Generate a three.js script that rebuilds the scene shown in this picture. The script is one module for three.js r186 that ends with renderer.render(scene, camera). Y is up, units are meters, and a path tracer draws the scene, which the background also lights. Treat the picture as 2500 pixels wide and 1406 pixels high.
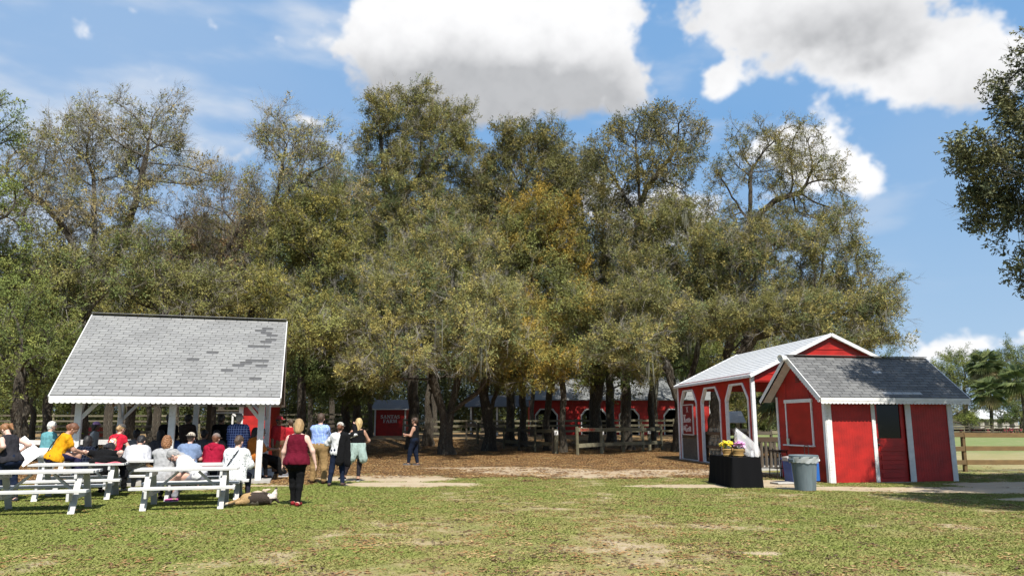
import * as THREE from 'three';
import { mergeGeometries } from 'three/addons/utils/BufferGeometryUtils.js';
import { createNoise2D, createNoise3D } from 'simplex-noise';

// ---------- camera, sky, sun, exposure ----------
const scene = new THREE.Scene();
const camera = new THREE.PerspectiveCamera(42.03, 1024 / 575, 0.1, 2000);
camera.position.set(0, 1.58, 0);
camera.rotation.set(THREE.MathUtils.degToRad(10.28), 0, 0);
const renderer = new THREE.WebGLRenderer({ antialias: true });
renderer.toneMapping = THREE.LinearToneMapping;
renderer.toneMappingExposure = 1.5;
renderer.shadowMap.enabled = true;
const R = THREE.MathUtils.degToRad;
const SUN_AZ = R(17), SUN_EL = R(52);
const sun = new THREE.DirectionalLight(new THREE.Color(1, 0.955, 0.87), 5);
sun.name = 'sun';
sun.position.set(Math.sin(SUN_AZ) * Math.cos(SUN_EL), Math.sin(SUN_EL), Math.cos(SUN_AZ) * Math.cos(SUN_EL)).multiplyScalar(120);
sun.target.position.set(0, 0, -25); sun.position.add(sun.target.position);
sun.castShadow = true; sun.shadow.mapSize.set(4096, 4096);
Object.assign(sun.shadow.camera, { left: -60, right: 60, top: 60, bottom: -60, near: 1, far: 300 });
scene.add(sun, sun.target);

function rngOf(seed) { let s = seed >>> 0; return () => { s = (s + 0x6d2b79f5) | 0; let t = Math.imul(s ^ (s >>> 15), 1 | s); t = (t + Math.imul(t ^ (t >>> 7), 61 | t)) ^ t; return ((t ^ (t >>> 14)) >>> 0) / 4294967296; }; }
const rnd = rngOf(11);
const n2 = createNoise2D(rngOf(5)), n3 = createNoise3D(rngOf(6));
const clamp = (x, a = 0, b = 1) => Math.min(b, Math.max(a, x));
const sm = (a, b, x) => { const t = clamp((x - a) / (b - a)); return t * t * (3 - 2 * t); };
const lerp = (a, b, t) => a + (b - a) * t;
const mix3 = (a, b, t) => [lerp(a[0], b[0], t), lerp(a[1], b[1], t), lerp(a[2], b[2], t)];
function fbm2(x, y, o = 4) { let s = 0, a = 0.5, n = 0; for (let i = 0; i < o; i++) { s += a * n2(x, y); n += a; x = x * 2.03 + 17.1; y = y * 2.03 - 9.7; a *= 0.5; } return s / n; }
function fbm3(x, y, z, o = 5) { let s = 0, a = 0.5, n = 0; for (let i = 0; i < o; i++) { s += a * n3(x, y, z); n += a; x = x * 2.05 + 3.1; y = y * 2.05 + 7.7; z = z * 2.05 - 5.3; a *= 0.52; } return s / n; }

// the sky: blue air paling to the horizon, cumulus heaps (azimuth, elevation, half width, half height in degrees, weight) and loose cloud all round
const HEAPS = [
  [-2, 31, 10, 5, 1.2], [-8, 27.5, 6.5, 4.5, 1.2], [2, 26, 7.5, 3.6, 1.1], [6, 28.3, 3.4, 4.2, 1.1], [-3, 24, 7, 2.6, .8], [8, 24.5, 3.2, 2.2, .8], [-2, 36, 8, 4, 1],
  [22.5, 28.5, 6.6, 4.2, 1.2], [28, 25.5, 6, 4, 1.2], [32.5, 22.5, 5, 3.2, 1.1], [18.5, 31.5, 4, 3, .9], [17, 24.5, 1.8, 2.2, .7], [29, 33, 9, 3, 1],
  [23.2, 18.6, 3.4, 2.4, 1.1], [20.3, 19.6, 2.6, 1.5, .8], [26, 16.8, 2.0, 1.8, .7],
  [-32, 25.4, 4.2, 2.2, .5], [-15.5, 22, 1.8, .9, .75], [-21.5, 19, 4, 2.6, .52], [-12.5, 17.5, 3.5, 1.6, .8], [4, 17, 8, 2.6, .8], [13, 15, 5, 4, .9],
  [31, 5, 4.5, 1.3, .62], [36, 5.2, 3, 1.5, .6], [27, 3.8, 4, 1.1, .5],
];
{
  const r = rngOf(77);
  for (let i = 0; i < 46; i++) {            // the same kind of heaps go on outside the picture
    const az = 42 + r() * 276, el = 5 + r() * 55, s = (3 + r() * 7) * (0.5 + el / 50);
    HEAPS.push([az > 180 ? az - 360 : az, el, s * 1.25, s * 0.55, .7 + r() * .5]);
  }
}
// grey undersides (azimuth, elevation, half width, half height, depth)
const GREYS = [[-5, 25.4, 8.5, 2.6, .9], [3, 24.8, 5.5, 2.4, .85], [-9, 24, 5, 2.4, .7], [6.5, 24, 4, 2, .7], [0, 22.5, 8, 1.6, .6], [23.5, 27.2, 5.5, 2.2, .75], [28.5, 25.6, 4.5, 2, .6], [33.5, 21, 4, 1.8, .5], [14, 30.5, 3, 2, .4], [-21.5, 18.4, 3.4, 2, .6]];
const AIR = 1 / 1.5;          // the colours below are what the photograph shows at its exposure
const SKY_W = 4096, SKY_H = 2048, skyData = new Float32Array(SKY_W * SKY_H * 4);
{
  const zen = [0.075, 0.24, 0.60], mid = [0.17, 0.40, 0.75], low = [0.50, 0.68, 0.85];
  const COLS = 144, bins = Array.from({ length: COLS }, () => []);
  for (const h of HEAPS) for (let b = 0; b < COLS; b++) {
    let d = Math.abs(b * 2.5 - 178.75 - h[0]); if (d > 180) d = 360 - d;
    if (d * Math.cos(R(h[1])) < h[2] * 2.2 + 3) bins[b].push(h);
  }
  for (let j = 0; j < SKY_H; j++) {
    const el = (j + 0.5) / SKY_H * 180 - 90, ce = Math.cos(R(el)), se = Math.sin(R(el));
    for (let i = 0; i < SKY_W; i++) {
      const k = (j * SKY_W + i) * 4;
      if (el < -2) { skyData[k] = .2; skyData[k + 1] = .24; skyData[k + 2] = .26; skyData[k + 3] = 1; continue; }
      const phi = ((i + 0.5) / SKY_W - 0.5) * 2 * Math.PI, dx = Math.cos(phi) * ce, dz = Math.sin(phi) * ce;
      const az = Math.atan2(dx, -dz) * 180 / Math.PI;
      let c = el > 22 ? mix3(mid, zen, sm(22, 60, el)) : mix3(low, mid, Math.pow(clamp(el / 22), 0.8));
      const haze = 0.5 + 0.5 * fbm3(dx * 1.6, se * 3.2, dz * 1.6, 4), hz = clamp(haze * 0.5 + sm(0, -35, az) * sm(-80, -30, az) * 0.55);
      c = mix3(c, [0.50, 0.62, 0.80], hz * 0.62);
      const inCols = bins[Math.min(COLS - 1, Math.floor((az + 180) / 2.5))];
      let d = 0, base = 0, base0 = 0, near = false;
      for (const h of inCols) {
        let da = az - h[0]; if (da > 180) da -= 360; if (da < -180) da += 360;
        const x = da * Math.cos(R(h[1])) / h[2], y = (el - h[1]) / (h[3] * (el < h[1] ? 0.85 : 1)), q = x * x + y * y;
        if (q > 5) continue;
        near = true;
        const w = h[4] * Math.exp(-q * 1.25);
        d += w; base += w * clamp(0.45 - y * 0.75, -0.2, 1.1); base0 += w * y;
      }
      let a = 0, shade = 0;
      if (near) {
        const f1 = fbm3(dx * 9, se * 11, dz * 9, 7), f2 = fbm3(dx * 26 + 4, se * 30, dz * 26, 4);
        const e = d + f1 * 0.66 + f2 * 0.24;
        const low2 = clamp(-base0 * 0.9); a = sm(0.42 - 0.10 * low2, 0.80 + 0.30 * low2, e);
        const body = sm(0.6, 1.5, d + f1 * 0.35);
        if (az > -45 && az < 45) { let gs = 0; for (const q of GREYS) { const gx = (az - q[0]) * ce / q[2], gy2 = (el + f1 * 1.6 - q[1]) / q[3]; gs += q[4] * Math.exp(-(gx * gx + gy2 * gy2) * 0.9); } shade = clamp(gs * (0.86 + f1 * 0.34 + f2 * 0.1), 0, 0.93) + clamp(f2 * 0.10 + 0.02, 0, .1); }
        else shade = clamp((base / Math.max(d, 0.3)) * body * 1.15 + f2 * 0.12 * body);
      }
      const wl = sm(-6, -18, az) * sm(-75, -45, az), wisp = sm(0.12 - 0.35 * wl, 0.75, fbm3(dx * 3 + 9, se * 10, dz * 3, 6)) * (0.34 + 0.40 * wl) * sm(6, 18, el);
      c = mix3(c, [0.80, 0.84, 0.90], wisp);
      const cloud = mix3([1.04, 1.04, 1.05], [0.50, 0.51, 0.53], shade * 0.98);
      c = mix3(c, cloud, a);
      skyData[k] = c[0] * AIR; skyData[k + 1] = c[1] * AIR; skyData[k + 2] = c[2] * AIR; skyData[k + 3] = 1;
    }
  }
  const sky = new THREE.DataTexture(skyData, SKY_W, SKY_H, THREE.RGBAFormat, THREE.FloatType);
  sky.mapping = THREE.EquirectangularReflectionMapping; sky.magFilter = sky.minFilter = THREE.LinearFilter; sky.needsUpdate = true;
  scene.background = sky; scene.environment = sky;
}

// ---------- helpers ----------
const taken = {};
function numbered(name) { const n = taken[name] = (taken[name] ?? -1) + 1; return n ? name + '_' + String(n).padStart(3, '0') : name; }
function thing(name, label, category, [x, y, z] = [0, 0, 0], turn = 0, group) {
  const o = new THREE.Group(); o.name = numbered(name); o.position.set(x, y, z); o.rotation.y = turn;
  o.userData = { label, category }; if (group) o.userData.group = group; scene.add(o); return o;
}
function part(name, geo, m, parent, extra) {
  const o = new THREE.Mesh(Array.isArray(geo) ? merge(geo) : geo, m); o.name = name; o.castShadow = o.receiveShadow = true;
  if (extra) Object.assign(o.userData, extra); parent.add(o); return o;
}
function lone(name, label, category, geo, m, pos = [0, 0, 0], turn = 0, group) {
  const o = part(numbered(name), geo, m, scene, { label, category }); if (group) o.userData.group = group;
  o.position.set(...pos); o.rotation.y = turn; return o;
}
function struct(name, geo, m) { return part(name, geo, m, scene, { kind: 'structure' }); }
function clean(g) { const h = g.index ? g.toNonIndexed() : g; for (const k of Object.keys(h.attributes)) if (!['position', 'normal', 'uv', 'color'].includes(k)) h.deleteAttribute(k); return h; }
function merge(list) {
  const l = list.flat(Infinity).map(clean), col = l.some((g) => g.attributes.color);
  for (const g of l) {
    if (!g.attributes.uv) g.setAttribute('uv', new THREE.BufferAttribute(new Float32Array(g.attributes.position.count * 2), 2));
    if (col && !g.attributes.color) g.setAttribute('color', new THREE.BufferAttribute(new Float32Array(g.attributes.position.count * 3).fill(1), 3));
  }
  return l.length === 1 ? l[0] : mergeGeometries(l);
}
// uv in metres from the face's dominant axis; grain runs along u
function uvm(g, ox = 0, oy = 0) {
  const h = g.index ? g.toNonIndexed() : g, p = h.attributes.position, n = h.attributes.normal, uv = new Float32Array(p.count * 2);
  for (let i = 0; i < p.count; i++) {
    const ax = Math.abs(n.getX(i)), ay = Math.abs(n.getY(i)), az = Math.abs(n.getZ(i));
    let u, v;
    if (ay >= ax && ay >= az) { u = p.getX(i); v = p.getZ(i); } else if (ax >= az) { u = p.getZ(i); v = p.getY(i); } else { u = p.getX(i); v = p.getY(i); }
    uv[i * 2] = u + ox; uv[i * 2 + 1] = v + oy;
  }
  h.setAttribute('uv', new THREE.BufferAttribute(uv, 2)); return h;
}
// a box with a small chamfer along its four long edges (12-28 triangles), centred
function box(w, h, d, x = 0, y = 0, z = 0, b = 0) {
  let g;
  if (b > 0) {
    const dims = [w, h, d], ax = dims.indexOf(Math.max(...dims)), o = [0, 1, 2].filter((k) => k !== ax), p = dims[o[0]] / 2, q = dims[o[1]] / 2, L = dims[ax] / 2;
    const c = [[-p + b, -q], [p - b, -q], [p, -q + b], [p, q - b], [p - b, q], [-p + b, q], [-p, q - b], [-p, -q + b]], pos = [];
    const put = (s, [a, e]) => { const v = [0, 0, 0]; v[ax] = s; v[o[0]] = a; v[o[1]] = e; pos.push(...v); };
    const flip = ax === 1;
    const tri = (a, b2, c2) => { const t = flip ? [a, c2, b2] : [a, b2, c2]; for (const [s, k] of t) put(s, c[k]); };
    for (let k = 0; k < 8; k++) { const m = (k + 1) % 8; tri([-L, k], [-L, m], [L, m]); tri([-L, k], [L, m], [L, k]); }
    for (let k = 1; k < 7; k++) { tri([L, 0], [L, k], [L, k + 1]); tri([-L, 0], [-L, k + 1], [-L, k]); }
    g = new THREE.BufferGeometry(); g.setAttribute('position', new THREE.Float32BufferAttribute(pos, 3)); g.computeVertexNormals();
    // make sure faces look outwards
    const P = g.attributes.position, N = g.attributes.normal; let s = 0;
    for (let i = 0; i < P.count; i++) s += P.getX(i) * N.getX(i) + P.getY(i) * N.getY(i) + P.getZ(i) * N.getZ(i);
    if (s < 0) { const a = P.array; for (let i = 0; i < a.length; i += 9) for (let k = 0; k < 3; k++) { const t = a[i + 3 + k]; a[i + 3 + k] = a[i + 6 + k]; a[i + 6 + k] = t; } g.computeVertexNormals(); }
  } else g = new THREE.BoxGeometry(w, h, d);
  g = uvm(g, rnd() * 7, rnd() * 7);
  return g.translate(x, y, z);
}
const V = (x, y, z) => new THREE.Vector3(x, y, z);
// a board or bar from a to b; w across (horizontal), t thick
function bar(a, b, w, t, ch = 0.004, up = V(0, 1, 0)) {
  a = Array.isArray(a) ? V(...a) : a; b = Array.isArray(b) ? V(...b) : b;
  const dir = b.clone().sub(a), L = dir.length(); dir.normalize();
  const g = box(L, t, w, 0, 0, 0, ch);
  let side = new THREE.Vector3().crossVectors(dir, up); if (side.lengthSq() < 1e-4) side = V(0, 0, 1); side.normalize();
  const u2 = new THREE.Vector3().crossVectors(side, dir).normalize();
  const m = new THREE.Matrix4().makeBasis(dir, u2, side).setPosition(a.clone().add(b).multiplyScalar(0.5));
  return g.applyMatrix4(m);
}
function rod(a, b, r0, r1 = r0, sides = 8) {
  a = Array.isArray(a) ? V(...a) : a; b = Array.isArray(b) ? V(...b) : b;
  const L = a.distanceTo(b), g = new THREE.CylinderGeometry(r1, r0, L, sides);
  g.applyQuaternion(new THREE.Quaternion().setFromUnitVectors(V(0, 1, 0), b.clone().sub(a).normalize()));
  return g.translate((a.x + b.x) / 2, (a.y + b.y) / 2, (a.z + b.z) / 2);
}
function tex(size, fn, srgb = true, sx = 1, sy = 1, h = size) {        // fn(u, v) -> [r,g,b] 0..1 (sRGB values when srgb)
  const d = new Uint8Array(size * h * 4);
  for (let j = 0; j < h; j++) for (let i = 0; i < size; i++) { const c = fn(i / size, j / h), k = (j * size + i) * 4; d[k] = clamp(c[0]) * 255; d[k + 1] = clamp(c[1]) * 255; d[k + 2] = clamp(c[2]) * 255; d[k + 3] = 255; }
  const t = new THREE.DataTexture(d, size, h, THREE.RGBAFormat); t.magFilter = t.minFilter = THREE.LinearFilter; t.wrapS = t.wrapT = THREE.RepeatWrapping;
  if (srgb) t.colorSpace = THREE.SRGBColorSpace; t.repeat.set(sx, sy); t.needsUpdate = true; return t;
}
// noise that tiles: sample a torus-like blend
function tile(u, v, fx, fy, o = 4) {
  const a = fbm2(u * fx, v * fy, o), b = fbm2((u - 1) * fx, v * fy, o), c = fbm2(u * fx, (v - 1) * fy, o), d = fbm2((u - 1) * fx, (v - 1) * fy, o);
  return lerp(lerp(a, b, u), lerp(c, d, u), v);
}
const grey = (g) => [g, g, g];
function M(color, rough = 0.8, o = {}) { const m = new THREE.MeshStandardMaterial({ roughness: rough, ...o }); if (Array.isArray(color)) m.color.setRGB(...color); else m.color.set(color); return m; }
const T_wood = tex(512, (u, v) => grey(0.80 + 0.16 * tile(u, v, 5, 60, 3) + 0.12 * tile(u, v, 3, 5, 4)), true, 0.5, 1);
const T_woodB = tex(512, (u, v) => grey(0.5 + 0.35 * tile(u, v, 6, 80, 3)), false, 0.5, 1);
const T_paint = tex(512, (u, v) => { const s = tile(u, v, 4, 5, 5), w = sm(0.42, 0.62, tile(u + .3, v, 10, 40, 4)); return mix3(grey(0.93 + 0.09 * s), [0.55, 0.53, 0.49], w * 0.75); }, true, 0.7, 0.7);
const T_red = tex(512, (u, v) => { const s = tile(u, v, 3, 4, 5), f = tile(u, v, 40, 40, 2), w = sm(.35, .6, tile(u + .4, v, 24, 5, 4)); return mix3(grey(0.88 + 0.2 * s + 0.07 * f), [.95, .86, .84], w * .5); }, true, 0.5, 0.5);
const T_rib = tex(256, (u, v) => { const k = (u * 8) % 1; return grey(k < 0.1 || k > 0.9 ? 0.15 : 0.75 + 0.12 * tile(u, v, 30, 12, 3)); }, false, 1.6, 1);
const T_grit = tex(512, (u, v) => grey(0.86 + 0.18 * tile(u, v, 90, 90, 2) + 0.10 * tile(u, v, 5, 7, 4)), true, 1, 1);
const T_gritB = tex(256, (u, v) => grey(0.5 + 0.5 * tile(u, v, 70, 70, 2)), false, 2, 2);
const T_bark = tex(512, (u, v) => { const a = Math.abs(tile(u, v, 14, 5, 4)), b = tile(u, v, 4, 3, 4), l = sm(0.15, 0.45, tile(u + .5, v, 7, 7, 4)); return mix3(mix3([0.30, 0.27, 0.235], [0.58, 0.54, 0.48], clamp(a * 2.2 + 0.15 * b)), [0.70, 0.70, 0.65], l * 0.6); }, true, 1, 0.5);
const T_barkB = tex(512, (u, v) => grey(clamp(Math.abs(tile(u, v, 14, 5, 4)) * 2.2)), false, 1, 0.5);
const MT = {
  white: M([0.76, 0.755, 0.74], 0.6, { map: T_paint, bumpMap: T_woodB, bumpScale: 0.002 }),
  whiteMetal: M([0.80, 0.81, 0.82], 0.38, { map: T_paint }),
  red: M([0.46, 0.014, 0.009], 0.55, { map: T_red, bumpMap: T_rib, bumpScale: 0.006 }),
  redMetal: M([0.46, 0.014, 0.009], 0.42, { map: T_red }),
  redDoor: M([0.46, 0.014, 0.010], 0.45, { map: T_red }),
  bark: M([0.72, 0.69, 0.64], 0.95, { map: T_bark, bumpMap: T_barkB, bumpScale: 0.05 }),
  oldWood: M([0.15, 0.125, 0.09], 0.9, { map: T_wood, bumpMap: T_woodB, bumpScale: 0.004 }),
  greenWood: M([0.20, 0.18, 0.11], 0.9, { map: T_wood, bumpMap: T_woodB, bumpScale: 0.004 }),
  newWood: M([0.25, 0.155, 0.058], 0.85, { map: T_wood, bumpMap: T_woodB, bumpScale: 0.004 }),
  darkWood: M([0.10, 0.062, 0.035], 0.85, { map: T_wood, bumpMap: T_woodB, bumpScale: 0.004 }),
  concrete: M([0.50, 0.48, 0.44], 0.9, { map: T_grit }),
  black: M([0.015, 0.015, 0.017], 0.6), darkMetal: M([0.03, 0.022, 0.018], 0.5, { metalness: 0.4 }),
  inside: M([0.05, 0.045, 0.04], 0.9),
};
const ground = (x, z) => 0.7 * sm(45, 62, -z) * (1 - sm(14, 22, x));
// ---------- ground: lawn, dry patches, bare sand, fallen leaves ----------
// soft-edged blobs (x, z, rx, rz) of bare sand
const SANDS = [[-2.9, -20.2, 2.4, 1.1], [-3.6, -22.5, 2.6, 1.8], [1.0, -25.4, 3.4, 2.6], [2.8, -23.8, 3.0, 1.8], [5.4, -25.2, 3.2, 2.2], [4.6, -19.6, 2.2, .8], [-.6, -27.5, 3.5, 1.1], [6.9, -20.6, 1.7, 1.7], [7.9, -18.9, 2.0, .8],
  [10.8, -18.6, 3.2, 1.2], [13.5, -19.6, 3, 2], [14.5, -15.8, 3.2, 2.2], [11.8, -16.2, 2.0, .7], [-6.3, -19.8, 1.1, .4], [-8.5, -18.6, 2, .45], [3.1, -9.6, .3, .2]];
function cover(x, z) {            // weights of sand, fallen leaves, dryness
  const w1 = fbm2(x * 0.35, z * 0.35, 4), w2 = fbm2(x * 1.3 + 40, z * 1.3, 4), w3 = fbm2(x * 5 + 9, z * 5, 3);
  let s = 0;
  for (const [cx, cz, rx, rz] of SANDS) { const a = (x - cx) / rx, b = (z - cz) / rz, q = a * a + b * b; if (q < 4) s = Math.max(s, 1 - Math.sqrt(q)); }
  const sand = sm(0.02, 0.28, s + w1 * 0.22 + w2 * 0.16 + w3 * 0.12);
  const edge = x < -5.4 ? -19.4 : x < 8 ? -22.6 : -31;      // the grove's leaf carpet begins behind this line
  let leaf = sm(0.6, -1.6, (z - edge) + w1 * 2.4 + w2 * 1.4) * (1 - sm(13, 19, x) * 1);
  if (x > 8) leaf *= sm(22, 12, x);
  leaf = clamp(leaf * (0.72 + 0.5 * w2 + 0.55 * w3 + 0.25));
  const farR = sm(15, 19, x) * sm(-22, -26, z);
  let dry = 0.30 + 0.46 * w1 + 0.30 * w2 + sm(3.2, 0.8, Math.abs(x - 0.6) * 0.8) * sm(-18, -12, z) * 0.32 - sm(-2, -5, x) * sm(-9, -13, z) * 0.5;
  dry += 0.10 * sm(4, 8, x); dry = clamp(dry);
  return [sand, leaf, dry, farR, w2, w3];
}
function earth(x, z) {
  const [sand, leaf, dry, farR, w2, w3] = cover(x, z), f = n2(x * 23, z * 23), g = n2(x * 61, z * 61);
  let c = mix3([0.155, 0.168, 0.036], [0.255, 0.20, 0.080], sm(0.25, 0.85, dry + f * 0.18 + g * 0.1));
  c = mix3(c, [0.24, 0.20, 0.10], sm(0.1, 0.6, w3 + f * .4) * 0.25);
  if (farR > 0) { const d = -z, t = sm(36, 52, d) * sm(150, 95, d); c = mix3(c, mix3([0.30, 0.24, 0.11], [0.15, 0.19, 0.05], clamp(t + .25 + w2 * .3)), farR); }
  const lf = mix3([0.13, 0.070, 0.030], [0.34, 0.21, 0.090], sm(-0.5, 0.6, f * 0.5 + g * 0.55 + w2 * 0.3));
  c = mix3(c, lf, leaf);
  const sd = mix3([0.46, 0.37, 0.26], [0.36, 0.27, 0.17], clamp(0.5 + w2 * .6 + f * .25));
  c = mix3(c, sd, sand * (leaf > .5 ? clamp(1 - sm(-.05, .5, w3 + f * .35) * .8) : 1) * 0.92);
  const k = 1 + (0.09 + .08 * leaf) * f + (0.08 + .08 * leaf) * g; return [c[0] * k, c[1] * k, c[2] * k];
}
const toS = (x) => x <= 0.0031308 ? x * 12.92 : 1.055 * Math.pow(x, 1 / 2.4) - 0.055;
function earthTex(x0, x1, z0, z1, w, h) {
  const d = new Uint8Array(w * h * 4);
  for (let j = 0; j < h; j++) for (let i = 0; i < w; i++) {
    const c = earth(lerp(x0, x1, (i + .5) / w), lerp(z0, z1, (j + .5) / h)), k = (j * w + i) * 4;
    d[k] = clamp(toS(c[0])) * 255; d[k + 1] = clamp(toS(c[1])) * 255; d[k + 2] = clamp(toS(c[2])) * 255; d[k + 3] = 255;
  }
  const t = new THREE.DataTexture(d, w, h, THREE.RGBAFormat); t.colorSpace = THREE.SRGBColorSpace; t.magFilter = t.minFilter = THREE.LinearFilter; t.needsUpdate = true; return t;
}
function sheet(x0, x1, z0, z1, nx, nz, lift, tx0, tx1, tz0, tz1) {
  const g = new THREE.PlaneGeometry(1, 1, nx, nz), p = g.attributes.position, uv = g.attributes.uv;
  for (let i = 0; i < p.count; i++) {
    const x = lerp(x0, x1, p.getX(i) + .5), z = lerp(z0, z1, .5 - p.getY(i));
    p.setXYZ(i, x, ground(x, z) + lift, z); uv.setXY(i, (x - tx0) / (tx1 - tx0), (z - tz0) / (tz1 - tz0));
  }
  g.computeVertexNormals(); return g;
}
const T_soilB = tex(512, (u, v) => grey(0.5 + 0.28 * tile(u, v, 9, 9, 5) + 0.2 * tile(u, v, 60, 60, 2)), false, 12, 12);
{
  const far = earthTex(-130, 130, -220, 40, 2048, 2048); far.wrapS = far.wrapT = THREE.MirroredRepeatWrapping;
  struct('ground', sheet(-900, 900, -1200, 200, 360, 280, 0, -130, 130, -220, 40), M([1, 1, 1], 0.95, { map: far }));
  const near = earthTex(-20, 20, -44, -4, 2048, 2048);
  const lawn = sheet(-20, 20, -44, -4, 80, 80, 0.005, -20, 20, -44, -4);
  const p = lawn.attributes.position;
  for (let i = 0; i < p.count; i++) { const x = p.getX(i), z = p.getZ(i), e = Math.min(sm(20, 18, Math.abs(x)), sm(-44, -42, z), sm(-4, -6, z)); p.setY(i, p.getY(i) + e * 0.03 * (0.5 + 0.5 * fbm2(x * .5, z * .5, 3))); }
  lawn.computeVertexNormals();
  struct('lawn', lawn, M([1, 1, 1], 0.95, { map: near, bumpMap: T_soilB, bumpScale: 0.03 }));
}
function instanced(name, geo, m, list, parent, extra) {     // list of [matrix, color]
  const o = new THREE.InstancedMesh(geo, m, list.length); o.name = name; o.castShadow = o.receiveShadow = true;
  list.forEach(([mx, c], i) => { o.setMatrixAt(i, mx); if (c) o.setColorAt(i, c); });
  o.instanceMatrix.needsUpdate = true; Object.assign(o.userData, { kind: 'stuff' }, extra || {}); parent.add(o); return o;
}
{
  const blades = (n, spread, hgt, wid, seed) => {
    const r = rngOf(seed), pos = [];
    for (let i = 0; i < n; i++) {
      const a = r() * 6.283, q = Math.sqrt(r()) * spread, x = Math.cos(a) * q, z = Math.sin(a) * q, b = r() * 6.283, h = hgt * (0.45 + r() * .7), w = wid * (.7 + r() * .6), lx = Math.cos(b + 1.2) * h * (.9 + r() * 1.3), lz = Math.sin(b + 1.2) * h * (.9 + r() * 1.3);
      const cx = Math.cos(b) * w, cz = Math.sin(b) * w;
      pos.push(x - cx, 0, z - cz, x + cx, 0, z + cz, x + lx * .45 + cx * .7, h * .7, z + lz * .45 + cz * .7, x + lx * .45 + cx * .7, h * .7, z + lz * .45 + cz * .7, x + lx, h, z + lz, x - cx, 0, z - cz);
    }
    const g = new THREE.BufferGeometry(); g.setAttribute('position', new THREE.Float32BufferAttribute(pos, 3)); g.computeVertexNormals();
    return g;
  };
  const r = rngOf(91), q = new THREE.Quaternion(), mats = [[], []], grassM = M([1, 1, 1], 0.75, { side: THREE.DoubleSide });
  for (let i = 0; i < 420000; i++) {
    const z = -6.6 - 17.5 * Math.pow(r(), 0.8), hw = -z * 0.72 + 1.5, x = (r() * 2 - 1) * hw;
    const [sand, leaf, dry, , w2, w3] = cover(x, z);
    const p = (1 - sand) * (1 - leaf) * (1.06 - 0.92 * sm(0.3, 0.8, dry + w3 * .25));
    if (r() > p) continue;
    const green = mix3([0.172, 0.200, 0.034], [0.285, 0.235, 0.085], clamp(dry * 0.95 + w2 * .35 + (r() - .5) * .35)), k = .92 + r() * .16;
    q.setFromAxisAngle(V(0, 1, 0), r() * 6.283); const s = .6 + r() * .75 + (1 - dry) * .25;
    mats[i & 1].push([new THREE.Matrix4().compose(V(x, ground(x, z) + 0.008, z), q, V(s, s, s)), new THREE.Color().setRGB(green[0] * k, green[1] * k, green[2] * k)]);
  }
  const o = [blades(20, .10, .022, .0036, 1), blades(18, .09, .017, .004, 2)];
  instanced('grass', o[0], grassM, mats[0], scene, { label: 'short green and straw coloured lawn grass across the foreground', category: 'grass' });
  instanced('grass_001', o[1], grassM, mats[1], scene, { label: 'finer clumped lawn grass mixed through the foreground turf', category: 'grass' });
  // fallen oak leaves: thick under the grove, a few on the lawn
  const leafG = (() => {
    const rr = rngOf(3), pos = [];
    for (let i = 0; i < 9; i++) {
      const a = rr() * 6.283, d = .22 * Math.sqrt(rr()), cx = Math.cos(a) * d, cz = Math.sin(a) * d, b = rr() * 6.283, l = .028 + rr() * .03, w = l * .42, y = .006 + rr() * .02, e = (rr() - .3) * .03;
      const ux = Math.cos(b) * l, uz = Math.sin(b) * l, vx = -Math.sin(b) * w, vz = Math.cos(b) * w;
      pos.push(cx - ux, y, cz - uz, cx + vx, y + e, cz + vz, cx + ux, y, cz + uz, cx - ux, y, cz - uz, cx + ux, y, cz + uz, cx - vx, y + e, cz - vz);
    }
    const g = new THREE.BufferGeometry(); g.setAttribute('position', new THREE.Float32BufferAttribute(pos, 3)); g.computeVertexNormals(); return g;
  })();
  const lm = M([1, 1, 1], 0.7, { side: THREE.DoubleSide }), list = [];
  for (let i = 0; i < 150000; i++) {
    const z = -7 - 48 * Math.pow(r(), 0.95), hw = -z * 0.71 + 1, x = (r() * 2 - 1) * hw, [sand, leaf, dry, farR] = cover(x, z);
    const p = (leaf * 1.0 + 0.11 * (1 - leaf) * (0.4 + dry)) * (1 - sand * .9) * (1 - farR);
    if (r() > p) continue;
    const t = r(), c = t < .42 ? [0.32, 0.18, 0.065] : t < .7 ? [0.21, 0.115, 0.05] : t < .85 ? [0.46, 0.32, 0.14] : [0.12, 0.07, 0.035], k = .7 + r() * .5, s = .6 + r() * .5 + (leaf > .3 ? .3 : -.15);
    q.setFromAxisAngle(V(0, 1, 0), r() * 6.283);
    list.push([new THREE.Matrix4().compose(V(x, ground(x, z) + 0.02, z), q, V(s, s, s)), new THREE.Color().setRGB(c[0] * k, c[1] * k, c[2] * k)]);
  }
  instanced('fallen_leaves', leafG, lm, list, scene, { label: 'carpet of brown and orange fallen leaves under the oak grove', category: 'leaves' });
}
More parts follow.
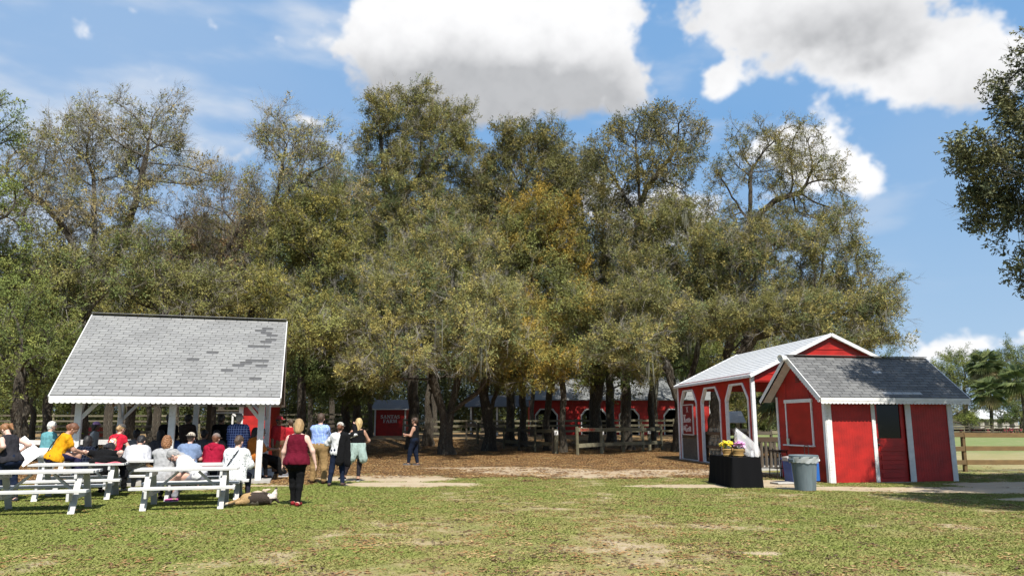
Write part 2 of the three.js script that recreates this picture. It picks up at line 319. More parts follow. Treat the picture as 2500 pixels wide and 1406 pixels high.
// ---------- trees ----------
const TREES = [['oak_tree','tall sparse oak with long bare limbs rising behind the pavilion roof at left',[-22.5,0.0,-40],0.3,[[[-0.3,4.5,0],[-0.6,8.9,0],[-0.5,11.2,0],[-0.8,14.9,0]],[[-1.1,10.3,0],[-1.8,12.0,0.5],[-2.7,13.2,1],[-4.6,14.7,1.5]],[[0.6,10.4,-0.5],[1.2,13.2,-0.5],[1.8,14.9,0],[2.0,16.6,0]],[[-0.6,8.9,0],[0.6,10.4,-0.5]]],[[-2.9,14.8,1,2.4,2.6,2.3],[-4.4,13.9,1,1.4,2.2,1.9],[-1.0,17.1,0,2.3,2.3,2.0],[0.4,18.8,0,1.3,1.5,1.3],[1.0,17.0,-1,2.9,2.3,2.4],[2.8,19.0,-1,1.3,1.5,1.3],[4.7,15.2,0,2.0,1.2,1.8],[0.4,13.2,1,3.0,1.6,2.5],[-2.9,12.4,-1,2.3,1.7,2.0]],'bare',1.0],['oak_tree','leafy oak cut off by the left edge of the picture',[-23.2,0.0,-33],0.25,[[[-0.3,4.0,0],[-0.8,9.5,0]]],[[-0.9,14.8,0,1.1,1.6,1.4],[-0.9,11.8,0,1.4,1.8,1.5],[-0.6,9.3,-1,1.4,1.6,1.4],[0.9,7.2,0,1.7,1.2,1.3]],'green',0.8],['oak_tree','broad dark green oak at the far left beside the pavilion roof',[-19.5,0.0,-30],0.2,[[[-0.1,2.8,0],[-0.2,4.4,0]],[[-0.2,3.8,0],[-0.0,4.2,-1]]],[[-0.3,4.1,0,1.7,1.4,1.4],[-0.0,5.0,-1,1.5,1.3,1.3],[0.1,2.7,1,1.4,0.9,1.2],[-0.8,6.0,-1,1.7,1.1,1.4],[0.6,3.8,-1,0.9,1.1,1.0]],'green',1.1],['oak_tree','olive oak with mossy twigs behind the left end of the pavilion roof',[-22.5,0.0,-37],0.18,[[[-0.2,3.3,0],[-0.4,5.3,0]]],[[-0.9,8.4,0,2.5,1.7,2.1],[0.7,8.6,0,2.1,1.5,1.8],[-1.5,9.4,1,1.8,1.7,1.5],[0.3,6.5,0,2.0,1.3,1.8],[2.2,7.9,0,1.5,1.1,1.3]],'mixed',1.0],['oak_tree','rusty twigged half bare oak above the middle of the pavilion roof',[-17.3,0.0,-44],0.2,[[[-0.1,3.6,0],[-0.6,8.2,0],[0.2,12.2,0],[0.9,13.7,0]],[[-0.6,8.2,0],[-1.9,11.1,0]]],[[0.1,14.4,0,2.4,2.2,2.1],[-1.3,13.2,0,2.4,1.8,2.1],[1.4,13.2,0,1.7,1.8,1.7],[-2.8,12.7,0,2.2,1.6,1.9],[-0.2,11.1,0,3.0,1.6,2.5]],'rust',0.9],['oak_tree','low olive oak showing above the middle of the pavilion roof',[-18.2,0.0,-39],0.2,[[[-0.1,3.1,0],[-0.3,6.5,0]]],[[-1.7,8.7,0,2.1,1.6,1.9],[0.3,8.3,0,2.4,1.6,2.0],[2.0,8.3,0,2.4,1.4,2.0],[-1.2,10.5,0,2.2,1.2,1.9]],'mixed',1.1],['oak_tree','slender leaning oak with a thin grey twiggy top beside the pavilion ridge',[-14.6,0.0,-42],0.2,[[[-0.1,3.3,0],[-0.2,7.4,0],[0.4,10.2,0],[0.7,13.1,0],[1.1,16.6,0]],[[0.7,13.1,0],[-0.3,14.8,0]],[[0.9,14.1,0],[2.3,15.8,0]]],[[1.0,18.1,0,1.7,1.9,1.7],[3.0,17.1,0,2.0,1.7,1.7],[1.9,15.6,0,2.4,1.3,2.0],[0.0,14.8,0,1.2,1.8,1.5],[4.0,16.6,0,1.1,1.1,0.9],[1.3,13.4,0,1.9,1.5,1.5],[4.5,15.3,0,1.5,1.5,1.3]],'bare',1.15],['oak_tree','yellowish olive oak between the slender tree and the tall centre crown',[-11.3,0.0,-41],0.24,[[[-0.1,3.2,0],[-0.3,6.8,0],[-0.0,9.1,0]]],[[-0.2,12.4,0,2.3,1.9,2.0],[-1.2,10.5,0,2.0,1.7,1.8],[1.0,10.2,0,2.3,1.9,2.0],[-2.6,9.3,0,1.5,1.5,1.3],[-0.2,7.9,0,2.8,1.7,2.3],[1.4,13.1,0,1.8,1.5,1.5],[-1.8,6.9,-1,1.5,1.5,1.3],[2.2,5.5,7,1.4,0.8,1.2],[-1.0,8.0,4.0,1.1,1.0,2.1],[1.1,6.8,4.0,2.0,1.1,2.1],[-0.0,5.8,4.0,1.1,1.0,2.1],[1.6,5.4,4.0,1.2,0.6,2.1]],'yellowish',1.15],['oak_tree','dense dark oak above the people standing beside the pavilion',[-10.0,0.01,-46],0.25,[[[-0.1,3.4,0],[-0.1,6.2,0]]],[[-0.6,7.4,0,2.8,2.2,2.4],[-2.3,5.9,0,2.2,1.6,1.9],[1.0,5.9,0,2.5,1.6,2.1],[-0.2,4.1,1,3.0,1.0,2.5],[1.1,9.0,0,2.2,1.6,1.9],[-1.2,4.5,3,1.5,0.8,1.3],[0.5,6.3,4.0,2.0,1.4,2.1],[-1.0,5.0,4.0,1.7,1.1,2.1],[2.0,5.0,4.0,1.8,1.1,2.1],[0.7,3.4,4.0,2.2,0.6,2.1],[2.1,7.7,4.0,1.7,1.1,2.1],[-0.7,3.8,4.0,1.2,0.5,2.1]],'dark',1.1],['oak_tree','tallest oak of the grove with a high spreading crown in the centre',[-6.1,0.03,-47],0.34,[[[-0.0,2.9,0],[-0.4,8.6,0],[-0.8,13.9,0],[-1.1,17.8,0]],[[-0.8,13.9,0],[-2.3,17.5,0],[-2.6,20.4,0]],[[-1.0,16.1,0],[0.9,18.9,0]]],[[-0.7,21.5,0,2.4,2.1,2.1],[0.9,21.8,0,2.4,1.7,2.1],[-2.7,21.5,0,1.3,2.1,1.8],[-2.9,19.2,0,1.4,1.7,1.5],[-0.1,18.4,0,3.5,2.4,3.0],[-2.5,16.1,0,1.8,1.7,1.5],[2.0,19.5,0,1.8,2.1,1.8],[-0.0,14.5,0,3.7,2.3,3.2],[-3.2,13.1,0,1.8,1.7,1.4]],'olive',1.15],['oak_tree','forked thick trunked oak in front of the grove with leaves to the ground side',[-3.4,0.0,-39.1],0.32,[[[0.0,1.3,0],[-0.2,2.3,0.2],[-0.6,3.8,0.5],[-0.9,6.1,0.5]],[[0.1,1.3,0],[0.3,2.5,-0.2],[0.7,4.5,-0.5],[0.5,6.6,-0.5]],[[0.2,2.1,0],[1.6,3.1,0.8],[2.5,4.5,1]]],[[-2.1,9.0,0,2.9,1.8,2.4],[0.3,10.1,0,2.9,2.2,2.4],[-0.7,7.3,0.5,3.5,1.8,3.0],[-4.0,7.2,0,2.1,1.8,1.9],[2.3,8.3,0,2.2,1.8,1.9],[-2.7,5.2,1,2.5,1.4,2.1],[0.6,5.5,0,2.9,1.4,2.4],[2.7,5.9,0,1.7,1.4,1.4],[-4.5,4.5,1,1.3,0.8,1.2],[-1.1,11.4,-1,2.2,1.5,1.9],[-2.9,4.0,5,1.2,0.5,1.0],[-1.6,4.8,8,1.3,0.6,1.1],[0.4,4.5,8.5,1.3,0.5,1.1],[2.0,5.0,8,1.3,0.8,1.1],[-1.3,7.7,4.0,2.1,1.2,2.1],[-0.1,6.3,4.0,2.5,1.2,2.1],[-3.0,6.1,4.0,1.5,1.2,2.1],[2.6,7.1,4.0,1.5,1.2,2.1],[-2.0,4.4,4.0,1.9,0.9,2.1],[1.0,4.6,4.0,2.0,0.9,2.1],[3.0,5.0,4.0,1.2,0.9,2.1],[-3.7,3.8,4.0,1.0,0.5,2.1],[-2.9,3.5,4.0,1.0,0.3,2.1],[-2.0,4.8,4.0,1.2,0.5,2.1],[0.1,4.4,4.0,1.2,0.4,2.1],[2.0,5.0,4.0,1.2,0.5,2.1]],'olive',1.2],['oak_tree','olive crowned oak right of the tallest centre crown',[-0.1,0.15,-50],0.28,[[[-0.0,2.9,0],[-0.2,10.6,0],[0.7,16.9,0]]],[[0.7,20.8,0,2.5,1.8,2.2],[3.0,20.2,0,1.5,1.8,1.7],[-0.7,19.3,0,1.9,1.8,1.7],[1.3,18.1,0,3.2,1.8,2.6],[3.8,17.8,0,1.9,1.8,1.7],[-1.3,16.4,0,2.5,2.2,2.1],[0.4,14.6,0,2.8,2.2,2.4],[-2.4,14.0,0,2.4,2.2,2.1],[-1.9,18.7,0,1.9,1.8,1.7]],'olive',1.05],['oak_tree','oak with turning orange and yellow leaves in the middle of the grove',[-1.3,0.0,-44.5],0.32,[[[0.0,1.2,0],[-0.4,3.4,0],[0.1,5.8,0],[2.3,9.7,0]],[[0.0,2.2,0],[0.8,4.8,0]]],[[2.8,13.8,0,2.5,1.9,2.1],[4.1,12.0,0,1.7,1.6,1.4],[1.3,12.3,0,1.9,1.8,1.7],[2.8,10.2,0,2.8,1.6,2.3],[2.5,8.0,0,3.0,1.8,2.5],[4.8,9.2,0,1.7,1.8,1.7],[1.1,5.3,0,2.1,1.3,1.9],[3.3,5.8,0,2.1,1.3,1.9],[2.4,4.2,4,1.2,0.4,1.0],[2.1,5.2,8,1.8,0.9,1.5],[4.0,5.1,7,1.3,0.6,1.1],[2.6,6.8,4.0,2.2,1.2,2.1],[4.7,8.0,4.0,1.2,1.2,2.1],[1.3,4.4,4.0,1.5,0.9,2.1],[3.3,4.8,4.0,1.5,0.9,2.1],[2.6,3.6,4.0,1.0,0.3,2.1],[2.4,5.1,4.0,1.5,0.6,2.1],[4.4,4.8,4.0,1.2,0.5,2.1]],'orange',1.15],['oak_tree','dark olive oak between the orange leaved oak and the right hand oaks',[5.6,0.26,-52],0.28,[[[0.0,2.8,0],[0.2,10.8,0]]],[[0.0,18.7,0,1.7,1.9,1.7],[-0.6,16.2,0,2.3,2.3,2.0],[-1.1,19.0,0,2.0,2.3,2.0],[0.5,13.5,0,2.2,2.2,1.9],[-1.5,14.1,0,2.2,2.2,1.9],[0.8,10.3,0,2.5,2.2,2.2],[-0.7,7.4,0,2.9,1.8,2.4],[-0.1,5.1,4,2.0,0.9,1.8],[-1.2,3.8,5,1.5,0.6,1.3]],'olive',1.05],['oak_tree','oak with black upright limbs showing against the white cloud',[6.9,0.01,-46],0.3,[[[-0.0,1.2,0],[0.1,6.2,0],[1.0,11.6,0],[1.2,15.3,0],[1.2,18.0,0]],[[1.2,14.2,0],[-0.4,17.2,0]],[[1.2,15.0,0],[2.0,16.9,0],[3.4,18.6,0]]],[[1.3,20.0,0,2.3,1.4,2.0],[3.4,20.3,0,2.1,1.6,1.8],[-0.6,18.6,0,1.8,1.7,1.4],[4.7,19.4,0,1.3,1.7,1.5],[2.3,17.8,0,2.9,1.4,2.4],[3.2,21.1,0,0.6,0.9,0.8],[0.4,16.1,0,2.3,1.4,2.0],[0.1,13.4,0,2.5,1.7,2.2],[3.2,14.8,0,2.5,1.7,2.2]],'openolive',0.95],['oak_tree','wide oak with a pale curved trunk left of the open red shelter',[9.5,0.0,-43.6],0.28,[[[-0.0,1.0,0],[0.2,2.6,0],[-0.2,4.7,0],[-1.1,6.4,0]],[[0.2,2.9,0],[1.2,5.2,0],[1.8,7.6,0]],[[0.1,2.4,0],[-0.6,4.7,0.3],[-0.9,7.1,0.3]]],[[0.3,11.1,0,3.0,2.1,2.5],[-2.0,9.6,0,2.4,2.1,2.1],[2.4,11.1,0,2.6,2.1,2.3],[-1.1,7.4,0,2.6,1.5,2.2],[1.8,8.1,0,2.9,1.8,2.5],[-2.9,7.0,1,1.5,1.5,1.3],[0.1,13.1,0,2.4,1.6,2.1],[-2.7,4.8,3,1.3,0.8,1.1],[-3.3,5.4,7,1.8,0.9,1.5],[-4.9,5.2,7,1.3,0.8,1.1],[-2.5,8.3,4.0,1.8,1.3,2.1],[-1.7,6.3,4.0,1.9,1.0,2.1],[1.0,7.0,4.0,2.1,1.2,2.1],[-3.2,6.1,4.0,1.1,1.0,2.1],[-2.7,4.2,4.0,1.0,0.5,2.1],[-2.6,5.2,4.0,1.5,0.6,2.1],[-4.3,5.0,4.0,1.1,0.5,2.1]],'olive',1.2],['oak_tree','oak with an open crown of dark arching limbs over the shelter ridge',[15.1,0.05,-48],0.3,[[[0.1,2.4,0],[0.1,10.3,0],[0.7,15.3,0],[0.9,18.1,0]],[[0.4,14.2,0],[2.3,16.1,0],[4.0,16.7,0]],[[0.6,14.7,0],[-0.4,16.4,0]]],[[1.2,20.1,0,1.9,1.6,1.5],[3.9,19.9,0,2.1,1.8,1.8],[-0.6,17.8,0,1.3,1.5,1.3],[5.5,17.8,0,2.0,1.7,1.7],[2.5,18.1,0,2.8,1.5,2.3],[3.9,15.6,0,2.6,1.5,2.3],[6.4,15.8,0,1.5,1.5,1.3],[-0.2,14.2,0,2.6,1.5,2.3],[2.4,13.6,0,2.6,1.2,2.3]],'openolive',0.95],['oak_tree','massive oak leaning over the white shelter roof with dark limbs',[11.1,0.0,-41.5],0.42,[[[-0.0,1.0,0],[0.2,3.2,0],[1.0,5.5,0],[2.7,7.1,0]],[[0.2,3.5,0],[2.4,6.4,0],[4.8,7.0,0.5],[6.8,7.4,0.5]],[[0.8,5.3,0],[2.3,9.2,0]]],[[2.4,10.6,0,2.9,2.1,2.4],[4.9,10.4,0,2.5,2.1,2.2],[3.4,8.2,0,3.3,1.5,2.8],[7.6,12.0,0,1.8,1.5,1.5],[8.4,10.4,0,1.8,1.5,1.5],[8.7,8.5,0,1.8,1.2,1.5],[9.0,6.9,0,1.2,1.0,1.1],[6.4,8.5,0,2.3,1.5,2.0],[5.6,7.1,0,2.8,0.9,2.3],[7.2,6.6,0,2.0,0.8,1.8],[2.2,7.1,4.0,2.4,1.0,2.1],[7.0,7.3,4.0,1.3,0.8,2.1],[7.2,5.8,4.0,0.9,0.6,2.1],[4.9,7.3,4.0,1.7,1.0,2.1],[4.2,6.0,4.0,2.0,0.5,2.1],[5.6,5.6,4.0,1.4,0.4,2.1]],'olive',1.2],['oak_tree','large near oak hanging into the upper right corner of the picture',[13.2,0.0,-15.5],0.35,[[[0.2,2.7,0],[0.4,6.2,0],[0.2,8.1,0]],[[0.3,5.3,0],[0.0,7.3,-1]],[[0.4,5.1,0],[0.1,6.1,-1.5]]],[[-0.8,9.6,-1.5,0.8,0.9,0.8],[-1.2,8.6,-2,1.0,0.6,0.9],[-1.6,8.0,-2,0.8,0.4,0.7],[-0.8,7.9,-1.5,1.0,1.0,0.8],[-0.8,6.8,-2,1.0,0.6,0.9],[-1.3,6.4,-2,0.8,0.4,0.7],[-0.5,5.6,-2,0.8,0.6,0.7],[-0.3,7.3,0,1.3,1.9,1.7],[-0.8,5.1,0,1.1,0.9,1.0],[-0.2,7.7,1,1.3,1.2,1.1],[1.8,6.7,-1,1.5,1.8,1.5],[-2.9,5.5,3,1.0,1.2,1.0],[1.4,9.0,-3,1.1,1.1,0.9],[-1.8,5.7,4.5,1.4,1.0,1.2],[-0.9,5.2,5,1.3,1.1,1.1],[-1.2,5.2,3,1.1,0.9,0.9],[0.6,4.9,3,1.4,0.9,1.2],[0.7,8.6,-0.7,1.4,1.2,1.4],[1.4,7.4,0.1,1.8,1.4,1.7],[2.1,8.2,3.3,2.4,1.6,2.2],[3.8,8.6,3.5,2.6,1.9,2.6],[3.0,9.4,1.0,2.4,1.9,2.2],[0.7,7.8,4.1,1.7,1.1,1.7],[5.3,9,0.5,2.6,2.2,2.6]],'near',1.0],['oak_tree',0,[-45.4,0.7,-64],0.22,[[[-0.2,2.4,0],[-0.9,5.2,0],[-1.1,9.4,0]]],[[-1.2,10.1,0,3.7,3.0,3.2],[-2.2,7.5,1,2.6,2.6,2.3],[0.9,6.6,-1,2.8,2.7,2.3],[-0.9,4.8,0,4.2,2.3,3.6]],'olive',0.8],['oak_tree',0,[-42.2,0.7,-66],0.22,[[[-0.2,2.5,0],[-0.6,6.7,0],[-1.2,11.1,0]]],[[-1.3,11.9,0,3.9,3.1,3.3],[-2.4,8.7,1,2.8,2.7,2.3],[0.8,8.8,-1,2.9,2.8,2.4],[-0.5,6.4,0,4.4,2.4,3.7]],'mixed',0.8],['oak_tree',0,[-40.3,0.7,-70],0.22,[[[-0.2,2.5,0],[-1.0,8.6,0],[-1.3,13.3,0]]],[[-1.4,14.1,0,4.1,3.3,3.4],[-2.8,11.0,1,3.0,2.9,2.5],[1.0,10.5,-1,3.0,2.9,2.5],[-1.0,8.2,0,4.6,2.5,4.0]],'dark',0.8],['oak_tree',0,[-31.8,0.7,-63],0.22,[[[-0.1,2.4,0],[-0.6,9.9,0],[-1.2,14.2,0]]],[[-1.3,14.9,0,3.6,3.0,3.1],[-2.5,11.6,1,2.6,2.6,2.2],[0.8,12.2,-1,2.8,2.7,2.3],[-0.5,9.6,0,4.2,2.3,3.5]],'yellowish',0.8],['oak_tree',0,[-30.0,0.7,-68],0.22,[[[-0.1,2.5,0],[-0.7,9.2,0],[-1.0,13.7,0]]],[[-1.1,14.5,0,4.0,3.2,3.4],[-2.6,11.3,1,2.9,2.8,2.4],[1.2,11.2,-1,3.0,2.9,2.5],[-0.7,8.8,0,4.5,2.4,3.9]],'green',0.8],['oak_tree',0,[-25.2,0.7,-66],0.22,[[[-0.1,2.5,0],[-1.0,10.7,0],[-1.0,15.2,0]]],[[-1.0,16.0,0,3.9,3.2,3.3],[-2.6,13.2,1,2.8,2.7,2.4],[1.2,12.4,-1,2.9,2.8,2.4],[-1.0,10.4,0,4.4,2.4,3.7]],'olive',0.8],['oak_tree',0,[-22.5,0.7,-71],0.22,[[[-0.1,2.6,0],[-0.6,13.9,0],[-1.0,18.8,0]]],[[-1.1,19.6,0,4.2,3.5,3.5],[-2.9,15.9,1,3.0,2.9,2.5],[1.4,16.3,-1,3.1,3.0,2.6],[-0.6,13.5,0,4.7,2.6,4.1]],'mixed',0.8],['oak_tree',0,[-15.1,0.7,-64],0.22,[[[-0.1,2.4,0],[-0.8,14.8,0],[-0.8,19.2,0]]],[[-0.8,20.0,0,3.7,3.1,3.2],[-2.6,16.9,1,2.8,2.7,2.3],[1.5,16.7,-1,2.9,2.8,2.4],[-0.8,14.4,0,4.3,2.3,3.6]],'dark',0.8],['oak_tree',0,[-12.7,0.7,-74],0.22,[[[-0.1,2.7,0],[-0.1,14.4,0],[-0.6,19.5,0]]],[[-0.6,20.4,0,4.4,3.6,3.7],[-2.8,16.4,1,3.2,3.1,2.6],[2.0,17.1,-1,3.2,3.1,2.8],[-0.0,14.0,0,5.0,2.7,4.2]],'yellowish',0.8],['oak_tree',0,[-6.7,0.7,-66],0.22,[[[-0.0,2.5,0],[-0.2,13.3,0],[-0.3,17.9,0]]],[[-0.3,18.6,0,3.9,3.2,3.3],[-2.3,15.4,1,2.8,2.7,2.4],[2.1,15.4,-1,2.9,2.8,2.4],[-0.2,13.0,0,4.4,2.4,3.7]],'green',0.8],['oak_tree',0,[-2.7,0.7,-72],0.22,[[[-0.0,2.6,0],[-0.5,14.5,0],[-0.1,19.4,0]]],[[-0.1,20.3,0,4.3,3.5,3.6],[-2.5,17.1,1,3.1,3.0,2.6],[2.5,16.4,-1,3.2,3.1,2.6],[-0.5,14.1,0,4.8,2.6,4.1]],'olive',0.8],['oak_tree',0,[2.4,0.7,-75],0.22,[[[0.0,2.7,0],[0.3,13.4,0],[0.1,18.5,0]]],[[0.1,19.3,0,4.4,3.7,3.7],[-2.4,15.5,1,3.2,3.1,2.8],[2.9,15.9,-1,3.3,3.2,2.8],[0.3,12.9,0,5.1,2.7,4.3]],'mixed',0.8],['oak_tree',0,[6.7,0.7,-66],0.22,[[[0.0,2.5,0],[0.0,10.0,0],[0.2,14.5,0]]],[[0.3,15.2,0,3.9,3.2,3.3],[-2.0,12.2,1,2.8,2.7,2.3],[2.7,11.9,-1,2.9,2.8,2.4],[0.0,9.6,0,4.4,2.4,3.7]],'dark',0.8],['oak_tree',0,[12.3,0.7,-74],0.22,[[[0.1,2.7,0],[0.7,11.5,0],[0.5,16.5,0]]],[[0.5,17.4,0,4.3,3.6,3.6],[-2.2,13.4,1,3.1,3.0,2.6],[3.3,14.2,-1,3.2,3.1,2.8],[0.7,11.1,0,5.0,2.6,4.2]],'yellowish',0.8],['oak_tree',0,[15.6,0.63,-66],0.22,[[[0.1,2.5,0],[0.4,9.0,0],[0.5,13.4,0]]],[[0.6,14.2,0,3.9,3.1,3.3],[-2.0,11.0,1,2.8,2.7,2.3],[3.1,11.0,-1,2.9,2.8,2.4],[0.4,8.6,0,4.4,2.4,3.7]],'green',0.8],['oak_tree',0,[22.2,0.0,-75],0.22,[[[0.1,3.4,0],[-0.1,5.4,0],[0.5,10.3,0]]],[[0.5,11.1,0,4.3,3.6,3.6],[-2.4,8.1,1,3.1,3.0,2.6],[3.3,7.2,-1,3.2,3.1,2.8],[-0.1,5.0,0,5.0,2.6,4.2]],'olive',0.8],['oak_tree',0,[22.3,0.0,-62],0.22,[[[0.1,3.1,0],[0.3,3.4,0],[0.4,7.4,0]]],[[0.4,8.1,0,3.5,2.9,3.0],[-2.1,5.1,1,2.5,2.5,2.2],[2.8,5.3,-1,2.6,2.6,2.2],[0.3,3.1,0,4.1,2.2,3.4]],'mixed',0.8],['oak_tree',0,[31.4,0.0,-72],0.22,[[[0.1,3.3,0],[-0.0,2.9,0],[0.5,7.6,0]]],[[0.5,8.4,0,4.1,3.3,3.5],[-2.5,5.3,1,3.0,2.9,2.5],[3.3,4.8,-1,3.1,3.0,2.6],[-0.0,2.5,0,4.7,2.5,4.0]],'dark',0.8],['oak_tree',0,[-23.0,0.0,-36],0.16,[[[-0.1,2.2,0],[-0.4,3.6,0],[-0.2,4.8,0]]],[[-0.2,4.6,0,1.7,1.0,1.4],[1.2,3.8,1,1.1,0.8,0.9],[-1.9,4.1,-1,1.1,0.8,1.0]],'dark',0.75],['oak_tree',0,[-26.4,0.0,-42],0.15,[[[-0.1,2.4,0],[-0.3,4.6,0],[-0.5,6.0,0]]],[[-0.5,5.8,0,1.9,1.1,1.7],[1.3,4.9,1,1.2,0.9,1.1],[-2.2,5.2,-1,1.3,0.9,1.1]],'olive',0.75],['oak_tree',0,[-23.9,0.0,-39],0.13,[[[-0.1,2.3,0],[-0.4,3.8,0],[-0.2,5.0,0]]],[[-0.2,4.8,0,1.8,1.1,1.5],[1.3,4.0,1,1.1,0.8,1.0],[-2.0,4.3,-1,1.2,0.9,1.0]],'green',0.75],['oak_tree',0,[-19.0,0.0,-36],0.2,[[[-0.1,2.2,0],[-0.2,4.2,0],[-0.4,5.4,0]]],[[-0.4,5.2,0,1.7,1.0,1.4],[1.1,4.4,1,1.1,0.8,0.9],[-1.8,4.7,-1,1.1,0.8,1.0]],'dark',0.75],['oak_tree',0,[-21.0,0.0,-42],0.24,[[[-0.1,2.4,0],[-0.4,4.8,0],[-0.3,6.2,0]]],[[-0.2,6.0,0,1.9,1.1,1.7],[1.2,5.1,1,1.2,0.9,1.1],[-2.0,5.4,-1,1.3,0.9,1.1]],'olive',0.75],['oak_tree',0,[-23.8,0.15,-50],0.16,[[[-0.1,2.4,0],[-0.2,5.1,0],[-0.5,6.7,0]]],[[-0.5,6.4,0,2.3,1.3,1.9],[1.3,5.4,1,1.4,1.0,1.2],[-2.2,5.7,-1,1.5,1.1,1.3]],'green',0.75],['oak_tree',0,[-21.5,0.26,-52],0.18,[[[-0.1,2.3,0],[-0.4,5.1,0],[-0.2,6.8,0]]],[[-0.2,6.5,0,2.3,1.4,2.0],[1.4,5.4,1,1.5,1.1,1.3],[-2.2,5.7,-1,1.5,1.1,1.3]],'dark',0.75],['oak_tree',0,[-18.3,0.06,-48],0.2,[[[-0.1,2.4,0],[-0.1,5.0,0],[-0.5,6.6,0]]],[[-0.4,6.3,0,2.2,1.3,1.9],[1.3,5.3,1,1.4,1.0,1.2],[-2.0,5.6,-1,1.4,1.0,1.2]],'olive',0.75],['oak_tree',0,[-14.8,0.5,-56],0.18,[[[-0.1,2.1,0],[-0.3,4.2,0],[-0.1,6.1,0]]],[[-0.1,5.7,0,2.5,1.5,2.1],[1.4,4.6,1,1.7,1.1,1.4],[-2.0,4.9,-1,1.8,1.2,1.4]],'green',0.75],['oak_tree',0,[-10.2,0.15,-50],0.26,[[[-0.0,2.4,0],[0.0,5.1,0],[-0.3,6.7,0]]],[[-0.3,6.4,0,2.3,1.3,1.9],[1.3,5.4,1,1.4,1.0,1.2],[-1.8,5.7,-1,1.5,1.1,1.3]],'dark',0.75],['oak_tree',0,[-10.8,0.6,-58],0.16,[[[-0.0,2.1,0],[-0.2,4.2,0],[-0.1,6.1,0]]],[[-0.0,5.8,0,2.6,1.5,2.2],[1.5,4.6,1,1.8,1.2,1.4],[-1.9,4.9,-1,1.8,1.2,1.5]],'olive',0.75],['oak_tree',0,[-5.5,0.15,-50],0.3,[[[-0.0,2.4,0],[0.1,4.2,0],[-0.2,5.9,0]]],[[-0.2,5.6,0,2.2,1.3,1.9],[1.2,4.6,1,1.4,1.0,1.2],[-1.6,4.8,-1,1.5,1.1,1.3]],'green',0.75],['oak_tree',0,[0.7,0.1,-49],0.22,[[[0.0,2.4,0],[-0.1,4.2,0],[0.1,5.8,0]]],[[0.1,5.6,0,2.2,1.3,1.9],[1.2,4.6,1,1.4,1.0,1.2],[-1.3,4.8,-1,1.5,1.1,1.3]],'dark',0.75],['oak_tree',0,[2.1,0.0,-45],0.2,[[[0.0,2.4,0],[0.2,4.3,0],[-0.1,5.8,0]]],[[-0.1,5.6,0,2.0,1.2,1.8],[1.0,4.6,1,1.3,0.9,1.1],[-1.2,4.9,-1,1.4,1.0,1.2]],'olive',0.75],['oak_tree',0,[2.8,0.0,-42],0.17,[[[0.0,2.4,0],[-0.0,3.9,0],[0.1,5.3,0]]],[[0.1,5.1,0,1.9,1.1,1.7],[1.0,4.2,1,1.2,0.9,1.0],[-1.1,4.5,-1,1.3,0.9,1.1]],'green',0.75],['oak_tree',0,[5.2,0.03,-47],0.3,[[[0.0,2.4,0],[0.3,4.2,0],[-0.1,5.7,0]]],[[-0.1,5.5,0,2.1,1.3,1.8],[1.1,4.5,1,1.4,1.0,1.2],[-1.1,4.8,-1,1.4,1.0,1.2]],'dark',0.75],['oak_tree',0,[6.5,0.15,-50],0.28,[[[0.0,2.4,0],[0.0,4.5,0],[0.1,6.1,0]]],[[0.1,5.9,0,2.2,1.3,1.9],[1.2,4.8,1,1.4,1.0,1.2],[-1.2,5.1,-1,1.5,1.1,1.3]],'olive',0.75],['oak_tree',0,[8.8,0.06,-48],0.2,[[[0.0,2.4,0],[0.3,5.0,0],[-0.1,6.6,0]]],[[-0.1,6.3,0,2.2,1.3,1.9],[1.1,5.3,1,1.4,1.0,1.2],[-1.0,5.6,-1,1.4,1.0,1.2]],'green',0.75],['oak_tree',0,[1.6,0.65,-59.3],0.16,[[[0.0,2.0,0],[0.2,5.9,0],[-0.1,7.2,0]]],[[-0.1,6.5,0,2.1,1.2,1.9],[0.9,5.3,1,1.5,0.9,1.3],[-1.1,5.5,0.5,1.5,0.9,1.3]],'olive',0.9],['oak_tree',0,[4.0,0.68,-60.3],0.16,[[[0.0,2.0,0],[0.2,6.2,0],[-0.0,7.6,0]]],[[-0.1,6.9,0,2.2,1.3,1.9],[1.0,5.7,1,1.7,0.9,1.3],[-1.1,5.9,0.5,1.7,0.9,1.3]],'dark',0.9],['oak_tree',0,[6.2,0.65,-59.3],0.16,[[[0.0,2.0,0],[0.2,5.7,0],[-0.0,7.0,0]]],[[-0.0,6.3,0,2.1,1.2,1.9],[0.9,5.1,1,1.5,0.9,1.3],[-1.1,5.3,0.5,1.5,0.9,1.3]],'green',0.9],['oak_tree',0,[8.8,0.68,-60.3],0.16,[[[0.0,2.0,0],[0.3,6.2,0],[0.1,7.6,0]]],[[0.0,6.9,0,2.2,1.3,1.9],[0.9,5.7,1,1.7,0.9,1.3],[-1.1,5.9,0.5,1.7,0.9,1.3]],'olive',0.9],['oak_tree',0,[11.2,0.65,-59.3],0.16,[[[0.0,2.0,0],[0.3,5.9,0],[0.1,7.2,0]]],[[0.1,6.5,0,2.1,1.2,1.9],[0.9,5.3,1,1.5,0.9,1.3],[-1.1,5.5,0.5,1.5,0.9,1.3]],'dark',0.9],['oak_tree',0,[13.3,0.68,-60.3],0.16,[[[0.1,2.0,0],[0.4,6.2,0],[0.1,7.6,0]]],[[0.1,6.9,0,2.2,1.3,1.9],[0.9,5.7,1,1.7,0.9,1.3],[-1.0,5.9,0.5,1.7,0.9,1.3]],'green',0.9]];

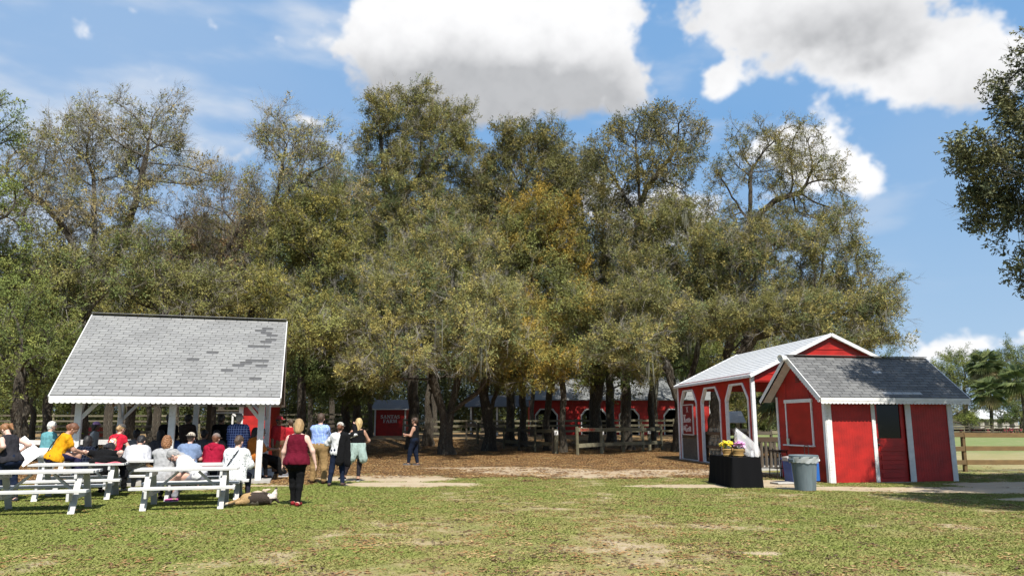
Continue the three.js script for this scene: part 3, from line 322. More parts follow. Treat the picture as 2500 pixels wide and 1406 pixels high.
function leafSpray(seed, leaves, len, leafL, leafW) {        // a leafy twig about len long, grown along +y
  const r = rngOf(seed), pos = [], col = [];
  const quad = (a, b, w, c) => { const d = b.clone().sub(a), s = new THREE.Vector3().crossVectors(d, V(r() - .5, r() - .5, r() - .5)).normalize().multiplyScalar(w); for (const p of [a.clone().add(s), a.clone().sub(s), b]) pos.push(p.x, p.y, p.z), col.push(...c); };
  const leaf = (p, d) => {
    const up = V(r() - .5, r() * 1.1, r() - .5).normalize(), s = new THREE.Vector3().crossVectors(d, up).normalize(), L = leafL * (.65 + r() * .6), W = leafW * (.7 + r() * .5), n = new THREE.Vector3().crossVectors(s, d).normalize();
    const m = p.clone().addScaledVector(d, L * .5), t = p.clone().addScaledVector(d, L).addScaledVector(n, -L * .12), a = m.clone().addScaledVector(s, W).addScaledVector(n, W * .35), b = m.clone().addScaledVector(s, -W).addScaledVector(n, W * .35), k = .78 + r() * .5;
    for (const q of [p, a, t, p, t, b]) { pos.push(q.x, q.y, q.z); col.push(k, k, k * .95); }
  };
  const br = [.62, .55, .55];
  quad(V(0, 0, 0), V((r() - .5) * .1, len, (r() - .5) * .1), .006, br);
  const twigs = 7, per = Math.round(leaves / twigs);
  for (let i = 0; i < twigs; i++) {
    const y = len * (.12 + .85 * i / twigs), a = i * 2.4 + r(), tilt = .5 + r() * .7, d = V(Math.cos(a) * Math.sin(tilt), Math.cos(tilt), Math.sin(a) * Math.sin(tilt)), L = len * (.55 - .3 * i / twigs) * (.7 + r() * .6), o = V(0, y, 0), e = o.clone().addScaledVector(d, L);
    quad(o, e, .004, br);
    for (let k = 0; k < per; k++) { const t = .15 + .85 * (k + r()) / per, b = r() * 6.28, ld = d.clone().multiplyScalar(.6).add(V(Math.cos(b), (r() - .4), Math.sin(b)).multiplyScalar(.8)).normalize(); leaf(o.clone().lerp(e, t), ld); }
  }
  const g = new THREE.BufferGeometry(); g.setAttribute('position', new THREE.Float32BufferAttribute(pos, 3)); g.setAttribute('color', new THREE.Float32BufferAttribute(col, 3)); g.computeVertexNormals(); return g;
}
function bareSpray(seed, len) {
  const r = rngOf(seed), pos = [];
  const twig = (a, d, L, w, depth) => {
    const b = a.clone().addScaledVector(d, L), s = new THREE.Vector3().crossVectors(d, V(r() - .5, r() - .5, r() - .5)).normalize().multiplyScalar(w), t = new THREE.Vector3().crossVectors(d, s).normalize().multiplyScalar(w);
    for (const k of [s, t]) for (const p of [a.clone().add(k), a.clone().sub(k), b]) pos.push(p.x, p.y, p.z);
    if (depth > 0) for (let i = 0; i < 4; i++) { const q = r() * 6.28, e = d.clone().add(V(Math.cos(q), (r() - .3) * .8, Math.sin(q)).multiplyScalar(.65)).normalize(); twig(a.clone().lerp(b, .3 + r() * .65), e, L * (.4 + r() * .35), w * .6, depth - 1); }
  };
  twig(V(0, 0, 0), V(0, 1, 0), len, .008, 2);
  const g = new THREE.BufferGeometry(); g.setAttribute('position', new THREE.Float32BufferAttribute(pos, 3)); g.computeVertexNormals(); return g;
}
function mossSpray(seed) {
  const r = rngOf(seed), pos = [];
  for (let i = 0; i < 16; i++) { const x = (r() - .5) * .3, z = (r() - .5) * .3, L = .5 + r() * 1.0, w = .004 + r() * .006, a = r() * 3.14, wx = Math.cos(a) * w, wz = Math.sin(a) * w, m = (r() - .5) * .1; pos.push(x - wx, 0, z - wz, x + wx, 0, z + wz, x + m + wx, -L * .5, z + wz, x - wx, 0, z - wz, x + m + wx, -L * .5, z + wz, x + m, -L, z); }
  const g = new THREE.BufferGeometry(); g.setAttribute('position', new THREE.Float32BufferAttribute(pos, 3)); g.computeVertexNormals(); return g;
}
const SPRAYS = [leafSpray(1, 42, .62, .092, .021), leafSpray(2, 56, .7, .07, .015), leafSpray(3, 35, .55, .105, .024)], NEARSPRAYS = [leafSpray(21, 46, .5, .085, .018)], BARES = [bareSpray(4, .75), bareSpray(8, .65)], MOSS = mossSpray(5);
const leafMat = new THREE.MeshPhysicalMaterial({ roughness: .7, specularIntensity: .45, vertexColors: true, side: THREE.DoubleSide }), twigMat = M([1, 1, 1], 0.9, { side: THREE.DoubleSide }), mossMat = M([0.15, 0.15, 0.115], 0.95, { side: THREE.DoubleSide });
const STYLE = {          // leaf colours (linear), share of bare twigs, moss, leaf share
  olive: { c: [[.115, .112, .038], [.095, .098, .038], [.155, .135, .045], [.07, .085, .036]], bare: .45, leaf: 1.05, moss: .02 },
  openolive: { c: [[.105, .103, .04], [.13, .112, .042], [.085, .09, .038]], bare: .3, leaf: .62, moss: .006 },
  green: { c: [[.085, .108, .032], [.115, .13, .036], [.065, .088, .03]], bare: .08, leaf: 1, moss: 0 },
  dark: { c: [[.05, .075, .028], [.07, .09, .03], [.09, .10, .03]], bare: .1, leaf: 1.05, moss: .01 },
  mixed: { c: [[.11, .115, .04], [.13, .125, .045], [.08, .10, .035]], bare: .55, leaf: .75, moss: .012 },
  yellowish: { c: [[.128, .122, .038], [.11, .115, .037], [.155, .138, .038], [.085, .095, .035]], bare: .3, leaf: .9, moss: .008 },
  orange: { c: [[.185, .13, .026], [.15, .128, .034], [.105, .112, .036], [.09, .10, .035]], bare: .2, leaf: 1, moss: .01 },
  rust: { c: [[.19, .12, .06], [.15, .12, .06], [.12, .12, .05]], bare: 1.0, leaf: .34, moss: .004 },
  bare: { c: [[.15, .14, .06], [.12, .125, .05], [.17, .14, .06]], bare: 1.1, leaf: .32, moss: .004 },
  near: { c: [[.075, .08, .04], [.095, .095, .045], [.06, .07, .038]], bare: .12, leaf: 1, moss: .01 },
};
function grow(stems, lobes, nAttr, step, kill, r, nearMode) {
  const P = [], par = [];
  const add = (p, k) => { P.push(p); par.push(k); return P.length - 1; };
  add(V(0, -0.3, 0), -1);
  stems.forEach((st, si) => {
    let k = 0;
    if (si) { const a = V(...st[0]); let b = 1e9; P.forEach((p, i) => { const d = p.distanceToSquared(a); if (d < b) { b = d; k = i; } }); }
    for (const q of st) {
      const e = V(...q), a = P[k].clone(), L = a.distanceTo(e), n = Math.max(1, Math.round(L / step));
      for (let i = 1; i <= n; i++) k = add(a.clone().lerp(e, i / n).add(V(r() - .5, (r() - .5) * .3, r() - .5).multiplyScalar(step * .28)), k);
    }
  });
  const vol = lobes.map((l) => Math.pow(l[3] * l[4] * l[5], .75)), tot = vol.reduce((a, b) => a + b, 0), A = [];
  lobes.forEach((l, i) => {
    const n = Math.round(nAttr * vol[i] / tot);
    for (let k = 0; k < n; k++) { const u = r() * 2 - 1, a = r() * 6.283, s = Math.sqrt(1 - u * u), q = Math.pow(r(), .42) * (0.8 + .34 * r()) * (r() < .07 ? 1.3 : 1), p = V(l[0] + l[3] * s * Math.cos(a) * q, Math.max(1.7, l[1] + l[4] * u * q + (r() < .1 ? l[4] * .22 : 0)), l[2] + l[5] * s * Math.sin(a) * q);
      if (n3(p.x * .42 + lobes.length * 3.7, p.y * .36, p.z * .42) < (nearMode ? -.2 : -.10) + (r() - .5) * .3) continue;      // gaps between leaf masses
      A.push(p);
    }
  });
  const near = new Int32Array(A.length), nd = new Float64Array(A.length).fill(1e18), alive = new Uint8Array(A.length).fill(1);
  let from = 0;
  const kids = [];
  for (let it = 0; it < 160; it++) {
    for (let a = 0; a < A.length; a++) if (alive[a]) { for (let k = from; k < P.length; k++) { const d = P[k].distanceToSquared(A[a]); if (d < nd[a]) { nd[a] = d; near[a] = k; } } if (nd[a] < kill * kill) alive[a] = 0; }
    from = P.length;
    const pull = new Map();
    for (let a = 0; a < A.length; a++) if (alive[a]) { const k = near[a]; if (!pull.has(k)) pull.set(k, V(0, 0, 0)); pull.get(k).add(A[a].clone().sub(P[k]).normalize()); }
    if (!pull.size) break;
    let grew = 0;
    for (const [k, d] of pull) {
      if ((kids[k] || 0) > 2) continue;
      const prev = par[k] >= 0 ? P[k].clone().sub(P[par[k]]).normalize() : V(0, 1, 0);
      d.normalize().addScaledVector(prev, .35).add(V(r() - .5, (r() - .5) * .8, r() - .5).multiplyScalar(.55)).normalize();
      add(P[k].clone().addScaledVector(d, step), k); kids[k] = (kids[k] || 0) + 1; grew++;
    }
    if (!grew) break;
  }
  return { P, par };
}
function treeTube(chain, rad, sides, pos, nor, uvs, idx) {
  const n = chain.length, base = pos.length / 3; let v = 0, frame = V(1, 0, 0);
  for (let i = 0; i < n; i++) {
    const d = chain[Math.min(n - 1, i + 1)].clone().sub(chain[Math.max(0, i - 1)]).normalize();
    frame.addScaledVector(d, -frame.dot(d)); if (frame.lengthSq() < 1e-4) frame = V(0, 0, 1).addScaledVector(d, -d.z); frame.normalize();
    const side = new THREE.Vector3().crossVectors(d, frame); if (i) v += chain[i].distanceTo(chain[i - 1]);
    for (let s = 0; s <= sides; s++) {
      const a = s / sides * 6.2832, nx = frame.clone().multiplyScalar(Math.cos(a)).addScaledVector(side, Math.sin(a)), lump = rad[i] > .1 ? 1 + .12 * n3(chain[i].x * 3 + nx.x * 1.3, chain[i].y * 1.2, chain[i].z * 3 + nx.z * 1.3) : 1, p = chain[i].clone().addScaledVector(nx, rad[i] * lump);
      pos.push(p.x, p.y, p.z); nor.push(nx.x, nx.y, nx.z); uvs.push(s / sides * Math.max(1, Math.round(rad[0] * 8)), v);
    }
  }
  for (let i = 0; i < n - 1; i++) for (let s = 0; s < sides; s++) { const a = base + i * (sides + 1) + s, b = a + sides + 1; idx.push(a, a + 1, b, b, a + 1, b + 1); }
}
const YUP = V(0, 1, 0);
function buildTree([name, label, at, r0, stems, lobes, style, dens], seed, group, small) {
  const r = rngOf(seed * 7919 + 13), st = STYLE[style], t = thing(name, label, 'tree', at, 0, group), nearTree = style === 'near';
  const size = lobes.reduce((a, l) => a + Math.pow(l[3] * l[4] * l[5], 2 / 3), 0);
  const nAttr = Math.round(clamp(size * (small ? 42 : nearTree ? 85 : 88), 160, 4600)), step = small ? .46 : nearTree ? .36 : .38;
  const { P, par } = grow(stems, lobes, nAttr, step, step * 1.05, r, nearTree), n = P.length;
  const w = new Float64Array(n), childs = Array.from({ length: n }, () => []);
  for (let i = n - 1; i > 0; i--) { if (!childs[i].length) w[i] = 1; w[par[i]] += w[i]; childs[par[i]].push(i); }
  const rad = (i) => Math.max(.006, r0 * Math.pow(Math.max(w[i], 1) / w[0], .54));
  // trunk and limbs
  const pos = [], nor = [], uvs = [], idx = [], stack = [[0, -1]];
  while (stack.length) {
    const [s, from] = stack.pop(), chain = [], rs = []; if (from >= 0) { chain.push(P[from]); rs.push(Math.min(rad(s) * 1.15, rad(from))); }
    let k = s;
    for (;;) { chain.push(P[k]); rs.push(rad(k)); const c = childs[k]; if (!c.length) break; c.sort((a, b) => w[b] - w[a]); for (let i = 1; i < c.length; i++) stack.push([c[i], k]); k = c[0]; }
    if (chain.length < 2 || (rs[0] < .012 && small)) continue;
    if (s === 0) for (let i = 0; i < chain.length; i++) rs[i] *= 1 + .75 * Math.exp(-Math.max(0, chain[i].y) * 2.2);
    treeTube(chain, rs, rs[0] > .14 ? 9 : rs[0] > .045 ? 5 : 3, pos, nor, uvs, idx);
  }
  const g = new THREE.BufferGeometry(); g.setAttribute('position', new THREE.Float32BufferAttribute(pos, 3)); g.setAttribute('normal', new THREE.Float32BufferAttribute(nor, 3)); g.setAttribute('uv', new THREE.Float32BufferAttribute(uvs, 2)); g.setIndex(idx);
  part('trunk', g, MT.bark, t);
  // foliage
  const L = SPRAYS.map(() => []), NL = [], B = BARES.map(() => []), MO = [], q = new THREE.Quaternion(), q2 = new THREE.Quaternion(), cl = new THREE.Color();
  const tint = r() * .3 - .15, fine = .82 + r() * .36;
  for (let i = 1; i < n; i++) {
    const ri = rad(i); if (ri > .045 || P[i].y < 1.6) continue;
    const dir = P[i].clone().sub(P[par[i]]).normalize(), tip = !childs[i].length, clump = .5 + .5 * n3(P[i].x * .45 + seed, P[i].y * .45, P[i].z * .45);
    const put = (list, s, c) => {
      const d = dir.clone().multiplyScalar(.7).add(V(r() - .5, r() * 1.0 - .25, r() - .5).multiplyScalar(1.3)).normalize();
      q.setFromUnitVectors(YUP, d); q2.setFromAxisAngle(YUP, r() * 6.283); q.multiply(q2);
      const p = P[par[i]].clone().lerp(P[i], r()).add(V(r() - .5, r() - .5, r() - .5).multiplyScalar(step * .5));
      list.push([new THREE.Matrix4().compose(p, q, V(s, s, s)), c]);
    };
    let k = (tip ? 4.2 : 3.0) * (nearTree ? 1.6 : 1) * dens * st.leaf * (.45 + 1.1 * clump) * (small ? .9 : 1);
    for (k += r(); k >= 1; k--) {
      const c = st.c[Math.floor(clamp(.5 + .5 * n3(P[i].x * .3, P[i].y * .3 + seed, P[i].z * .3) + (r() - .5) * .55, 0, .999) * st.c.length)], m = (1.35 + r() * 1.0) * (1 + tint);
      cl.setRGB(c[0] * m, c[1] * m * .97, c[2] * m * .95); put(nearTree ? NL : L[Math.floor(r() * L.length)], (nearTree ? .9 + r() * .6 : (.75 + r() * .75) * fine) * (small ? 1.3 : 1), cl.clone());
    }
    k = (tip ? 2.6 : 1.5) * st.bare * dens;
    for (k += r(); k >= 1; k--) { const m = .8 + r() * .5, w2 = style === 'rust' ? [.29, .235, .19] : [.31, .285, .25]; put(B[Math.floor(r() * B.length)], .8 + r() * .6, cl.clone().setRGB(w2[0] * m, w2[1] * m, w2[2] * m)); }
    if (r() < st.moss * .9) { q.setFromAxisAngle(YUP, r() * 6.28); const s = .6 + r() * 1.0; MO.push([new THREE.Matrix4().compose(P[i].clone(), q, V(s, s, s)), null]); }
  }
  L.forEach((l, i) => l.length && instanced('crown', SPRAYS[i], leafMat, l, t));
  if (NL.length) instanced('crown', NEARSPRAYS[0], leafMat, NL, t);
  B.forEach((l, i) => l.length && instanced('twigs', BARES[i], twigMat, l, t));
  if (MO.length) instanced('hanging_moss', MOSS, mossMat, MO, t);
  counts.sprays += L.reduce((a, l) => a + l.length, NL.length); counts.bare += B.reduce((a, l) => a + l.length, 0); counts.tri += idx.length / 3;
  return t;
}
const counts = { sprays: 0, bare: 0, tri: 0 };
TREES.forEach((s, i) => {
  const back = i >= 19 && i < 37, mid = i >= 37 && i < 55, screen = i >= 55;
  if (screen) s[1] = ['first', 'second', 'third', 'fourth', 'fifth', 'sixth'][i - 55] + ' small leafy oak from the left close in front of the red barn';
  if (back) s[1] = 'leafy oak in the dim back rows of the grove behind the forward trees';
  if (mid) s[1] = ['first', 'second', 'third', 'fourth', 'fifth', 'sixth', 'seventh', 'eighth', 'ninth', 'tenth', 'eleventh', 'twelfth', 'thirteenth', 'fourteenth', 'fifteenth', 'sixteenth', 'seventeenth', 'eighteenth'][i - 37] + ' slim straight trunk inside the grove, counted from the left edge';
  buildTree(s, i + 1, back ? 'oaks in the back rows of the grove' : mid ? 'slim trunks inside the grove' : screen ? 'small oaks along the barn front' : undefined, back || mid || screen);
});
{
  // the wood goes on behind the grove as one far mass
  const r = rngOf(404), l = [], q = new THREE.Quaternion(), c = new THREE.Color();
  for (let i = 0; i < 34000; i++) {
    const x = -105 + r() * 165, z = -80 - r() * 26 - (x > 25 ? 30 : 0), top = (x > 25 ? 9 : 13) + 4 * n2(x * .12, 3) + 2 * n2(x * .5, 9), y = .2 + top * Math.pow(r(), 1.25);
    q.setFromEuler(new THREE.Euler((r() - .5) * 2, r() * 6.28, (r() - .5) * 2)); const s = 1.8 + r() * 1.6, k = .8 + r() * .9, a = n2(x * .1, z * .1) > 0 ? [.10, .115, .035] : [.085, .10, .04];
    l.push([new THREE.Matrix4().compose(V(x, y, z), q, V(s, s, s)), c.clone().setRGB(a[0] * k, a[1] * k, a[2] * k)]);
  }
  instanced('woodland', SPRAYS[0], leafMat, l, scene, { label: 'far mass of green woodland closing the view behind the grove', category: 'woodland' });
}
console.log('trees', JSON.stringify(counts));
// ---------- buildings ----------
const { FontLoader } = await import('three/addons/loaders/FontLoader.js');
const { TextGeometry } = await import('three/addons/geometries/TextGeometry.js');
const fontSerif = await new FontLoader().loadAsync('fonts/droid/droid_serif_bold.typeface.json'), fontSans = await new FontLoader().loadAsync('fonts/droid/droid_sans_bold.typeface.json');
function letters(text, font, size, depth = 0.012) { const g = new TextGeometry(text, { font, size, depth, curveSegments: 3 }); g.computeBoundingBox(); const b = g.boundingBox; return g.translate(-(b.min.x + b.max.x) / 2, -(b.min.y + b.max.y) / 2, 0); }
const shingleM = [[.262, .262, .258], [.285, .285, .282], [.305, .305, .30], [.325, .325, .318]].map((c) => M(c, 0.92, { map: T_grit, bumpMap: T_gritB, bumpScale: 0.003 }));
const shingleDark = M([.115, .115, .118], 0.92, { map: T_grit }), shingleOld = [[.175, .175, .175], [.15, .15, .15], [.20, .20, .198]].map((c) => M(c, 0.92, { map: T_grit, bumpMap: T_gritB, bumpScale: 0.003 })), chalk = M([.5, .5, .5], .9, { map: T_grit });
const underlay = M([.10, .10, .10], 0.95);
const tabGeos = [0, 1, 2].map((k) => { const g = box(.306 - .018, .010, .150, 0, 0, 0); return g; });
// a slope of shingle tabs: local frame with origin at the eave's left end, running up the slope along -z after tilting
function shingles(parent, L, slopeLen, tilt, origin, mats, odd, cap, seed) {
  const r = rngOf(seed), rows = Math.floor(slopeLen / .127), tabs = [], up = V(0, Math.sin(tilt), -Math.cos(tilt)), nrm = V(0, Math.cos(tilt), Math.sin(tilt));
  for (let i = 0; i < rows; i++) {
    const off = (i % 2) * .153 + (i % 3) * .02;
    for (let x = -off; x < L - .02; x += .306) {
      const a = Math.max(0, x), b = Math.min(L, x + .306); if (b - a < .04) continue;
      tabs.push([i, a, b]);
    }
  }
  const rest = [];
  tabs.forEach(([i, a, b], n) => {
    const c = V((a + b) / 2, 0, 0).add(V(...origin)).addScaledVector(up, i * .127 + .075).addScaledVector(nrm, .014 + (r() - .5) * .003);
    const odds = odd(i, (a + b) / 2 / L, (a + b) / 2, r), full = b - a > .3;
    if (odds === 'gone') c.addScaledVector(nrm, -.007);
    const m = odds === 'gone' ? shingleDark : odds === 'chalk' ? chalk : mats[Math.floor(clamp(.5 + .45 * n2(a * .55 + seed, i * .07) + (r() - .5) * .7, 0, .999) * mats.length)], rx = tilt - .075 + (r() - .5) * .012;
    if (n < cap) {
      const o = part('shingle', tabGeos[0], m, parent); o.position.copy(c); o.rotation.set(rx, 0, (r() - .5) * .006); if (!full) o.scale.x = (b - a) / .306; o.name = n ? 'shingle_' + String(n).padStart(3, '0') : 'shingle';
    } else rest.push([m, tabGeos[0].clone().applyMatrix4(new THREE.Matrix4().compose(c, new THREE.Quaternion().setFromEuler(new THREE.Euler(rx, 0, 0)), V((b - a) / .306, 1, 1)))]);
  });
  const by = new Map(); for (const [m, g] of rest) { if (!by.has(m)) by.set(m, []); by.get(m).push(g); }
  for (const [m, l] of by) part('upper_shingles', l, m, parent, { kind: 'stuff' });
}
function scallops(L, r, drop, depth) {       // a board with a scalloped lower edge, from x=0..L, top at y=0
  const s = new THREE.Shape(), n = Math.max(1, Math.round(L / (2 * r))), w = L / n; s.moveTo(0, 0); s.lineTo(0, -drop);
  for (let i = 0; i < n; i++) for (let k = 1; k <= 5; k++) { const a = Math.PI * k / 5; s.lineTo(i * w + w / 2 - Math.cos(a) * w / 2, -drop - Math.sin(a) * w * .34); }
  s.lineTo(L, 0); s.closePath();
  return uvm(new THREE.ExtrudeGeometry(s, { depth, bevelEnabled: false }));
}
function prism(pts, depth, holes = []) { const s = new THREE.Shape(pts.map((p) => new THREE.Vector2(...p))); for (const h of holes) s.holes.push(new THREE.Path(h.map((p) => new THREE.Vector2(...p)))); return uvm(new THREE.ExtrudeGeometry(s, { depth, bevelEnabled: false })); }

// --- picnic pavilion
const PAV = thing('pavilion', 'open white picnic pavilion with a grey shingle roof on white posts', 'pavilion', [-11.37, 0, -18.57], .277);
{
  const L = 5.43, run = 3.22, ye = 2.27, yr = 4.74, tilt = Math.atan2(yr - ye, run), sl = Math.hypot(run, yr - ye), D = run * 2;
  const slope = (z0, s, name) => { const g = box(L, .05, sl, L / 2, 0, 0); g.rotateX(s * tilt); g.translate(0, (ye + yr) / 2 - .022, z0); return g; };
  const roof = part('roof', slope(-run / 2, 1), underlay, PAV);
  part('rear_roof', slope(-run * 1.5, -1), shingleM[1], PAV);
  const gone = [[2272, 175], [2228, 190], [2268, 208], [2222, 225], [2285, 242], [2280, 278], [2254, 312], [2250, 347], [2110, 363], [1760, 420], [1540, 497], [2090, 477], [2190, 477], [2232, 495], [2085, 516], [2030, 537], [2227, 535], [1923, 578], [2165, 637]].map(([X, Y]) => { const t = (765 - Y) / 675, xl = lerp(412, 790, t), xr = lerp(2365, 2427, t); return [(X - xl) / (xr - xl), Math.floor(31 * Math.pow(t, .94))]; });
  shingles(PAV, L, sl, tilt, [0, ye, 0], shingleM, (i, f) => gone.some(([x, k]) => k === i && Math.abs(x - f) < .029) ? 'gone' : '', 300, 31);
  part('ridge_cap', [bar([0, yr + .02, -run + .06], [L, yr + .02, -run + .06], .2, .016, .003)], shingleM[0], PAV);
  part('fascia', box(L, .075, .03, L / 2, ye - .045, .018, .004), MT.white, PAV);
  part('scalloped_trim', scallops(L, .06, .07, .022).translate(0, ye - .083, .006), MT.white, PAV);
  part('fascia', box(L, .12, .03, L / 2, ye - .06, -D - .02, .004), MT.white, PAV);
  for (const x of [-.014, L + .014]) for (const s of [0, 1]) part('rake_board', bar([x, ye - .07, s ? -D : 0], [x, yr - .07, -run], .026, .13, .004, V(0, 1, 0)), s || x > 0 ? MT.white : MT.white, PAV);
  const soffit = M([.33, .25, .20], .9, { map: T_wood });
  for (let k = 0; k < 10; k++) for (const s of [0, 1]) part('rafter', bar([.1 + k * (L - .2) / 9, ye - .11, s ? -D + .03 : -.03], [.1 + k * (L - .2) / 9, yr - .13, s ? -run - .01 : -run + .01], .04, .12, 0), soffit, PAV);
  const zs = [-.78, -D + .78], xs = [.5, L / 2, L - .48], top = 2.62;
  part('floor_slab', box(L - .3, .1, D - .85, L / 2, .05, -D / 2, .01), MT.concrete, PAV);
  for (const z of zs) {
    part('beam', box(L - .2, .2, .09, L / 2, top - .02, z + (z < -2 ? -.03 : .03), .006), MT.white, PAV);
    for (const x of xs) part('post', box(.16, top - .22, .16, x, .1 + (top - .22) / 2, z, .008), MT.white, PAV);
    part('knee_brace', bar([xs[0] + .05, 1.72, z], [xs[0] + .72, top - .12, z], .09, .09), MT.white, PAV);
    part('knee_brace', bar([xs[2] - .05, 1.72, z], [xs[2] - .72, top - .12, z], .09, .09), MT.white, PAV);
  }
  for (const x of [xs[0], xs[2]]) {
    part('tie_beam', box(.08, .18, D - 1.4, x, top + .1, -D / 2, .006), MT.white, PAV);
    for (const s of [0, 1]) part('knee_brace', bar([x, 1.75, zs[s] + (s ? .06 : -.06)], [x, top, zs[s] + (s ? .7 : -.7)], .08, .08, .004, V(1, 0, 0)), MT.white, PAV);
  }
  part('centre_post', box(.13, top, .13, L * .62, .1 + top / 2, -D / 2, .006), MT.darkWood, PAV);
}

// --- red ticket shed
const SHED = thing('shed', 'small red shed with white trim, grey shingle roof and a glazed red door', 'shed', [8.51, 0, -20.6], .181);
{
  const W = 3.87, D = 2.5, ov = .34, ye = 2.28, yr = 3.53, run = D / 2 + ov, tilt = Math.atan2(yr - ye, run), sl = Math.hypot(run, yr - ye), Lr = W + 2 * ov, wt = 2.42;
  const under = ye + (ov) * Math.tan(tilt) - .06, gable = [[0, 0], [D, 0], [D, under], [D / 2, yr - .08], [0, under]];
  part('front_wall', [box(1.42, wt - .03, .08, .71, wt / 2 + .015, -.04), box(W - 2.46, wt - .03, .08, 2.46 + (W - 2.46) / 2, wt / 2 + .015, -.04)], MT.red, SHED);
  part('rear_wall', box(W, wt - .03, .08, W / 2, wt / 2 + .015, -D + .04), MT.red, SHED);
  for (const x of [0, W - .08]) { const g = prism(gable, .08); g.rotateY(Math.PI / 2); part('side_wall', g.translate(x, 0, 0), MT.red, SHED); }
  const roof = part('roof', (() => { const g = box(Lr, .045, sl, W / 2, 0, 0); g.rotateX(tilt); return g.translate(0, (ye + yr) / 2 - .02, -run / 2 + ov); })(), underlay, SHED);
  part('rear_roof', (() => { const g = box(Lr, .045, sl, W / 2, 0, 0); g.rotateX(-tilt); return g.translate(0, (ye + yr) / 2 - .02, -run * 1.5 + ov); })(), shingleOld[0], SHED);
  shingles(SHED, Lr, sl, tilt, [-ov, ye, ov], shingleOld, (i, f, x, r) => (i === 1 && f > .44 && f < .70) || (i === 9 && f > .5 && f < .57) || (i === 13 && f > .47 && f < .52) ? 'chalk' : '', 300, 57);
  part('ridge_cap', bar([-ov, yr + .016, -run + ov + .04], [W + ov, yr + .016, -run + ov + .04], .18, .014, .003), shingleOld[0], SHED);
  part('fascia', box(Lr, .085, .03, W / 2, ye - .05, ov + .018, .004), MT.white, SHED);
  part('scalloped_trim', scallops(Lr, .055, .045, .022).translate(-ov, ye - .092, ov + .004), MT.white, SHED);
  for (const x of [-ov - .016, W + ov + .016]) for (const s of [0, 1]) {
    part('rake_board', bar([x, ye - .05, s ? -D - ov : ov], [x, yr - .05, -D / 2], .03, .12, .004), MT.white, SHED);
    const g = scallops(sl, .055, .03, .02); g.rotateY(Math.PI / 2); // runs along -z
    g.rotateX(tilt); part('scalloped_trim', s ? g.clone().scale(1, 1, -1).translate(x - .01, ye - .1, -D - ov) : g.translate(x - .01, ye - .1, ov), MT.white, SHED);
  }
  for (const s of [0, 1]) { const g = box(ov - .03, .02, sl - .05, 0, 0, 0); g.rotateX(s ? -tilt : tilt); part('soffit', g.translate(-ov / 2, (ye + yr) / 2 - .065, s ? -run * 1.5 + ov : -run / 2 + ov), MT.white, SHED); }
  part('corner_trim', [box(.17, wt, .03, .07, wt / 2, .018, .004)], MT.white, SHED);
  part('corner_trim', [box(.03, wt, .12, -.018, wt / 2, -.05, .004)], MT.white, SHED);
  part('corner_trim', [box(.15, wt, .03, W - .06, wt / 2, .018, .004)], MT.white, SHED);
  part('corner_trim', [box(.03, wt - .1, .09, -.018, wt / 2, -D + .05, .004)], MT.white, SHED);
  part('door_trim', box(.11, wt, .03, 1.42, wt / 2, .018, .004), MT.white, SHED);
  part('door_trim', box(.17, wt, .03, 2.50, wt / 2, .018, .004), MT.white, SHED);
  // the door: frame round a glass pane, raised rails below
  const dw = .93, d0 = 1.48, door = part('door', [box(dw, 1.16, .045, d0 + dw / 2, .58 + .03, -.03), box(.1, 1.14, .045, d0 + .05, 1.76, -.03), box(.12, 1.14, .045, d0 + dw - .06, 1.76, -.03), box(dw, .09, .045, d0 + dw / 2, 2.375, -.03)], MT.redDoor, SHED); door.position.z = -.035;
  const glass = new THREE.MeshPhysicalMaterial({ color: 0x0b0c0b, roughness: 0.12, metalness: 0, specularIntensity: .6 });
  part('door_glass', box(dw - .2, 1.14, .008, d0 + dw / 2 - .01, 1.76, -.035), glass, door);
  for (let k = 0; k < 4; k++) part('door_panel', box(dw - .26, .13, .022, d0 + dw / 2, .2 + k * .235, .0, .008), MT.redDoor, door);
  part('door_knob', new THREE.SphereGeometry(.035, 10, 8).translate(d0 + .06, 1.02, .035), MT.darkMetal, door);
  part('door_lock', new THREE.CylinderGeometry(.028, .028, .03, 10).rotateX(Math.PI / 2).translate(d0 + .06, 1.16, .01), MT.darkMetal, door);
  part('door_sill', box(.95, .03, .12, d0 + dw / 2, .016, .03, .004), MT.concrete, SHED);
  // the shuttered hatch on the gable side
  const hz0 = -.62, hz1 = -1.95, hm = (hz0 + hz1) / 2, hw = hz0 - hz1;
  const hatch = part('hatch_shutter', box(.02, 1.2, hw - .04, -.012, 1.58, hm), MT.redDoor, SHED);
  part('hatch_head_board', box(.05, .1, hw + .1, -.03, 2.23, hm, .004), MT.white, hatch);
  part('hatch_trim', box(.04, 1.2, .05, -.024, 1.58, hz0, .003), MT.white, hatch); part('hatch_trim', box(.04, 1.2, .05, -.024, 1.58, hz1, .003), MT.white, hatch);
  part('hatch_ledge', box(.16, .035, hw + .1, -.085, .975, hm, .004), MT.white, hatch);
  for (let k = 0; k < 5; k++) part('gable_vent_slat', box(.02, .016, .22, -.012, 2.78 + k * .045, -D / 2), MT.inside, SHED);
  part('conduit', [rod([-.02, 2.3, hz1 + .02], [-.02, 2.9, hz1 + .02], .008), rod([-.02, 2.22, hz0 - .03], [-.02, 2.65, hz0 - .2], .01)], MT.redDoor, SHED);
  part('flood_lamp', [new THREE.CylinderGeometry(.11, .07, .2, 14, 1, true).rotateZ(Math.PI / 2).rotateY(.3).translate(-ov - .16, yr - .1, -D / 2 + .1), rod([-ov - .08, yr - .08, -D / 2 + .08], [-ov + .05, yr - .06, -D / 2], .035)], M([.75, .75, .73], .5, { side: THREE.DoubleSide }), SHED);
}

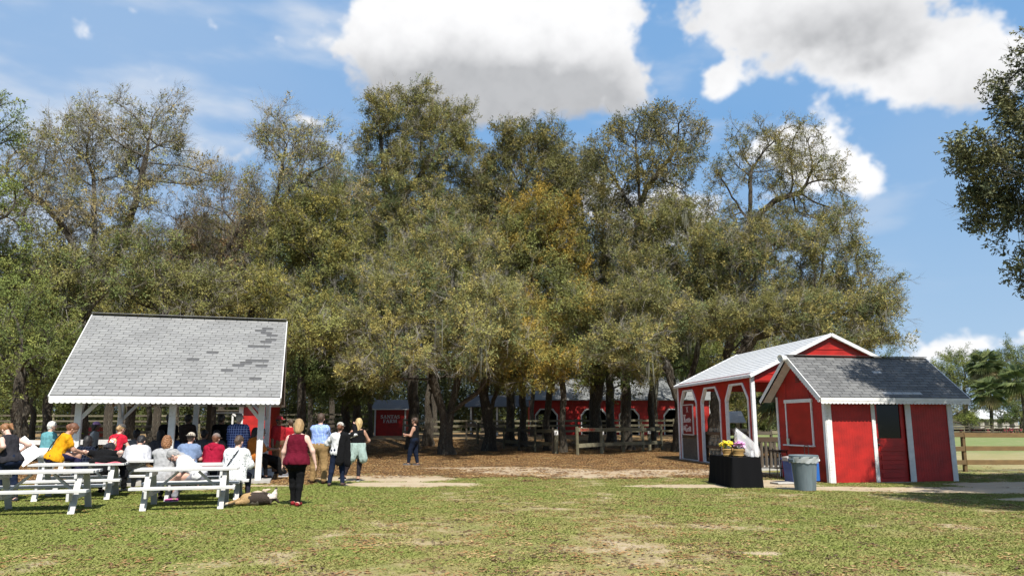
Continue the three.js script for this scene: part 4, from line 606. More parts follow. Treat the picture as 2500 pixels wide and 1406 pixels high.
// --- red metal shelter with arched side openings
const KIO = thing('shelter', 'open red metal shelter with a white metal roof and arched white trimmed side openings', 'shelter', [8.36, 0, -26.25], .104);
{
  const W = 5.83, D = 7.9, he = 3.32, yr = 4.72, ov = .17, tilt = Math.atan2(yr - he, W / 2);
  const arch = (s0, w, y0, y1, c) => [[s0, y0], [s0 + w, y0], [s0 + w, y1 - c], [s0 + w - c * .8, y1], [s0 + c * .8, y1], [s0, y1 - c]];
  const bay = D / 3, ow = 2.12, holes = [0, 1, 2].map((k) => arch(k * bay + (bay - ow) / 2 + .02, ow, .04, 3.0, .55));
  for (const [x, nm] of [[0, 1], [W, -1]]) {
    const g = prism([[0, .0], [D, .0], [D, he - .02], [0, he - .02]], .06, holes); g.rotateY(Math.PI / 2); part('side_wall', g.translate(x - .03, 0.03, 0), MT.redMetal, KIO);
    for (const h of holes) {
      const inn = h.map(([s, y], i) => [s + (s < (h[0][0] + h[1][0]) / 2 ? .075 : -.075), y - (i > 1 ? .07 : 0) + (i < 2 ? 0 : 0)]);
      const t = prism(h.map(([s, y]) => [s, y]), .12, [inn.map((p, i) => [p[0], i < 2 ? p[1] + .012 : p[1]])]); t.rotateY(Math.PI / 2);
      part('arch_trim', t.translate(x - .06, .034, 0), MT.whiteMetal, KIO);
    }
  }
  for (const [x, z] of [[0, 0], [W, 0], [0, -D], [W, -D]]) { const p = part('corner_post', box(.13, he, .13, x, he / 2, z + (z ? -.02 : .02), .01), MT.whiteMetal, KIO); }
  for (const z of [.06, -D - .06]) {
    const gb = [[0, he - .30], [W, he - .30], [W, he - .03], [W / 2, yr - .09], [0, he - .03]];
    part('gable_panel', prism(gb, .04).translate(0, 0, z - .02), MT.redMetal, KIO);
    for (let k = 0; k < 7; k++) { const y = he - .24 + k * .22, hw = y < he ? W / 2 - .02 : Math.max(0, (yr - .12 - y) / Math.tan(tilt)); if (hw > .15) part('gable_rib', box(hw * 2, .035, .022, W / 2, y, z + (z > 0 ? .03 : -.03), .008), MT.redMetal, KIO); }
  }
  // roof sheets with ribs running along the ridge
  for (const s of [1, -1]) {
    const slen = Math.hypot(W / 2, yr - he) + ov, prof = [], n = Math.round(slen / .23);
    for (let i = 0; i <= n; i++) { const d = i * slen / n; prof.push([d, 0]); if (i < n) prof.push([d + .19 * slen / n / .23, 0], [d + .2 * slen / n / .23, .022], [d + .222 * slen / n / .23, .022]); }
    const pos = [], idx = [], z0 = ov + .06, z1 = -D - ov;
    prof.forEach(([d, h]) => { const x = W / 2 - s * (d * Math.cos(tilt) - h * Math.sin(tilt) * 0), y = yr - d * Math.sin(tilt) + h; pos.push(x, y, z0, x, y, z1); });
    for (let i = 0; i < prof.length - 1; i++) { const a = i * 2; if (s > 0) idx.push(a, a + 1, a + 2, a + 1, a + 3, a + 2); else idx.push(a, a + 2, a + 1, a + 1, a + 2, a + 3); }
    let g = new THREE.BufferGeometry(); g.setAttribute('position', new THREE.Float32BufferAttribute(pos, 3)); g.setIndex(idx); g = g.toNonIndexed(); g.computeVertexNormals(); g = uvm(g);
    part('roof', g, M([.80, .81, .82], .36, { map: T_paint, side: THREE.DoubleSide }), KIO);
    const ex = W / 2 - s * slen * Math.cos(tilt), ey = yr - slen * Math.sin(tilt);
    part('eave_trim', box(.03, .09, D + ov * 2 + .06, ex - s * .005, ey - .045, -D / 2, .004), MT.whiteMetal, KIO);
    for (const z of [z0 + .012, z1 - .012]) part('rake_trim', bar([W / 2, yr - .035, z], [ex, ey - .035, z], .025, .12, .004), MT.whiteMetal, KIO);
    for (let k = 1; k < 6; k++) part('roof_bow', bar([W / 2, yr - .09, -k * D / 6], [s > 0 ? .05 : W - .05, he - .05, -k * D / 6], .06, .06, 0), MT.darkMetal, KIO);
  }
  part('floor_slab', box(W + .2, .06, D + .2, W / 2, .03, -D / 2), MT.concrete, KIO);
  // slatted rails: first far bay of the left side, and across the near end
  const rail = (a, b, n, m) => { const pa = V(...a), pb = V(...b); part('top_rail', bar([a[0], 1.05, a[2]], [b[0], 1.05, b[2]], .1, .16), MT.darkWood, KIO); for (let k = 0; k < n; k++) { const p = pa.clone().lerp(pb, (k + .5) / n); part('rail_slat', box(.1, .86, .1, p.x, .53, p.z, .04), m, KIO); } };
  const slatM = M([.17, .135, .10], .9, { map: T_wood, bumpMap: T_woodB, bumpScale: .004 });
  rail([.02, 0, -D + .3], [.02, 0, -D + bay - .35], 12, slatM); rail([.12, 0, -.35], [W - .2, 0, -.35], 34, slatM);
}
{
  // hanging sign in the far arch of the shelter
  const s = thing('sign', 'red hanging sign with white lettering in the far arch of the red shelter', 'sign', [7.62, 1.15, -32.9], -Math.PI / 2 + .104);
  const board = part('board', box(1.25, 1.22, .03, 0, .61, 0, .006), M([.22, .012, .018], .6, { map: T_red }), s);
  part('frame', [box(1.33, .04, .05, 0, -.022, 0, .004), box(1.33, .04, .05, 0, 1.242, 0, .004), box(.04, 1.22, .05, -.647, .61, 0, .004), box(.04, 1.22, .05, .647, .61, 0, .004)], M([.55, .52, .5], .6), s);
  const lt = M([.62, .56, .54], .7);
  part('lettering', [letters('K', fontSerif, .34).translate(-.36, .66, .016), letters('ettle', fontSerif, .19).translate(.12, .60, .016), letters('&', fontSerif, .2).translate(-.45, .26, .016), letters('G', fontSerif, .3).translate(-.18, .25, .016), letters('rill', fontSerif, .19).translate(.2, .22, .016)], lt, board);
  part('crossed_utensils', [bar([-.11, .92, .022], [.11, 1.16, .022], .02, .012, 0, V(0, 0, 1)), bar([.11, .92, .026], [-.11, 1.16, .026], .02, .012, 0, V(0, 0, 1))], lt, board);
}
// --- far buildings
function arcPts(cx, w, y0, y1, c) { return [[cx - w / 2, y0], [cx + w / 2, y0], [cx + w / 2, y1 - c], [cx + w / 2 - c * .8, y1], [cx - w / 2 + c * .8, y1], [cx - w / 2, y1 - c]]; }
{
  const f = thing('farm_shed', 'small red shed lettered SANTAS FARM standing among the trees', 'shed', [-9.62, .66, -60], -.06);
  part('wall', box(2.5, 2.1, 2.2, 0, 1.05, -1.1), MT.redDoor, f);
  for (const x of [-1.2, 1.2]) part('corner_trim', box(.12, 2.1, .04, x, 1.05, .02, .004), MT.white, f);
  for (const s of [1, -1]) { const g = box(3.0, .06, 1.62, 0, 0, 0); g.rotateX(s * .5); part('roof', g.translate(0, 2.42, -1.1 + s * .7), shingleM[s > 0 ? 0 : 1], f); }
  for (const x of [-1.24, 1.24]) { const g = prism([[-1.1, 2.1], [1.1, 2.1], [0, 2.66]], .04); g.rotateY(Math.PI / 2); part('gable', g.translate(x - .02, 0, -1.1), MT.redDoor, f); }
  part('fascia', box(3.02, .07, .03, 0, 2.045, .34, .004), MT.white, f);
  part('lettering', [letters('SANTAS', fontSerif, .27, .02).translate(0, 1.48, .012), letters('FARM', fontSerif, .27, .02).translate(0, 1.14, .012)], MT.white, f);
}
{
  const b = thing('barn', 'long red barn with white edged arched openings seen through the trunks', 'barn', [1.5, .68, -63], 0);
  const holes = [1.35, 5.3, 8.2, 12.0].map((x, i) => arcPts(x, [1.9, 2.2, 1.7, 1.9][i], .02, 2.15, .5)), L = 15, h = 3.0, D = 8;
  part('front_wall', prism([[0, 0], [L, 0], [L, h], [0, h]], .1, holes), MT.red, b);
  for (const hp of holes) { const inn = hp.map(([x, y], i) => [x + (x < (hp[0][0] + hp[1][0]) / 2 ? .1 : -.1), i < 2 ? y + .012 : y - .1]); part('arch_trim', prism(hp, .16, [inn]).translate(0, 0, -.02), MT.white, b); }
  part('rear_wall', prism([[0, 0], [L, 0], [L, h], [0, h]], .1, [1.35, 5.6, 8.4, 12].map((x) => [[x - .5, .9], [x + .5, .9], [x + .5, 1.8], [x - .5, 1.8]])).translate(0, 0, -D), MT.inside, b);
  for (const x of [0, L - .1]) { const g = prism([[0, 0], [D, 0], [D, h], [D / 2, 4.9], [0, h]], .1); g.rotateY(Math.PI / 2); part('end_wall', g.translate(x, 0, .1), MT.red, b); }
  for (const x of [.06, L - .06]) part('corner_trim', box(.16, h, .05, x, h / 2, .14, .004), MT.white, b);
  for (const s of [1, -1]) { const g = box(L + .8, .06, 5.0, L / 2, 0, 0); g.rotateX(s * .445); part('roof', g.translate(0, 3.9, -D / 2 + s * 2.2), M([.26, .27, .27], .6, { map: T_grit }), b); }
}
{
  const b = thing('lean_to', 'low grey roofed open lean-to left of the red barn behind the fence', 'shelter', [-3.4, .68, -61], 0);
  const g = box(5.2, .06, 3.4, 2.2, 0, 0); g.rotateX(.3); part('roof', g.translate(0, 2.75, -1.4), shingleOld[1], b);
  for (let k = 0; k < 3; k++) { part('post', box(.14, 2.3, .14, k * 2.1 + .1, 1.15, 0, .008), MT.white, b); part('rear_post', box(.14, 3.05, .14, k * 2.1 + .1, 1.52, -2.7, .008), MT.oldWood, b); }
  part('back_rail', box(4.4, .16, .04, 2.2, .9, -2.6), MT.oldWood, b);
}
{
  const b = thing('red_shed', 'red wooden shed with a white corner board behind the right end of the pavilion', 'shed', [-12.75, 0, -35.5], .12);
  part('wall', box(1.4, 2.5, 2.4, .7, 1.25, -1.2), MT.redDoor, b);
  part('corner_trim', box(.2, 2.5, .05, .08, 1.25, .026, .004), MT.white, b);
  for (const s of [1, -1]) { const g = box(1.9, .06, 1.75, .7, 0, 0); g.rotateX(s * .45); part('roof', g.translate(0, 2.8, -1.2 + s * .76), shingleM[1], b); }
  for (const x of [0, 1.36]) { const g = prism([[-1.2, 2.5], [1.2, 2.5], [0, 3.08]], .04); g.rotateY(Math.PI / 2); part('gable', g.translate(x, 0, -1.2), MT.redDoor, b); }
  const c = thing('red_stall', 'small red animal stall with white framed rails far behind the pavilion', 'stall', [-18.6, .2, -47], .1);
  part('wall', box(1.1, 2.0, .1, 3.4, 1, -.05), MT.redDoor, c); part('side_wall', box(.1, 2, 1.6, 2.86, 1, -.9), MT.redDoor, c);
  for (const x of [0, 1.3, 2.6, 4.0]) part('post', box(.11, 2.1, .11, x, 1.05, .06, .006), MT.white, c);
  for (const y of [.55, 1.1, 2.05]) part('rail', box(4.1, .1, .05, 2, y, .14), MT.white, c);
  part('brace', bar([1.3, 2, .15], [2.6, 1.1, .15], .05, .1), MT.white, c);
  part('roof', box(4.6, .06, 2.2, 2, 2.2, -.8), MT.oldWood, c);
  const k = thing('feed_bin', 'squat red feed bin with a plank lid among the far left trunks', 'bin', [-27.9, .2, -50.5], .1);
  part('box', box(1.5, 1.3, .9, 0, .65, 0), MT.redDoor, k); part('door_edge', box(.06, 1.3, .04, -.12, .65, .47), MT.newWood, k); part('lid', box(1.7, .06, 1.1, 0, 1.34, 0), MT.oldWood, k);
}
{
  const b = thing('trough_roof', 'small white sheet roof on dark posts seen through the shelter', 'shelter', [12.9, 0, -45], .05);
  const g = box(1.7, .04, 1.0, 0, 0, 0); g.rotateX(.75); part('roof', g.translate(0, 1.98, 0), MT.whiteMetal, b);
  for (const x of [-.7, .7]) part('post', box(.1, 1.75, .1, x, .87, -.15, .006), MT.darkWood, b);
  const h = thing('far_house', 'pale roofed house half hidden behind the palms across the field', 'house', [87, 0, -140], .3);
  part('wall', box(9, 2.6, 6, 0, 1.3, 0), M([.35, .33, .3], .9), h); for (const s of [1, -1]) { const q = box(9.8, .12, 3.9, 0, 0, 0); q.rotateX(s * .45); part('roof', q.translate(0, 3.3, s * 1.7), MT.whiteMetal, h); }
  for (let k = 0; k < 3; k++) part('window', box(1, 1.1, .06, -3 + k * 3, 1.5, 3.03), MT.inside, h);
}
// ---------- picnic tables ----------
const benchWood = [[.62, .61, .59], [.54, .53, .505], [.68, .67, .65]].map((c) => M(c, .6, { map: T_paint, bumpMap: T_woodB, bumpScale: .003 }));
const TG = { top: box(1.8, .042, .138, 0, 0, 0, .005), seat: box(1.8, .05, .24, 0, 0, 0, .006), leg: (s) => bar([0, 0, s * .60], [0, .69, s * .20], .042, .11, .004, V(1, 0, 0)) };
TG.legs = [TG.leg(1), TG.leg(-1)];
const tableProto = (() => {
  const t = new THREE.Group();
  for (let k = 0; k < 5; k++) { const o = part(k ? 'top_board_00' + k : 'top_board', TG.top, benchWood[k % 3], t); o.position.set((k % 2) * .012, .709, -.288 + k * .144); o.rotation.x = (k - 2) * .004; }
  for (const s of [1, -1]) { const o = part(s > 0 ? 'seat_board' : 'seat_board_001', TG.seat, benchWood[s > 0 ? 0 : 2], t); o.position.set(0, .40, s * .62); }
  let n = 0;
  for (const x of [-.66, .66]) {
    for (const s of [0, 1]) { const o = part(n ? 'leg_00' + n : 'leg', TG.legs[s], benchWood[1], t); o.position.x = x; n++; }
    part(x < 0 ? 'seat_bearer' : 'seat_bearer_001', box(.045, .14, 1.46, x + (x < 0 ? .046 : -.046), .302, 0, .005), benchWood[0], t);
    part(x < 0 ? 'top_batten' : 'top_batten_001', box(.045, .09, .68, x + (x < 0 ? .046 : -.046), .641, 0, .005), benchWood[2], t);
    part(x < 0 ? 'brace' : 'brace_001', bar([x + (x < 0 ? .07 : -.07), .30, 0], [x < 0 ? -.18 : .18, .66, 0], .085, .042, .004), benchWood[1], t);
  }
  return t;
})();
const TABLES = [
  [-8.51, -13.96, .28, 'white picnic table cut by the left edge, nearest on the lawn'],
  [-6.22, -14.8, .28, 'empty white picnic table in front of the grey shirted woman, beside the dog'],
  [-9.28, -16.5, .33, 'white picnic table with the black jacket on its right end'],
  [-6.53, -16.45, .28, 'white picnic table with three people on its front bench, in front of the pavilion'],
  [-8.45, -18.0, .28, 'white picnic table at the pavilion eave behind the curly haired woman'],
  [-12.9, -18.3, .25, 'white picnic table behind the woman standing at the far left'],
  [-8.0, -20.25, .28, 'white picnic table at the right front corner of the pavilion'],
  [-10.5, -19.3, .28, 'white picnic table under the red shirted girl at the pavilion corner'],
  [-8.6, -22.0, .28, 'white picnic table deep in the pavilion shade at centre'],
  [-10.6, -22.0, .28, 'white picnic table deep in the pavilion shade at left'],
];
for (const [x, z, a, label] of TABLES) {
  const t = tableProto.clone(); t.name = numbered('picnic_table'); t.position.set(x, x > -11.3 && z < -19.6 ? .1 : .02, z); t.rotation.y = a;
  t.userData = { label, category: 'picnic table', group: 'white picnic tables around the pavilion' }; scene.add(t);
}
// ---------- fences ----------
function fence(name, label, a, b, spacing, boards, bw, ph, mats, group, inFront = 1) {
  const L = Math.hypot(b[0] - a[0], b[1] - a[1]), turn = -Math.atan2(b[1] - a[1], b[0] - a[0]), t = thing(name, label, 'fence', [a[0], 0, a[1]], turn, group), n = Math.max(1, Math.round(L / spacing)), s = L / n;
  const gy = (x) => ground(a[0] + (b[0] - a[0]) * x / L, a[1] + (b[1] - a[1]) * x / L);
  for (let i = 0; i <= n; i++) { const o = part('post', box(.11, ph + (i % 3) * .03, .11, 0, 0, 0, .008), mats[i % mats.length], t); o.position.set(i * s, gy(i * s) + ph / 2, 0); o.rotation.z = (rnd() - .5) * .05; o.rotation.x = (rnd() - .5) * .04; }
  for (const y of boards) for (let i = 0; i < n; i++) part('board', bar([i * s + .01, gy(i * s) + y + (rnd() - .5) * .04, inFront * .078], [(i + 1) * s - .01, gy((i + 1) * s) + y + (rnd() - .5) * .04, inFront * .078], .03, bw * (.95 + rnd() * .1), .003), mats[(i + 1) % mats.length], t);
  return t;
}
const oldW = [MT.greenWood, MT.oldWood, M([.31, .28, .18], .9, { map: T_wood }), M([.19, .17, .12], .9, { map: T_wood })];
const f1 = fence('paddock_fence', 'mossy two board fence with red letters on its near end, left of the shelter', [3.3, -38.6], [9.0, -46], 2.3, [.5, 1.28], .2, 1.45, [MT.greenWood, oldW[2]]);
fence('paddock_fence', 'two board paddock fence running back from the numbered gatepost, centre', [2.2, -40.8], [-3.2, -53.5], 2.3, [.5, 1.2], .2, 1.4, [MT.oldWood, MT.greenWood]);
fence('paddock_fence', 'pale sunlit board fence in front of the barn', [-5, -55.5], [12, -56.5], 2.4, [.55, .95, 1.3], .15, 1.42, [oldW[2], MT.greenWood]);
fence('paddock_fence', 'board fence beside the SANTAS FARM shed', [-8.2, -57.5], [-4.6, -54.5], 1.6, [.45, .9, 1.3], .15, 1.4, [oldW[2]]);
fence('rail_fence', 'whitewashed low rail behind the picnic tables at the left edge', [-21.5, -26.6], [-13.6, -27.4], 2.6, [.94], .17, 1.0, benchWood, undefined);
fence('log_fence', 'dim many railed fence among the left trunks, nearer one', [-35, -46.5], [-19.5, -47.5], 2.4, [.35, .7, 1.05, 1.4], .12, 1.55, oldW);
fence('log_fence', 'dim many railed fence behind the people standing beside the pavilion', [-19, -57], [-10.8, -58], 2.2, [.3, .65, 1.0, 1.35, 1.7], .14, 1.85, oldW);
fence('log_fence', 'dim many railed fence far left behind the first', [-40, -58], [-19.4, -57], 2.6, [.4, .8, 1.2, 1.6], .13, 1.75, oldW);
const golden = [MT.newWood, M([.20, .125, .05], .85, { map: T_wood, bumpMap: T_woodB, bumpScale: .004 })];
fence('board_fence', 'golden brown three board fence at the right edge beside the red shed', [12.6, -25.1], [22.4, -26.7], 2.44, [.32, .78, 1.22], .15, 1.32, golden, undefined, 1);
fence('board_fence', 'thin grey board fence far across the field at right', [52, -108], [118, -112], 3.2, [.5, .9, 1.25], .12, 1.35, [oldW[2], MT.oldWood]);
fence('board_fence', 'board fence seen through the shelter behind the log rack', [10.2, -36.8], [17.5, -38], 2.4, [.4, .8, 1.15], .16, 1.3, oldW);
{
  // lettering on the near board of the mossy fence, number cards on posts
  const redPaint = M([.42, .05, .03], .8), card = M([.78, .77, .74], .8);
  part('lettering', letters('DONKEYS ONLY', fontSans, .135, .008).translate(.86, 1.28, .096), redPaint, f1);
  [['1', 2.35, -40.6], ['2', 4.9, -41.6], ['3', 8.2, -45.6]].forEach(([s, x, z], i) => {
    const c = thing('number_post', ['short round post with a white number 1 card at the gate gap', 'short post with a white number 2 card behind the lettered fence', 'short post with a white number 3 card near the pale curved trunk'][i], 'post', [x, ground(x, z), z], 0);
    part('post', new THREE.CylinderGeometry(.1, .11, 1.3, 10).translate(0, .65, 0), oldW[2], c);
    const k = part('card', box(.2, .24, .012, 0, 1.12, .115), card, c); part('digit', letters(s, fontSans, .14, .006).translate(0, 1.12, .122), MT.black, k);
  });
}
// ---------- things round the shed and shelter ----------
{
  // wooden rack with pale round logs inside the shelter
  const R0 = thing('log_rack', 'dark wooden rack of stacked pale logs inside the red shelter', 'rack', [8.5, .06, -29.9], .104 + Math.PI / 2);
  const w = 3.2, rackM = M([.16, .095, .05], .85, { map: T_wood });
  for (const x of [-w / 2, 0, w / 2]) for (const z of [-.3, .3]) part('post', box(.1, 1.15, .1, x, .575, z, .006), rackM, R0);
  for (const y of [.12, .62, 1.15]) { part('shelf', box(w + .1, .05, .7, 0, y, 0, .005), rackM, R0); part('rail', box(w + .12, .12, .04, 0, y, -.37, .005), rackM, R0); }
  const logG = new THREE.CylinderGeometry(.085, .085, .5, 12).rotateX(Math.PI / 2), logM = [M([.5, .42, .3], .9, { map: T_wood }), M([.42, .36, .27], .9, { map: T_wood })];
  R0.updateMatrixWorld(true); let n = 0;
  for (const [y, rows] of [[.15, 2], [.65, 2], [1.18, 1]]) for (let k = 0; k < rows; k++) for (let i = 0; i < 15 - k; i++) {
    if (n % 9 === 5) { n++; continue; }
    const p = V(-w / 2 + .2 + i * .195 + k * .09, y + .085 + k * .15, -.06 + (rnd() - .5) * .08).applyMatrix4(R0.matrixWorld);
    const o = lone('log', 'pale round log stacked in the wooden rack inside the red shelter', 'log', logG, logM[n % 2], p.toArray(), .104 + Math.PI / 2, 'logs stacked in the rack'); o.rotation.z = rnd() * 3; n++;
  }
}
{
  // black cloth over a folding table: box drape with folds
  const t = thing('draped_table', 'long table under a black cloth reaching the grass beside the shelter', 'table', [5.78, 0, -19.95], .05);
  const w = .72, d = 1.78, h = .765, pos = [], idx = [], per = [];
  const ring = (k, y) => {
    const out = k * .05, N = 96;
    for (let i = 0; i < N; i++) {
      const s = i / N * 2 * (w + d); let x, z, nx, nz;
      if (s < w) { x = -w / 2 + s; z = d / 2; nx = 0; nz = 1; } else if (s < w + d) { x = w / 2; z = d / 2 - (s - w); nx = 1; nz = 0; } else if (s < 2 * w + d) { x = w / 2 - (s - w - d); z = -d / 2; nx = 0; nz = -1; } else { x = -w / 2; z = -d / 2 + (s - 2 * w - d); nx = -1; nz = 0; }
      const corner = Math.exp(-Math.pow(Math.min(Math.abs(Math.abs(x) - w / 2) + Math.abs(Math.abs(z) - d / 2)) / .1, 2)), fold = k * (.022 * Math.sin(s * 14 + 2 * Math.sin(s * 3)) + .012 * n2(s * 6, y * 2));
      pos.push(x + nx * (out * .5 + fold) + Math.sign(x) * corner * k * .03, y, z + nz * (out * .5 + fold) + Math.sign(z) * corner * k * .03);
    }
  };
  [[0, h], [.02, h - .015], [.3, h * .66], [.65, h * .33], [1, .03]].forEach(([k, y]) => ring(k, y));
  for (let r = 0; r < 4; r++) for (let i = 0; i < 96; i++) { const a = r * 96 + i, b = r * 96 + (i + 1) % 96; idx.push(a, a + 96, b, b, a + 96, b + 96); }
  const c = pos.length / 3; pos.push(0, h + .002, 0); for (let i = 0; i < 96; i++) idx.push(i, (i + 1) % 96, c);
  const g = new THREE.BufferGeometry(); g.setAttribute('position', new THREE.Float32BufferAttribute(pos, 3)); g.setIndex(idx); g.computeVertexNormals();
  const ctM = new THREE.MeshPhysicalMaterial({ roughness: 1, specularIntensity: .15, side: THREE.DoubleSide }); ctM.color.setRGB(.008, .008, .009);
  part('tablecloth', g, ctM, t);
  for (const x of [-.28, .28]) for (const z of [-.75, .75]) part('leg', rod([x, 0, z], [x, .72, z], .015), MT.darkMetal, t);
  part('tabletop', box(.68, .03, 1.74, 0, .74, 0), MT.concrete, t);
  // flower baskets, bag and cup on it
  const bw = M([.42, .25, .08], .8, { map: T_wood });
  const basket = (x, z, r, label) => { const b = thing('basket', label, 'basket', [x, .768, z], 0); part('bowl', new THREE.LatheGeometry([[r * .78, 0], [r * .8, .01], [r, .19], [r * .96, .19], [r * .76, .02], [0, .02]].map((p) => new THREE.Vector2(...p)), 22), bw, b); for (const y of [.04, .17]) part('band', new THREE.TorusGeometry(r * (.83 + y * .9), .011, 5, 22).rotateX(Math.PI / 2).translate(0, y, 0), M([.52, .34, .12], .8), b); for (const s of [-1, 1]) part('handle', new THREE.TorusGeometry(.05, .012, 5, 12).rotateY(Math.PI / 2).translate(s * r * 1.02, .15, 0), bw, b); return b; };
  basket(5.72, -19.36, .15, 'slatted round basket on the black table holding pink flowers'); basket(5.53, -19.62, .13, 'smaller round basket on the black table holding yellow flowers');
  const blossom = (name, label, cx, cy, cz, n, cols, spread) => { const r = rngOf(n * 7), f = thing(name, label, 'flowers', [cx, cy, cz], 0); for (let i = 0; i < n; i++) { const a = r() * 6.28, q = spread * Math.sqrt(r()), x = Math.cos(a) * q, z = Math.sin(a) * q, y = .04 + r() * .14, pet = []; for (let k = 0; k < 6; k++) pet.push(new THREE.SphereGeometry(.032, 6, 4).scale(1, .35, .6).translate(.032, 0, 0).rotateZ(.3).rotateY(k * 1.047)); part('blossom', merge(pet).rotateX((r() - .5) * 1.6).rotateZ((r() - .5) * 1.6).translate(x, y, z), cols[i % cols.length], f); part('stem', rod([x * .5, -.1, z * .5], [x, y, z], .004, .003, 4), M([.05, .12, .03], .8), f); } };
  blossom('yellow_flowers', 'bunch of bright yellow flowers in the smaller basket on the black table', 5.5, .95, -19.62, 18, [M([.85, .66, .02], .6), M([.9, .75, .1], .6)], .15);
  blossom('pink_flowers', 'pink and lilac flowers in the larger basket on the black table', 5.77, .95, -19.36, 16, [M([.72, .28, .60], .6), M([.8, .45, .7], .6)], .13);
  // clear plastic bag slumping beside the baskets
  const bp = [[0, 0], [.17, .0], [.24, .12], [.25, .26], [.2, .40], [.13, .52], [.05, .64], [0.0, .70]].map((p) => new THREE.Vector2(...p)), bg = new THREE.LatheGeometry(bp, 26), P = bg.attributes.position;
  for (let i = 0; i < P.count; i++) { const x = P.getX(i), y = P.getY(i), z = P.getZ(i), a = Math.atan2(z, x), k = 1 + .16 * Math.sin(a * 5 + y * 6) * sm(0, .2, y) + .12 * n3(x * 5, y * 6, z * 5); P.setXYZ(i, x * k - y * .62 + .13, y * (1 + .05 * n2(a, 1)), z * k * .7); }
  bg.computeVertexNormals();
  const bagM = new THREE.MeshPhysicalMaterial({ color: 0xffffff, roughness: .2, transmission: .72, thickness: 0, side: THREE.DoubleSide });
  lone('plastic_bag', 'clear crumpled plastic bag leaning over the flower basket on the black table', 'bag', bg, bagM, [6.02, .77, -19.5], .1);
  lone('plastic_cup', 'clear plastic cup upside down at the right front corner of the black table', 'cup', new THREE.LatheGeometry([[.045, 0], [.036, .16], [0, .16], [0, .157], [.033, .157], [.043, 0]].map((p) => new THREE.Vector2(...p)), 18), new THREE.MeshPhysicalMaterial({ color: 0xffffff, roughness: .15, transmission: .8, thickness: 0, side: THREE.DoubleSide }), [6.02, .768, -19.2], 0);
}
{
  const c = thing('trash_can', 'round grey plastic trash can with a clear liner in front of the shed', 'trash can', [6.99, .02, -18.39], .3);
  const canM = M([.17, .215, .235], .5, { map: T_red }), prof = [[0, 0], [.235, 0], [.24, .02], [.30, .76], [.335, .765], [.34, .80], [.315, .82], [.29, .80], [.285, .76], [.235, .05], [0, .05]].map((p) => new THREE.Vector2(...p));
  part('barrel', new THREE.LatheGeometry(prof, 36), canM, c);
  part('rim', new THREE.TorusGeometry(.325, .016, 6, 36).rotateX(Math.PI / 2).translate(0, .815, 0), canM, c);
  for (const s of [-1, 1]) part('handle', box(.05, .08, .16, s * .335, .70, 0, .01), canM, c);
  const lg = new THREE.CylinderGeometry(.342, .322, .15, 40, 3, true), lp = lg.attributes.position; for (let i = 0; i < lp.count; i++) { const a = Math.atan2(lp.getZ(i), lp.getX(i)), k = 1 + .018 * Math.sin(a * 9 + lp.getY(i) * 30) + .02 * n2(a * 3, lp.getY(i) * 14), dy = lp.getY(i) < -.06 ? .025 * n2(a * 2.2, 4) : 0; lp.setXYZ(i, lp.getX(i) * k, lp.getY(i) + dy, lp.getZ(i) * k); } lg.computeVertexNormals();
  part('liner', lg.translate(0, .72, 0), new THREE.MeshPhysicalMaterial({ color: 0xdfe3e3, roughness: .25, transmission: .5, thickness: 0, side: THREE.DoubleSide }), c);
  part('lid', new THREE.CylinderGeometry(.31, .315, .03, 36).translate(0, .80, 0), canM, c);
  const b = thing('recycling_bin', 'blue open bin with a torn carton on it between the trash can and the shed', 'bin', [7.7, .02, -20.9], .181);
  const bl = M([.03, .08, .30], .5, { map: T_red });
  part('tub', [prism([[-.2, 0], [.2, 0], [.25, .62], [-.25, .62]], .42).translate(0, 0, -.21)], bl, b); part('rim', [box(.56, .05, .03, 0, .62, .23, .006), box(.56, .05, .03, 0, .62, -.23, .006), box(.03, .05, .46, .27, .62, 0, .006), box(.03, .05, .46, -.27, .62, 0, .006)], bl, b);
  part('rubbish', [box(.3, .1, .28, -.05, .66, 0, .01).rotateZ(.15), box(.12, .2, .1, .12, .68, .05, .01).rotateZ(-.4)], M([.55, .5, .46], .8, { map: T_wood }), b);
  const k = thing('wheeled_cooler', 'bright blue wheeled cooler with a dark pull handle against the shed wall', 'cooler', [8.02, .02, -20.7], .181);
  part('body', box(.34, .5, .42, 0, .32, 0, .03), M([.015, .10, .36], .5), k); part('lid', box(.36, .07, .44, 0, .61, 0, .02), M([.6, .62, .64], .5), k);
  part('pull_handle', [rod([-.06, .55, -.1], [-.06, .98, -.1], .01), rod([.06, .55, -.1], [.06, .98, -.1], .01), rod([-.06, .98, -.1], [.06, .98, -.1], .012)], MT.darkMetal, k);
  for (const s of [-1, 1]) part('wheel', new THREE.CylinderGeometry(.07, .07, .04, 14).rotateZ(Math.PI / 2).translate(s * .19, .07, -.15), MT.black, k);
  const st = thing('bar_stool', 'tall dark metal stool frame standing at the left wall of the shed', 'stool', [7.75, .02, -22.3], .25);
  for (const [x, z] of [[-.17, -.17], [.17, -.17], [-.17, .17], [.17, .17]]) part('leg', rod([x * 1.15, 0, z * 1.15], [x, .78, z], .015), MT.darkMetal, st);
  for (const y of [.3, .76]) part('stretcher', [rod([-.18, y, -.18], [.18, y, -.18], .01), rod([-.18, y, .18], [.18, y, .18], .01), rod([-.18, y, -.18], [-.18, y, .18], .01), rod([.18, y, -.18], [.18, y, .18], .01)], MT.darkMetal, st);
  part('seat', box(.4, .03, .4, 0, .80, 0, .008), MT.darkMetal, st); part('brace', rod([-.17, .76, .17], [.17, .6, .17], .008), MT.darkMetal, st);
  lone('paving_stone', 'pale flat paving stone lying on the sand left of the bins', 'paving stone', box(.55, .05, .36, 0, .025, 0, .015), MT.concrete, [7.15, .02, -20.35], .3);
